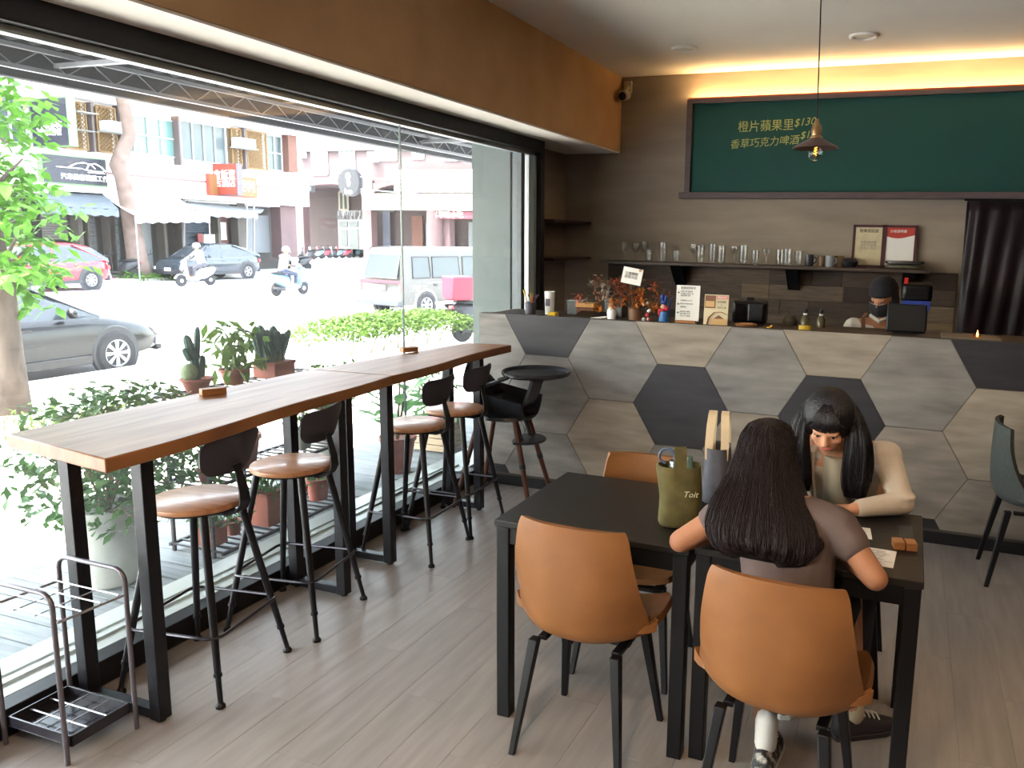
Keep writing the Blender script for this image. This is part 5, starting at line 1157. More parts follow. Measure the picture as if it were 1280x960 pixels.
text('lettering', 'Inn', .55, (p.x, p.y-.27, p.z-.68), (R(90), 0, 0), WT, t, ext=.01)
obj('figure_mark', G().ell((p.x, p.y-.26, p.z+.45), (.22, .03, .26), n=12, m=8).ell((p.x+.03, p.y-.26, p.z+.0), (.16, .03, .34), n=12, m=8), WT, t)
obj('sign_arm', G().cyl((p.x+.9, p.y, p.z+.4), (p.x+2.0, YB, p.z+.4), .05, n=6).cyl((p.x+.9, p.y, p.z-.5), (p.x+2.0, YB, p.z-.5), .05, n=6), WM, t)
# traffic signal and poles
p = on_z(347, 312, -.47); p = Vector((-33.6, 40.2, -.47)); q0, q1 = on_y(347, 168, 40.2), on_y(349, 322, 40.2)
t = thing('signal_pole', 'pale steel street pole at the corner beside the blue scooter rider', 'pole', (q1.x, q1.y, -.47)); obj('pole', G().cyl((q1.x, 40.2, -.47), (q0.x, 40.2, 9.5), .14, n=10), WM, t)
q = on_y(332, 268, 40.2); h = thing('traffic_light', 'upright pedestrian signal head with red lamp left of the pale pole', 'traffic light', (q.x, 40.0, q.z-.6))
obj('housing', G().b2(q.x-.55, q.x-.1, 39.8, 40.15, q.z-.75, q.z+.65), mat('signal_green', '3f6a50', .5), h, bev=.03); obj('housing', G().b2(q.x+.15, q.x+.55, 39.8, 40.15, q.z-.7, q.z+.6), mat('signal_green', '3f6a50'), h, bev=.03)
for dz, m_ in ((.35, mat('signal_red', 'd2403c', .4)), (-.3, M['white'])): obj('lamp', G().lathe([(.001, .02), (.17, .0)], (q.x-.32, 39.79, q.z+dz), 14, rot=rot('X', 90)), m_, h)
obj('mounting_arm', G().cyl((q.x-.5, 40.05, q.z+.5), (q1.x, 40.2, q.z+.5), .04, n=6), WM, h)
obj('post', G().cyl((q.x-.05, 40.05, -.47), (q.x-.05, 40.05, q.z), .07, n=8), mat('striped_post', 'd8b63c', .5), h)
q = on_y(381, 236, 45); h = thing('traffic_light', 'horizontal three-lamp traffic signal in front of the pink wall', 'traffic light', tuple(q)); obj('housing', G().box(tuple(q), (1.5, .3, .45)), DRK, h, bev=.05)
for k in (-1, 0, 1): obj('lamp', G().lathe([(.001, .03), (.17, .0)], (q.x+.45*k, q.y-.16, q.z), 14, rot=rot('X', 90)), mat('signal_lens', '6f8a80', .3), h)
obj('mounting_arm', G().cyl((q.x-1, q.y+.1, q.z+.1), (q0.x*(q.z/9.5)+q1.x*(1-q.z/9.5), 40.2, q.z+.3), .06, n=6), WM, h)
q = on_z(352, 322, -.47); obj_ = tag(obj('utility_cabinet', bb(G(), (361, 293), (373, 325), 46, 46.6), mat('cabinet_pale', 'd0d4cc', .6), bev=.03), 'pale green utility cabinet beside the arcade pier', 'cabinet')
q = on_z(345, 326, -.47); t = tag(obj('dark_column', G().cyl((q.x*.78, q.y*.78, -.47), (q.x*.78, q.y*.78, 3.2), .16, n=12), mat('dark_column', '2e2022', .7)), 'dark reddish post at the terrace corner behind the blue scooter', 'post')
# neighbour blocks so the street stays closed from other viewpoints
obj_ = tag(obj('far_block', G().b2(-75, -45, 75, 90, -.4, 18), PKL), 'pale block far behind the arcade building', 'building')
# ================================================================ PEOPLE
def frame(fwd, up):
    f = Vector(fwd).normalized(); u = Vector(up); s_ = f.cross(u).normalized(); u = s_.cross(f).normalized()
    return Matrix((s_, f, u)).transposed()           # columns: right, forward, up
def head(g, c, F, s=1.):
    """skull, jaw, nose, lips, ears; F columns = right, forward, up; c = head centre"""
    c = Vector(c); P = lambda x, y, z: c+F @ Vector((x*s, y*s, z*s))
    g.ell(P(0, -.008, .022), (.074*s, .088*s, .088*s), F, 22, 14); g.ell(P(0, .018, -.035), (.058*s, .066*s, .072*s), F, 18, 12)
    g.ell(P(0, .052, -.082), (.026*s, .022*s, .020*s), F, 12, 8); g.ell(P(0, .072, .018), (.052*s, .014*s, .014*s), F, 12, 8)
    capg(g, P(0, .078, .012), P(0, .096, -.024), .009*s, .012*s, 10)
    for k in (-1, 1):
        g.ell(P(k*.011, .090, -.028), (.007*s, .009*s, .006*s), F, 8, 6); g.ell(P(k*.034, .062, -.022), (.024*s, .016*s, .018*s), F, 10, 8)
        g.ell(P(k*.076, -.004, -.006), (.010*s, .018*s, .028*s), F, 10, 8)
        g.ell(P(k*.028, .073, .004), (.014*s, .009*s, .009*s), F, 10, 8)
    g.ell(P(0, .082, -.050), (.020*s, .009*s, .005*s), F, 10, 6); g.ell(P(0, .080, -.058), (.018*s, .009*s, .006*s), F, 10, 6)
def face_bits(par, c, F, s=1., mouth=True):
    c = Vector(c); P = lambda x, y, z: c+F @ Vector((x*s, y*s, z*s))
    for k in (-1, 1):
        obj('eye', G().ell(P(k*.028, .0745, .003), (.0125*s, .007*s, .0055*s), F, 12, 8), mat('eye_white', 'd9d2cc', .3), par)
        obj('iris', G().ell(P(k*.028, .0805, .001), (.005*s, .003*s, .0048*s), F, 10, 6), mat('iris_dark', '20140f', .2), par)
        obj('eyelid', G().tube([P(k*(.028-.014), .078, .004), P(k*.028, .0835, .0075), P(k*(.028+.014), .074, .004)], .0022*s, 6), mat('lash', '1b1210', .6), par)
        obj('eyebrow', G().tube([P(k*.014, .083, .024), P(k*.030, .083, .029), P(k*.045, .070, .024)], .0028*s, 6, flat=.5), mat('lash', '1b1210'), par)
    if mouth: obj('lips', G().tube([P(-.020, .080, -.054), P(-.008, .0895, -.051), (P(0, .0905, -.053)), P(.008, .0895, -.051), P(.020, .080, -.054)], .0042*s, 8), mat('lip', 'a05248', .45), par)
def hand(g, w, d, up, side, s=1., curl=.35):
    """palm + five fingers; w wrist, d pointing direction, up = back of the hand, side = +1 thumb towards +right"""
    F = frame(d, up); w = Vector(w); P = lambda x, y, z: w+F @ Vector((x*s*side, y*s, z*s))
    for x in (-.026, -.009, .009, .024): capg(g, P(x*.55, .006, 0), P(x, .072, .002), .0135*s, .0115*s, 10)
    for x, l in ((-.030, .052), (-.011, .066), (.009, .070), (.028, .062)):
        a = P(x, .074, .002); b = P(x*1.1, .074+l*.45, .004-.25*curl*l); c = P(x*1.15, .074+l*.78, -.002-.75*curl*l); e = P(x*1.15, .074+l*.98, -.008-1.25*curl*l)
        capg(g, a, b, .0092*s, .0085*s, 10); capg(g, b, c, .0084*s, .0078*s, 10); capg(g, c, e, .0077*s, .0068*s, 10)
    a = P(.022, .018, -.004); b = P(.047, .045, -.010); c = P(.055, .072, -.014); capg(g, a, b, .013*s, .0105*s, 10); capg(g, b, c, .010*s, .0082*s, 10)
def limb(g, pts, rs):
    for i in range(len(pts)-1): capg(g, pts[i], pts[i+1], rs[i], rs[i+1], 14)
def torso(g, pel, wst, chs, nk, sl, sr, f=1.):
    pel, wst, chs, nk, sl, sr = map(Vector, (pel, wst, chs, nk, sl, sr)); ax = (sr-sl).normalized()
    def ring(c, up, rx, ry, n=20):
        up = up.normalized(); fy = up.cross(ax).normalized(); return [c+ax*math.cos(2*PI*j/n)*rx+fy*math.sin(2*PI*j/n)*ry for j in range(n)]
    L = [(pel-Vector((0, 0, .07)), .12, .09), (pel, .165, .115), (pel.lerp(wst, .5), .155, .11), (wst, .128, .098), (wst.lerp(chs, .5), .135, .102), (chs, .150, .105), (chs.lerp(nk, .45), .145, .088), (chs.lerp(nk, .78), .085, .06), (nk, .05, .048)]
    g.loft([ring(c, (nk-pel) if i < 3 else (nk-wst), a*f, b*f) for i, (c, a, b) in enumerate(L)])
    capg(g, chs.lerp(nk, .62), sl, .062*f, .056*f); capg(g, chs.lerp(nk, .62), sr, .062*f, .056*f)
def scale_g(g, k): return g
def strands(surf, n, rn_, r=.0016, off=.003, v0=.02, v1=1., seg=16, wav=.004):
    g = G()
    for i in range(n):
        u = rn_.random(); a = rn_.uniform(v0, v0+.25); b = v1*rn_.uniform(.82, 1.0); ph = rn_.uniform(0, 6); pts = []
        for k in range(seg+1):
            v = a+(b-a)*k/seg; p = surf(u+.006*math.sin(v*7+ph), v); pts.append(p+Vector((math.sin(v*9+ph), math.cos(v*8+ph), 0))*wav*v)
        g.tube(pts, [r]*seg+[r*.3], 4)
    return g
# ---- woman with her back to the viewer
W1 = thing('person', 'woman with long dark hair and taupe T-shirt seated with her back to the viewer', 'person', (-.28, 2.35, 0))
hc1 = Vector((-.378, 2.545, 1.042)); F1 = frame((-.05, .93, -.45), (0, .3, 1))
pel, wst, chs, nk = Vector((-.275, 2.33, .545)), Vector((-.28, 2.36, .71)), Vector((-.300, 2.405, .87)), Vector((-.335, 2.455, .980)); sl, sr = Vector((-.465, 2.41, .908)), Vector((-.145, 2.385, .908))
el_l, wr_l = Vector((-.618, 2.37, .795)), Vector((-.475, 2.60, .786)); el_r, wr_r = Vector((-.030, 2.325, .790)), Vector((-.155, 2.545, .786))
g = G(); head(g, hc1, F1); capg(g, nk-Vector((0, .01, .03)), hc1-Vector((0, .02, .05)), .048, .045); torso(g, pel, wst, chs, nk, sl, sr, .96)
limb(g, [sl, el_l, wr_l], [.043, .036, .0245]); limb(g, [sr, el_r, wr_r], [.043, .036, .0245])
hand(g, wr_l, (.6, .8, -.04), (0, 0, 1), 1, .95, .3); hand(g, wr_r, (-.75, .6, -.04), (0, 0, 1), -1, .95, .5)
kn_l, kn_r = Vector((-.40, 2.70, .555)), Vector((-.13, 2.74, .555)); an_l, an_r = Vector((-.335, 2.50, .11)), Vector((-.075, 2.80, .10))
limb(g, [pel+Vector((-.075, .02, -.01)), kn_l, an_l], [.085, .058, .036]); limb(g, [pel+Vector((.075, .02, -.01)), kn_r, an_r], [.085, .058, .036])
for an, d in ((an_l, (0, .05, 0)), (an_r, (.03, .03, 0))): capg(g, an, an+Vector(d)+Vector((0, 0, -.06)), .032, .022)
blob('body', g, SKIN, W1, .0058, 3)
TEE = mat('taupe_tee', '5f504d', .9, col2='564744', scale=8, bump=.12, bscale=14); g = G(); torso(g, pel+Vector((0, 0, .0)), wst, chs, nk-Vector((0, 0, .02)), sl, sr, 1.08)
for s_, e_ in ((sl, el_l), (sr, el_r)): capg(g, s_, s_.lerp(e_, .28), .058, .054); capg(g, s_.lerp(e_, .28), s_.lerp(e_, .34), .055, .055)
blob('shirt', g, TEE, W1, .007, 4)
DK_ = mat('dark_shorts', '23232b', .9, bump=.1, bscale=20); g = G(); g.loft([[pel+Vector((math.cos(2*PI*j/18)*a, math.sin(2*PI*j/18)*b+.0, z)) for j in range(18)] for z, a, b in ((-.085, .12, .10), (-.05, .17, .125), (.04, .175, .128), (.07, .165, .118))])
for k, kn in ((-1, kn_l), (1, kn_r)): capg(g, pel+Vector((k*.075, .02, -.005)), (pel+Vector((k*.075, .02, 0))).lerp(kn, .8), .097, .075)
blob('shorts', g, DK_, W1, .008, 3)
def shoe(par, an, d, m_, sock, sole):
    d = Vector(d).normalized(); F = frame(d, (0, 0, 1)); b = Vector((an.x, an.y, 0))
    P = lambda x, y, z: b+F @ Vector((x, y, z)); rg = []
    for y, w, h in ((-.075, .02, .05), (-.065, .034, .085), (-.02, .038, .09), (.04, .042, .078), (.09, .046, .06), (.135, .042, .05), (.165, .028, .04), (.175, .012, .034)):
        rg.append([P(w*math.cos(a), y, .022+(h-.022)*max(0, math.sin(a))) if math.sin(a) > -.01 else P(w*math.cos(a), y, .018) for a in [2*PI*j/16 for j in range(16)]])
    o = obj('shoe', G().loft(rg), m_, par, smooth=60)
    rg = [[P(w*1.08*math.cos(a), y, z) for a in [2*PI*j/4+PI/4 for j in range(4)]] for y, w, z in ()]
    pl_ = [P(x, y, 0) for x, y in ((-.03, -.08), (.03, -.08), (.04, -.02), (.046, .06), (.05, .11), (.036, .165), (.0, .182), (-.036, .165), (-.05, .11), (-.046, .06), (-.04, -.02))]
    obj('sole', G().prism(pl_, (0, 0, .022)), sole, o, bev=.005)
    g = G()
    for i in range(4): g.tube([P(-.028, .03+.02*i, .084-.007*i), P(0, .035+.02*i, .092-.007*i), P(.028, .03+.02*i, .084-.007*i)], .003, 5)
    obj('laces', g, mat('lace_white', 'd8d6d0', .8), o)
    if sock: capg(g2 := G(), an+Vector((0, 0, -.02)), an+Vector((0, -.004, .065)), .037, .037); obj('sock', g2, sock, par)
SKW = mat('white_sock', 'dedad4', .9, bump=.1, bscale=200); SHB_ = mat('sneaker_dark', '35353a', .7, col2='b9b6b0', scale=30, contrast=(.5, .62)); SOL = mat('sole_white', 'c9c6c0', .7); SHD = mat('loafer_dark', '2a2226', .5)
shoe(W1, an_l, (.02, 1, 0), SHB_, SKW, SOL); shoe(W1, an_r, (.80, .60, 0), SHD, mat('beige_sock', 'b3a58a', .9), SHD)
H1 = [(-.02, 1.177, 2.545, .015, .015), (.015, 1.173, 2.544, .04, .045), (.06, 1.158, 2.54, .066, .075), (.13, 1.126, 2.53, .086, .092), (.25, 1.072, 2.505, .095, .10), (.38, 1.015, 2.46, .112, .095), (.5, .970, 2.415, .138, .088), (.62, .930, 2.38, .160, .082), (.75, .890, 2.355, .172, .076), (.86, .860, 2.335, .170, .068), (.93, .838, 2.325, .155, .056), (.975, .824, 2.32, .125, .045), (1.0, .818, 2.32, .09, .03)]
def hair1(u, v):
    for i in range(len(H1)-1):
        if v <= H1[i+1][0]+1e-6: break
    a, b = H1[i], H1[i+1]; f = (v-a[0])/(b[0]-a[0]); z, y, rx, ry = [a[k]*(1-f)+b[k]*f for k in (1, 2, 3, 4)]
    t = 2*PI*u; rip = 1+(.018*math.sin(t*9)+.012*math.sin(t*17+2)+.008*math.sin(t*31+v*6))*min(1, v*2.5)
    x = -.385+.030*min(1, v)-.015*math.sin(v*3)
    drop = .016*math.sin(t*3+1)*max(0, v-.8)*5+.007*math.sin(t*13)*max(0, v-.85)*6
    y -= .022*min(1, max(0, v-.35)*3); x += .016*min(1, max(0, v-.3)*3)
    return Vector((x+math.cos(t)*rx*rip, y+math.sin(t)*ry*rip-(0 if math.sin(t) < 0 else .035*(math.sin(t))*min(1, v*3)), z+drop))
g = G(); rg = [[hair1(j/96, i/40) for j in range(96)] for i in range(41)]; g.loft(rg); HR = obj('hair', g, HAIRB, W1, smooth=180)
tag(obj('hair_strands', strands(lambda u, v: hair1(u, v), 520, random.Random(4)), HAIRB, HR, smooth=180), kind='stuff')
# ---- woman in cardigan facing the viewer
W2 = thing('person', 'woman with long black hair and cream cardigan facing the viewer, looking down at papers', 'person', (-.2, 3.25, 0))
hc2 = Vector((-.245, 3.045, 1.075)); F2 = frame((-.04, -.86, -.50), (0, -.45, 1))
pel, wst, chs, nk = Vector((-.20, 3.27, .545)), Vector((-.20, 3.25, .70)), Vector((-.205, 3.20, .865)), Vector((-.225, 3.135, .985)); sl, sr = Vector((-.37, 3.17, .94)), Vector((-.035, 3.17, .94))
el_l, wr_l = Vector((-.455, 3.07, .798)), Vector((-.30, 2.915, .787)); el_r, wr_r = Vector((.030, 3.055, .800)), Vector((-.125, 2.945, .790))
g = G(); head(g, hc2, F2); capg(g, nk-Vector((0, 0, .03)), hc2+Vector((0, .03, -.04)), .046, .045); torso(g, pel, wst, chs, nk, sl, sr, .94)
limb(g, [sl, el_l, wr_l], [.044, .036, .025]); limb(g, [sr, el_r, wr_r], [.044, .036, .025]); hand(g, wr_l, (.7, -.6, -.05), (0, 0, 1), -1, .95, .5); hand(g, wr_r, (-.9, -.35, -.04), (0, 0, 1), 1, .95, .4)
for k in (-1, 1): limb(g, [pel+Vector((k*.075, -.02, -.01)), pel+Vector((k*.11, -.36, .0)), pel+Vector((k*.11, -.30, -.44))], [.085, .058, .036]); capg(g, pel+Vector((k*.11, -.30, -.44)), pel+Vector((k*.11, -.40, -.505)), .037, .03)
blob('body', g, mat('skin_fair', 'd09a7c', .5, col2='c48c6e', scale=9, spec=.3), W2, .0058, 3); face_bits(W2, hc2, F2)
CARD = mat('cream_cardigan', 'd0c2b2', .9, col2='c5b7a6', scale=8, bump=.18, bscale=60); g = G(); torso(g, pel, wst, chs, nk-Vector((0, -.01, .04)), sl, sr, 1.06)
for s_, e_, w_ in ((sl, el_l, wr_l), (sr, el_r, wr_r)): limb(g, [s_, s_.lerp(e_, .5), e_, w_.lerp(e_, .12)], [.054, .050, .046, .034]); g.ell(s_.lerp(e_, .66)+Vector((0, -.010, 0)), (.054, .054, .018)); g.ell(e_.lerp(w_, .38), (.042, .042, .038)); g.ell(e_+Vector((0, 0, .028)), (.05, .05, .016))
blob('cardigan', g, CARD, W2, .0065, 3)
g = G(); g.loft([[c_+Vector((math.cos(2*PI*j/16)*a, math.sin(2*PI*j/16)*b, 0)) for j in range(16)] for c_, a, b in ((wst+Vector((0, -.02, -.05)), .075, .112), (wst.lerp(chs, .5)+Vector((0, -.025, 0)), .075, .118), (chs+Vector((0, -.03, 0)), .07, .118), (chs.lerp(nk, .6)+Vector((0, -.02, 0)), .05, .085))])
blob('inner_top', g, mat('grey_inner_top', '9c9280', .9, bump=.1, bscale=40), W2, .008, 3)
for k in (-1, 1): obj('lapel', G().tube([(-.215+k*.055, 3.115, .995), (-.215+k*.085, 3.062, .95), (-.21+k*.09, 3.075, .86), (-.205+k*.08, 3.12, .74)], [.010, .014, .014, .012], 8, flat=.6), CARD, W2)
g = G(); g.ell(pel, (.175, .14, .10))
for k in (-1, 1): limb(g, [pel+Vector((k*.075, -.02, -.01)), pel+Vector((k*.11, -.36, .0)), pel+Vector((k*.11, -.30, -.40))], [.097, .068, .052])
blob('trousers', g, DK_, W2, .009, 3)
for k in (-1, 1): shoe(W2, Vector((pel.x+k*.11, pel.y-.30, .10)), (k*.1, -1, 0), SHD, None, SOL)
# hair: cap with parting plus long locks down the front and back
BK = mat('black_hair', '121015', .32, col2='1e1a20', scale=40, stretch=(6, 6, .5), spec=.5, bump=.6)
g = G(); P = lambda x, y, z: hc2+F2 @ Vector((x, y, z))
cap_ = G(); cap_.ell(P(0, -.014, .030), (.094, .106, .100), F2, 40, 26)
keep = []
for f in cap_.f:
    c_ = sum((Vector(cap_.v[i]) for i in f), Vector())/len(f); l_ = F2.transposed() @ (c_-hc2)
    if not (l_.y > .045 and l_.z < .040 and abs(l_.x) < .062) and l_.z > -.07: keep.append(f)
cap_.f = keep; cap_.mi = [0]*len(keep)
H2 = obj('hair', cap_, BK, W2, smooth=180); s_ = H2.modifiers.new('solid', 'SOLIDIFY'); s_.thickness = .012
def lock(A_, B_, C_, D_, w0, w1, th):
    A_, B_, C_, D_ = map(Vector, (A_, B_, C_, D_))
    def f(u, v):
        c_ = A_*(1-v)**3+B_*3*v*(1-v)**2+C_*3*v*v*(1-v)+D_*v**3; w = (w0+(w1-w0)*math.sin(PI*min(1, v*.62+.02)))*(1-.45*max(0, v-.8)*5*.5); t = 2*PI*u
        k = 1+.07*math.sin(t*6+v*2)+.05*math.sin(t*11)
        return c_+Vector((math.cos(t)*w*k, math.sin(t)*th*k*(1 if v < .85 else (1-v)/.15*.7+.3), 0))
    return f
LK = [lock((-.175, 3.06, 1.15), (-.125, 3.02, 1.05), (-.13, 3.02, .95), (-.135, 3.045, .800), .018, .050, .030), lock((-.315, 3.06, 1.15), (-.37, 3.02, 1.05), (-.355, 3.02, .95), (-.33, 3.045, .805), .018, .042, .030),
      lock((-.245, 3.14, 1.13), (-.245, 3.24, 1.05), (-.235, 3.30, .95), (-.22, 3.315, .80), .07, .125, .035)]
for lf in LK:
    o = obj('hair_lock', G().loft([[lf(j/40, i/24) for j in range(40)] for i in range(25)]), BK, H2, smooth=180)
g = G(); r_ = random.Random(8)
for lf in LK: h_ = strands(lf, 110, r_, .0014, v0=.05); g.add(h_.v, h_.f)
for i in range(110):      # fringe falling from the parting over the forehead
    k = r_.uniform(-1, 1); a_ = P(k*.012, .035, .118); b_ = P(k*.052, .088, .078); c_ = P(k*.070, .096-.03*abs(k), .050-.010*r_.random()); e_ = P(k*.082, .084-.05*abs(k), .030-.05*abs(k)-.015*r_.random())
    g.tube([a_, b_, c_, e_], [.0026, .003, .0026, .0006], 5)
tag(obj('hair_strands', g, BK, H2, smooth=180), kind='stuff')
# ---- barista behind the counter
W3 = thing('person', 'barista in black cap, black face mask, white shirt and brown apron behind the counter', 'person', (-.18, 5.8, 0))
hc3 = Vector((-.165, 5.68, 1.385)); F3 = frame((-.38, -.80, -.42), (-.1, -.35, 1))
pel, wst, chs, nk = Vector((-.18, 5.92, .78)), Vector((-.18, 5.87, .94)), Vector((-.18, 5.79, 1.11)), Vector((-.175, 5.735, 1.245)); sl, sr = Vector((-.345, 5.76, 1.17)), Vector((-.01, 5.78, 1.18))
g = G(); head(g, hc3, F3); capg(g, nk-Vector((0, 0, .03)), hc3+Vector((0, .02, -.04)), .05, .046); torso(g, pel, wst, chs, nk, sl, sr)
el_l, wr_l = Vector((-.40, 5.74, .93)), Vector((-.27, 5.64, .90)); el_r, wr_r = Vector((.05, 5.74, .93)), Vector((-.07, 5.65, .90))
limb(g, [sl, el_l, wr_l], [.047, .038, .027]); limb(g, [sr, el_r, wr_r], [.047, .038, .027]); hand(g, wr_l, (.5, -.8, 0), (0, 0, 1), 1); hand(g, wr_r, (-.5, -.8, 0), (0, 0, 1), -1)
for k in (-1, 1): limb(g, [pel+Vector((k*.08, 0, -.02)), Vector((-.18+k*.09, 5.88, .43)), Vector((-.18+k*.09, 5.95, .08))], [.09, .06, .04]); capg(g, (-.18+k*.09, 5.93, .05), (-.18+k*.10, 5.80, .035), .04, .032)
blob('body', g, SKIN, W3, .009, 3); face_bits(W3, hc3, F3, mouth=False)
g = G(); torso(g, pel, wst, chs, nk-Vector((0, 0, .05)), sl, sr, 1.1)
for s_, e_, w_ in ((sl, el_l, wr_l), (sr, el_r, wr_r)): limb(g, [s_, e_, e_.lerp(w_, .7)], [.068, .055, .042])
blob('shirt', g, mat('shirt_offwhite', 'c7c0b6', .9, bump=.1, bscale=30), W3, .009, 3)
g = G(); P = lambda x, y, z: hc3+F3 @ Vector((x, y, z)); g.ell(P(0, -.018, .036), (.093, .106, .105), F3, 30, 20); c2_ = []
for f in g.f:
    l_ = F3.transposed() @ (sum((Vector(g.v[i]) for i in f), Vector())/len(f)-hc3)
    if not (l_.y > .03 and l_.z < .040): c2_.append(f)
g.f = c2_; g.mi = [0]*len(c2_); o = obj('cap', g, mat('black_cap', '17131a', .9, bump=.1, bscale=120), W3, smooth=180); s_ = o.modifiers.new('solid', 'SOLIDIFY'); s_.thickness = .012
obj('cap_sides', G().ell(P(.072, -.02, -.03), (.022, .05, .07), F3, 14, 10).ell(P(-.072, -.02, -.03), (.022, .05, .07), F3, 14, 10).ell(P(0, -.07, -.03), (.07, .04, .07), F3, 14, 10), mat('black_cap', '17131a'), W3, smooth=180)
obj('face_mask', G().sheet(lambda u, v: P((u-.5)*.15, .092-.55*((u-.5)*.15)**2/.09-.018*abs(v-.45)+.016*(1-abs(2*u-1)), -.010-.088*v), 14, 10, .004), mat('black_mask', '17161b', .8), W3, smooth=180)
obj('glasses', G().tube([P(-.052, .087, .004), P(-.02, .096, -.006), P(0, .10, .002), P(.02, .096, -.006), P(.052, .087, .004)], .0022, 6), mat('glasses_metal', 'b9b4aa', .3, .8), W3)
AP = mat('apron_brown', '6a4630', .8); g = G(); fy = -1
obj('apron_strap', G().tube([(-.27, 5.80, 1.265), (-.285, 5.70, 1.24), (-.272, 5.665, 1.15), (-.25, 5.67, 1.06)], .013, 8, flat=.5), AP, W3); obj('apron_strap', G().tube([(-.09, 5.80, 1.265), (-.075, 5.71, 1.24), (-.09, 5.675, 1.15), (-.11, 5.67, 1.06)], .013, 8, flat=.5), AP, W3)
obj('apron_bib', G().sheet(lambda u, v: (-.28+.20*u, 5.668+.0*v+.12*(u-.5)**2+.10*v, 1.10-.55*v), 8, 8, .006), AP, W3)
obj('collar', G().tube([(-.235, 5.70, 1.26), (-.18, 5.675, 1.225), (-.12, 5.70, 1.26), (-.14, 5.79, 1.27), (-.22, 5.79, 1.27)], .012, 8, closed=True), mat('shirt_offwhite', 'c7c0b6'), W3)
obj('trousers', G().tube([(-.27, 5.92, .80), (-.27, 5.88, .43), (-.27, 5.95, .1)], [.105, .075, .06], 14).tube([(-.09, 5.92, .80), (-.09, 5.88, .43), (-.09, 5.95, .1)], [.105, .075, .06], 14), DK_, W3)
for k in (-1, 1): shoe(W3, Vector((-.18+k*.09, 5.95, .1)), (k*.1, -1, 0), SHD, None, SOL)
# ================================================================ THINGS ON COUNTER AND SHELF
CZ = 1.2
GLS = glass_mat('drinking_glass', (.95, .96, .96), 1.5, gmax=.38)
rn = random.Random(21)
def tumbler(lab, x, y, r, h, stem=False):
    t = thing('wine_glass' if stem else 'drinking_glass', lab, 'glass', (x, y, 1.5402), world=False, group='glasses on the wall shelf')
    if stem: obj('bowl', G().lathe([(.034, 0), (.034, .003), (.004, .008), (.004, .07), (.02, .085), (r, .115), (r*.9, h), (r*.86, h), (r*.94, .115), (.018, .09), (.001, .08)], n=18, cap=False), GLS, t, local=True)
    else: obj('bowl', G().lathe([(.001, 0), (r*.82, 0), (r*.86, .006), (r, h), (r*.95, h), (r*.82, .012), (.001, .01)], n=18), GLS, t, local=True)
    return t
gl = [(-2.42, 6.93, .036, .165, 1), (-2.30, 6.90, .036, .16, 1), (-2.235, 6.95, .036, .17, 1), (-2.175, 6.9, .034, .10, 0), (-2.06, 6.93, .040, .17, 0), (-1.93, 6.9, .034, .10, 0), (-1.79, 6.95, .038, .16, 1), (-1.71, 6.88, .04, .15, 0), (-1.62, 6.95, .04, .165, 0), (-1.53, 6.89, .04, .15, 0),
      (-1.43, 6.94, .036, .15, 1), (-1.34, 6.88, .04, .16, 0), (-1.25, 6.94, .038, .12, 0), (-1.15, 6.90, .036, .14, 1), (-1.04, 6.93, .04, .13, 0), (-.97, 6.87, .038, .14, 0), (-.89, 6.93, .036, .12, 0)]
nm = ['leftmost', 'second', 'third', 'fourth', 'fifth', 'sixth', 'seventh', 'eighth', 'middle', 'tenth', 'eleventh', 'twelfth', 'thirteenth', 'fourteenth', 'fifteenth', 'sixteenth', 'rightmost']
for k, (x, y, r, h, s_) in enumerate(gl):
    tumbler(('clear stemmed glass, ' if s_ else 'clear straight glass, ')+(nm[k]+' of the glasses on the wall shelf' if k in (0, 8, 16) else nm[k]+' from the left of the glasses on the wall shelf'), x, y, r, h, s_)
def mug(lab, x, y, r, h, m_, handle=1):
    t = thing('mug', lab, 'mug', (x, y, 1.5402), world=False, group='mugs on the wall shelf')
    obj('cup', G().lathe([(.001, 0), (r*.9, 0), (r, .01), (r, h), (r*.9, h), (r*.88, .012), (.001, .01)], n=24), m_, t, local=True)
    if handle: obj('handle', G().tube([(r*.95, 0, h*.8), (r*1.5, 0, h*.75), (r*1.6, 0, h*.45), (r*.95, 0, h*.22)], .006, 8), m_, t, local=True)
mug('dark grey mug right of the glasses on the wall shelf', -.80, 6.92, .036, .095, mat('mug_dark', '2f2e33', .4))
mug('brown mug between the dark and the pale mug', -.70, 6.95, .036, .085, mat('mug_brown', '6b533a', .5))
mug('pale grey-blue mug in the middle of the shelf mugs', -.635, 6.90, .034, .09, mat('mug_pale', '8e949b', .4))
mug('ochre brown mug beside the black bowl', -.565, 6.96, .037, .09, mat('mug_ochre', '7d6240', .5))
t = thing('black_bowl', 'round black ceramic bowl in front of the framed certificates', 'bowl', (-.475, 6.88, 1.5402)); obj('bowl', G().lathe([(.001, 1.5405), (.04, 1.5405), (.062, 1.565), (.066, 1.59), (.05, 1.615), (.042, 1.612), (.055, 1.59), (.001, 1.56)], (-.475, 6.88, 0), 26), mat('bowl_black', '1e2026', .3), t)
t = thing('certificate_frame', 'dark red double frame holding two certificates on the shelf', 'picture frame', (-.23, 7.02, 1.5402))
Fm = mat('frame_burgundy', '4a1f26', .4); x0, x1, z0, z1 = -.475, .02, 1.541, 1.885
f = G(); f.b2(x0, x1, 7.03, 7.045, z1-.018, z1).b2(x0, x1, 7.03, 7.045, z0, z0+.018).b2(x0, x0+.016, 7.03, 7.045, z0, z1).b2(x1-.016, x1, 7.03, 7.045, z0, z1).b2(-.245, -.215, 7.03, 7.045, z0, z1).b2(x0, x1, 7.046, 7.056, z0, z1); obj('frame', f, Fm, t)
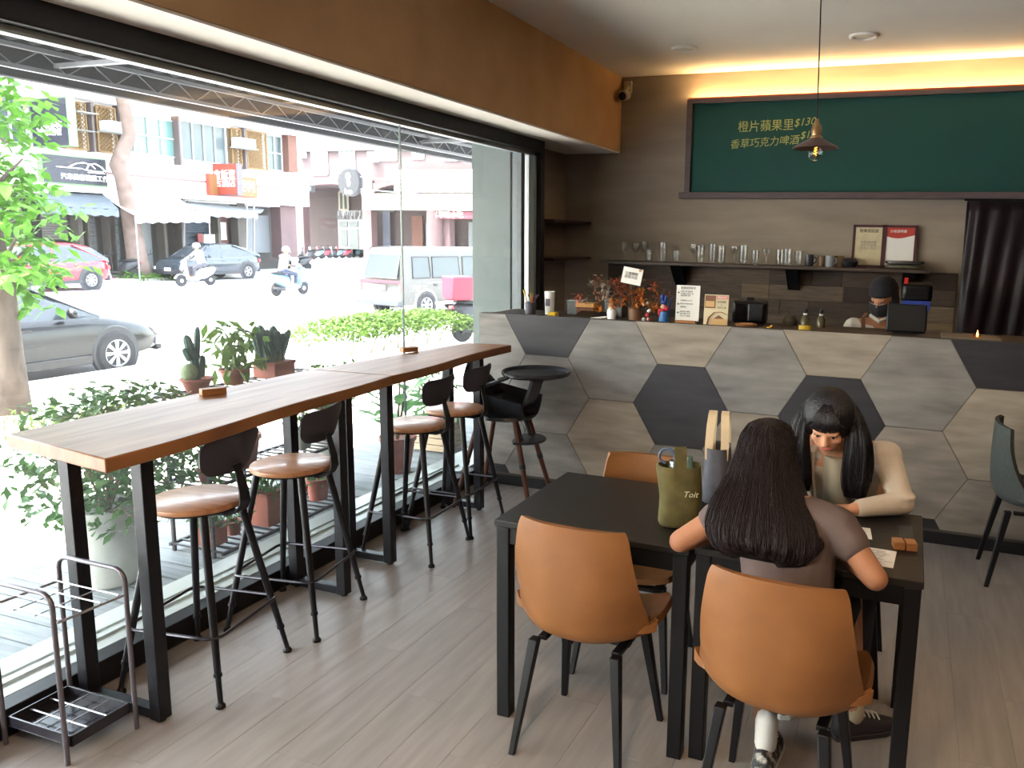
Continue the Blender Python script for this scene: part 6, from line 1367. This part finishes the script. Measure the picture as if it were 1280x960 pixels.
d1 = obj('certificate', G().b2(x0+.02, -.248, 7.038, 7.045, z0+.02, z1-.02), mat('cert_cream', 'cdbf9c', .6, col2='bdb08e', scale=20), t); text('cert_text', '營業登記證', .03, (-.35, 7.037, z1-.05), (R(90), 0, 0), M['ink'], d1); text('cert_text', '商號 咖啡館\n地址 市區路\n負責人 登記', .024, (-.35, 7.037, 1.72), (R(90), 0, 0), mat('faded_ink', '8d8580'), d1)
d2 = obj('certificate', G().b2(-.212, x1-.02, 7.038, 7.045, z0+.02, z1-.02), M['paper'], t); obj('red_header', G().sheet(lambda u, v: (-.212+.212*u, 7.0375, z1-.02-(.07+.015*math.sin(u*4))*v), 12, 1, .001), mat('cert_red', 'b43a2c', .5), d2); text('cert_text', '合格證明書', .026, (-.125, 7.034, z1-.05), (R(90), 0, 0), M['paper'], d2)
for i, (dz, m_) in enumerate(((0, mat('tray_olive', '4f4a3a', .5)), (.034, mat('tray_steel', '6f6a68', .25, .7)))):
    t = thing('stacked_tray', ('lower dull olive' if i == 0 else 'upper shiny steel')+' tray of the pair at the shelf end', 'tray', (-.03, 6.87, 1.5402+dz), group='trays at the shelf end'); obj('tray', G().lathe([(.001, 1.541+dz), (.10, 1.541+dz), (.13, 1.55+dz), (.135, 1.570+dz), (.12, 1.573+dz), (.001, 1.571+dz)], (-.06, 6.89, 0), 28, sx=1.1, sy=.62), m_, t)
# counter items, left to right
t = thing('cutlery_cup', 'white cup of yellow and dark utensils at the left counter end', 'cup', (-2.42, 5.12, CZ))
obj('cup', G().lathe([(.001, CZ), (.036, CZ), (.040, CZ+.085), (.036, CZ+.085), (.001, CZ+.02)], (-2.46, 5.10, 0), 20), mat('cup_dark', '4b4650', .5), t)
for dx, dy, l, m_ in ((-.02, 0, .17, mat('utensil_yellow', 'd8b63a', .4)), (.0, .01, .15, mat('utensil_yellow', 'd8b63a')), (.02, 0, .14, mat('utensil_violet', '5a4a66', .4)), (.01, -.01, .12, mat('utensil_red', 'a5383a', .4)), (-.01, .02, .14, mat('steel', '9aa0a2'))):
    obj('utensil', G().tube([(-2.46+dx*.5, 5.10+dy, CZ+.03), (-2.46+dx*2, 5.10+dy, CZ+l*.75), (-2.46+dx*2.6, 5.10+dy, CZ+l)], [.004, .006, .014], 8, flat=.5), m_, t)
t = thing('white_tumbler', 'tall white tumbler beside the utensils on the counter', 'cup', (-2.36, 5.2, CZ)); obj('cup', G().lathe([(.001, CZ), (.032, CZ), (.036, CZ+.16), (.032, CZ+.16), (.001, CZ+.03)], (-2.36, 5.20, 0), 22), M['white'], t); obj('print', G().b2(-2.375, -2.345, 5.160, 5.1665, CZ+.06, CZ+.11), mat('print_grey', '5b5562', .6), t)
t = tag(obj('yellow_sponge', G().b2(-2.30, -2.24, 5.03, 5.09, CZ, CZ+.03), mat('sponge_yellow', 'd2a930', .9), bev=.006), 'small yellow packet beside the white tumbler', 'packet')
BX = mat('box_grey', '5f6366', .6); 
for x, y, w, d, h, m_, nm_, l in ((-2.20, 5.30, .10, .10, .09, BX, 'metal_box', 'small grey metal box left of the woven basket'), (-2.09, 5.24, .13, .10, .06, mat('basket_lower', '6b3f2c', .8, col2='4f2d20', scale=60), 'woven_basket', 'brown woven basket with ochre lid on the counter'), (-1.90, 5.30, .13, .12, .11, BX, 'card_reader', 'grey box with dark screen beside the dried flowers')):
    t = thing(nm_, l, 'box' if 'basket' not in nm_ else 'basket', (x, y, CZ)); obj('box_body', G().b2(x-w/2, x+w/2, y-d/2, y+d/2, CZ, CZ+h), m_, t, bev=.006)
    obj('lid', G().b2(x-w/2-.004, x+w/2+.004, y-d/2-.004, y+d/2+.004, CZ+h+.0003, CZ+h+.03 if 'basket' in nm_ else CZ+h+.012), mat('lid_ochre', 'b4834c', .8) if 'basket' in nm_ else mat('lid_grey', '7a7e80', .5), t, bev=.004)
t = tag(obj('dark_tablet', G().box((-2.0, 5.10, CZ+.02), (.22, .14, .012), rot('X', 12)), M['black_plastic'], bev=.003), 'dark tablet lying on the counter before the grey box', 'tablet')
t = tag(obj('brochure_stack', G().box((-1.93, 5.03, CZ+.012), (.12, .05, .01), rot('Y', -8)), M['paper'], bev=.002), 'slim pale booklet leaning at the counter edge', 'booklet')
# dried flower arrangement with card
fl = thing('dried_flowers', 'bouquet of orange and brown dried flowers in pots on the counter', 'flowers', (-1.74, 5.08, CZ))
obj('vase', G().lathe([(.001, CZ), (.04, CZ), (.045, CZ+.08), (.04, CZ+.085), (.001, CZ+.08)], (-1.69, 5.08, 0), 18), mat('vase_brown', '7c5a44', .4), fl)
DO = leaf_mat('dried_orange', 'd88a2e', 'b5602a', .15); DB_ = leaf_mat('dried_brown', '6d4436', '8f5a40', .1); DGy = leaf_mat('dried_grey', 'a59a8a', '7e746a', .1); DR = leaf_mat('dried_rust', 'b4562c', '8c3a22', .1)
g = G(); ends = []
for i in range(46):
    a = rn.uniform(0, 2*PI); sp_x = rn.gauss(0, .085); e = Vector((-1.72+sp_x*1.3+(-.08 if i % 3 == 0 else 0), 5.08+rn.gauss(0, .05), CZ+.12+rn.random()*.17*(1-abs(sp_x)*2))); ends.append(e); g.tube([(-1.69, 5.08, CZ+.07), Vector((-1.70, 5.08, CZ+.1)).lerp(e, .5)+Vector((0, 0, .02)), e], .0016, 4)
obj('stems', g, STEM, fl)
for m_, sl_, nme in ((DO, slice(0, 14), 'orange_petals'), (DB_, slice(14, 26), 'brown_petals'), (DGy, slice(26, 34), 'grey_sprigs'), (DR, slice(34, 46), 'rust_petals')):
    pts = [tuple(e+Vector((rn.gauss(0, .016), rn.gauss(0, .016), rn.gauss(0, .016)))+(Vector((.06, -.03, -.06)) if m_ is DO else Vector((-.11, 0, -.02)) if m_ is DGy else Vector((-.02, 0, .02)))) for e in ends[sl_] for _ in range(16)]
    tag(obj(nme, leaf_cloud(pts, .035, .014, rn, tilt=70), m_, fl, smooth=180), kind='stuff')
cd = thing('message_card', 'tilted white message card standing in the dried flowers', 'card', (-1.70, 5.02, CZ+.22)); rt = rot('Y', 9) @ rot('X', -8); obj('card', G().box((-1.695, 5.02, CZ+.295), (.135, .003, .105), rt), M['paper'], cd)
obj('card_pin', G().cyl((-1.69, 5.03, CZ+.08), (-1.70, 5.025, CZ+.25), .0025, n=6), STEM, cd); obj('sticker', G().box((-1.64, 5.016, CZ+.332), (.014, .003, .014), rt), mat('sticker_gold', 'b5823c', .4), cd)
text('card_text', '生意興隆\n開幕大吉', .022, (-1.70, 5.0165, CZ+.298), (R(82), R(9), 0), mat('faded_ink', '8d8580'), cd)
def figurine(nm_, lab, x, y, z, parts, cat='figurine'):
    t = thing(nm_, lab, cat, (x, y, z))
    for pn_n, g_, m_ in parts: obj(pn_n, g_, m_, t, smooth=60)
    return t
x, y = -1.83, 5.02
figurine('gnome_vase', 'small white pot with brown hooded doll head left of the flowers', x, y, CZ, [('pot', G().lathe([(.001, CZ), (.026, CZ), (.032, CZ+.05), (.027, CZ+.075), (.001, CZ+.072)], (x, y, 0), 18), M['white']), ('doll_head', G().ell((x, y, CZ+.09), (.02, .02, .02)), mat('doll_skin', 'd2a888', .6)), ('hood', G().lathe([(.026, CZ+.09), (.02, CZ+.115), (.001, CZ+.15)], (x, y+.004, 0), 14), mat('hood_brown', '8a5a3a', .8)), ('beard', G().lathe([(.018, CZ+.085), (.012, CZ+.06), (.001, CZ+.045)], (x, y-.014, 0), 10), mat('beard_cream', 'd9c7a8', .9))])
x, y = -1.59, 5.02
parts = [('nest', leaf_cloud([(x+rn.gauss(0, .028), y+rn.gauss(0, .014), CZ+.01+rn.random()*.03) for _ in range(90)], .025, .008, rn, tilt=80), DB_)]
for dx, dz, r_, m_ in ((-.022, .115, .010, M['white']), (.006, .125, .010, M['white']), (.004, .09, .016, M['black_plastic']), (.016, .078, .014, M['white']), (.006, .05, .015, mat('bead_red', 'a83a36', .5)), (-.018, .018, .014, M['white']), (.014, .022, .013, mat('bead_pink', 'cf9a92', .5))): parts.append(('bead', G().ell((x+dx, y, CZ+dz), r_, n=12, m=8), m_))
figurine('beaded_doll', 'tiny beaded doll ornament between the flowers and blue figure', x, y, CZ, parts)
x, y = -1.47, 5.03; BLU = mat('figure_blue', '2f4fa0', .5, col2='24407f', scale=30); REDc = mat('figure_red', 'b8283a', .6)
figurine('blue_figurine', 'blue robed figurine with red scarf and pointed blue wing', x, y, CZ, [('robe', G().lathe([(.001, CZ), (.030, CZ), (.034, CZ+.02), (.024, CZ+.075), (.001, CZ+.08)], (x-.005, y, 0), 18), mat('robe_teal', '2b6f8f', .5, col2='2f57a5', scale=40)), ('face', G().ell((x-.012, y-.004, CZ+.105), (.017, .016, .019), n=14), mat('doll_skin', 'd2a888')), ('scarf', G().ell((x-.02, y-.006, CZ+.085), (.026, .018, .014)).ell((x+.012, y-.006, CZ+.096), (.018, .014, .016)).ell((x-.032, y-.006, CZ+.065), (.011, .012, .022)), REDc),
    ('hair_blue', G().ell((x-.012, y+.006, CZ+.135), (.024, .02, .020)).ell((x-.02, y, CZ+.165), (.016, .014, .022)).ell((x+.004, y, CZ+.16), (.012, .012, .018)), BLU), ('wing', G().tube([(x+.012, y+.012, CZ+.02), (x+.024, y+.012, CZ+.09), (x+.034, y+.012, CZ+.145), (x+.045, y+.012, CZ+.178)], [.016, .017, .011, .002], 8, flat=.4), BLU)])
def board(nm_, lab, x0, x1, z0, z1, y, m_, lean=0):
    t = thing(nm_, lab, 'sign', ((x0+x1)/2, y, z0), world=False); obj('board', G().box((0, 0, (z1-z0)/2), (x1-x0, .004, z1-z0)), m_, t, local=True, bev=.0006, seg=1); t.rotation_euler = (R(-lean), 0, 0); return t
bs = board('notice_board', 'white printed notice standing in a wooden block on the counter', -1.405, -1.25, CZ+.022, 1.448, 5.05, M['paper'], 4)
w_ = .155; obj('wood_block', G().box((-.005, 0, -.010), (.135, .05, .024)), mat('block_orange', '9a6028', .5), bs, local=True, bev=.002)
def ltext(par, s, sz, x, z, m_=M['ink'], al='LEFT'): text('print_text', s, sz, (x, -.0035, z), (R(90), 0, 0), m_, par, ext=.0003, align=al)
ltext(bs, '點餐說明事項', .016, 0, .208, al='CENTER')
for z, s in ((.178, '1'), (.105, '2'), (.050, '3')): ltext(bs, '■'+s, .012, -.068, z)
for z, s in ((.186, '請先入座 後點餐'), (.172, '內用每人低消一杯'), (.160, '飲品甜點 皆可'), (.128, '用餐時間 九十分'), (.108, '假日恕不接受訂位'), (.088, '謝謝配合'), (.058, '結帳請至 櫃檯'), (.044, '現金 轉帳 皆可'), (.030, '外帶 可 享優惠')): ltext(bs, s, .0105, -.048, z)
db = board('dessert_poster', 'orange and cream dessert poster card on the counter', -1.215, -1.06, CZ+.002, 1.398, 5.03, mat('poster_cream', 'cdbf9c', .6), 6)
def quad(par, x0, x1, z0, z1, m_, nm_='print_patch', y=-.0028): obj(nm_, G().b2(x0, x1, y-.0008, y, z0, z1), m_, par, local=True, smooth=0)
PO = mat('print_orange', 'c8582a', .5); PB = mat('print_brown', '7a4a32', .5); PP = mat('print_pink', 'd08a80', .6)
quad(db, -.074, -.005, .110, .190, PB); quad(db, -.070, -.012, .118, .155, mat('print_cake', 'c9a06a', .6), y=-.0036); quad(db, .0, .074, .168, .190, PP); obj('print_arc', G().tube([(-.055, -.004, .005), (-.045, -.004, .05), (-.01, -.004, .085), (.035, -.004, .088), (.073, -.004, .07)], .011, 8, flat=.1), PO, db, local=True); quad(db, -.03, .073, .004, .045, mat('print_cake', 'c9a06a'))
obj('print_slice', G().prism([(-.02, -.0035, .04), (.02, -.0035, .068), (.07, -.0035, .035)], (0, .001, 0)), PB, db, local=True, smooth=0)
ltext(db, '起司蛋糕', .014, .006, .150); ltext(db, '&', .012, .03, .132); ltext(db, '巧克力 塔', .014, .004, .114); ltext(db, '新品上市', .013, .008, .179, M['paper'])
t = thing('toaster_oven', 'black rounded toaster behind the counter posters', 'toaster', (-.98, 5.36, CZ), world=False); obj('toaster_body', G().box((0, 0, .075), (.22, .13, .15)), mat('toaster_black', '15161b', .2), t, bev=.022, local=True, seg=3); obj('knob', G().box((0, -.01, .158), (.05, .04, .025)), M['black_plastic'], t, bev=.006, local=True); obj('steel_band', G().b2(-.004, .004, -.0665, -.0655, .02, .13), mat('steel', '9aa0a2'), t, local=True)
t = thing('wooden_dish', 'shallow brown wooden dish in front of the black toaster', 'dish', (-.93, 5.06, CZ)); obj('dish', G().lathe([(.001, CZ), (.05, CZ), (.062, CZ+.022), (.057, CZ+.024), (.001, CZ+.008)], (-.95, 5.07, 0), 24, sx=1.15), mat('dish_wood', '8a5a36', .5), t); obj('biscuits', G().ell((-.97, 5.07, CZ+.02), (.025, .02, .008)).ell((-.93, 5.08, CZ+.02), (.025, .02, .008)), mat('biscuit', 'b08050', .8), t)
t = thing('gold_ornament', 'tiny gold ornament glinting on the counter right of the dish', 'ornament', (-.80, 5.05, CZ)); obj('ornament', G().ell((-.80, 5.05, CZ+.008), (.02, .012, .008)).ell((-.785, 5.05, CZ+.018), .009), mat('gold', 'd8a93c', .25, .9), t)
for k, (x, l) in enumerate(((-.62, 'left of the two syrup bottles with dark pump caps'), (-.52, 'right of the two syrup bottles with dark pump caps'))):
    t = thing('syrup_bottle', l, 'bottle', (x, 5.33, CZ), group='syrup bottles'); obj('bottle_body', G().lathe([(.001, CZ), (.028, CZ), (.029, CZ+.05), (.012, CZ+.075), (.011, CZ+.085), (.001, CZ+.085)], (x, 5.33, 0), 18), mat('syrup_glass', '5a5038', .15), t)
    obj('pump_cap', G().lathe([(.012, CZ+.085), (.013, CZ+.112), (.001, CZ+.114)], (x, 5.33, 0), 14), M['black_plastic'], t); obj('neck_band', G().lathe([(.0125, CZ+.068), (.0128, CZ+.085)], (x, 5.33, 0), 14, cap=False), M['white'], t)
t = tag(obj('yellow_label_jar', G().lathe([(.001, CZ), (.03, CZ), (.03, CZ+.028), (.001, CZ+.03)], (-.59, 5.10, 0), 16, sx=1.3), mat('jar_yellow', 'c9a62a', .5)), 'low jar with yellow label before the syrup bottles', 'jar')
t = thing('coffee_grinder', 'dark brass grinder shape left of the syrup bottles', 'grinder', (-.73, 5.38, CZ)); obj('grinder_body', G().lathe([(.001, CZ), (.045, CZ), (.05, CZ+.03), (.03, CZ+.06), (.001, CZ+.065)], (-.72, 5.37, 0), 20), mat('grinder_dark', '4f4638', .4, .3), t); obj('crank', G().tube([(-.72, 5.37, CZ+.065), (-.72, 5.37, CZ+.085), (-.80, 5.37, CZ+.09), (-.80, 5.37, CZ+.10)], .005, 6), mat('grinder_dark', '4f4638'), t)
# till: black monitor seen from behind, blue-lit screen behind
t = thing('till_monitor', 'black till monitor seen from behind in front of the barista', 'monitor', (-.01, 5.2, CZ), world=False); obj('monitor_back', G().box((0, 0, .095), (.225, .03, .17), rot('X', -14)), M['black_plastic'], t, bev=.008, local=True); obj('monitor_stand', G().box((0, .05, .01), (.14, .12, .018)).cyl((0, .04, .015), (0, .02, .08), .015), M['black_plastic'], t, local=True)
t = thing('order_printer', 'dark machine with blue lit panel right behind the barista', 'machine', (.06, 6.4, .0)); obj('machine_body', G().b2(-.06, .15, 6.25, 6.50, 1.32, 1.46), M['black_plastic'], t, bev=.03); obj('blue_panel', G().b2(-.05, .14, 6.235, 6.25, 1.27, 1.335), mat('blue_panel', '2a3a7a', .4, emis=(.12, .2, .6), estr=.05), t); obj('machine_stand', G().b2(-.04, .13, 6.27, 6.48, .92, 1.27), M['black_leg'], t); obj('power_light', G().b2(-.045, -.02, 6.24, 6.246, 1.48, 1.495).b2(-.045, -.02, 6.246, 6.3, 1.455, 1.495), mat('red_light', '8a1a1a', .4, emis=(1, .1, .08), estr=.05), t)
struct('trim_3', G().b2(-2.6, .33, 6.15, 7.06, .0, .9), mat('back_unit', '3a332e', .7), bev=.005)
bpy.data.objects['trim_3'].name = 'back_worktop'; tag(bpy.data.objects['back_worktop'], 'dark back worktop unit under the plank splashback', 'cabinet', kind='thing')
t = thing('oil_lamp', 'small glowing flame lamp at the right end of the counter', 'lamp', (.38, 5.1, CZ)); obj('lamp_cup', G().lathe([(.001, CZ), (.02, CZ), (.024, CZ+.03), (.02, CZ+.03), (.001, CZ+.01)], (.38, 5.10, 0), 16), glass_mat('lamp_cup', (.9, .8, .7)), t); obj('flame', G().lathe([(.001, CZ+.012), (.006, CZ+.022), (.004, CZ+.038), (.0005, CZ+.055)], (.38, 5.10, 0), 12), mat('flame', 'ffb060', .5, emis=(1, .55, .2), estr=9.), t)
t = tag(obj('counter_mat', G().b2(.19, .50, 5.02, 5.24, CZ+.0002, CZ+.018), mat('mat_beige', '6b5f4e', .8), bev=.002), 'flat beige mat on the counter beneath the flame lamp', 'mat')
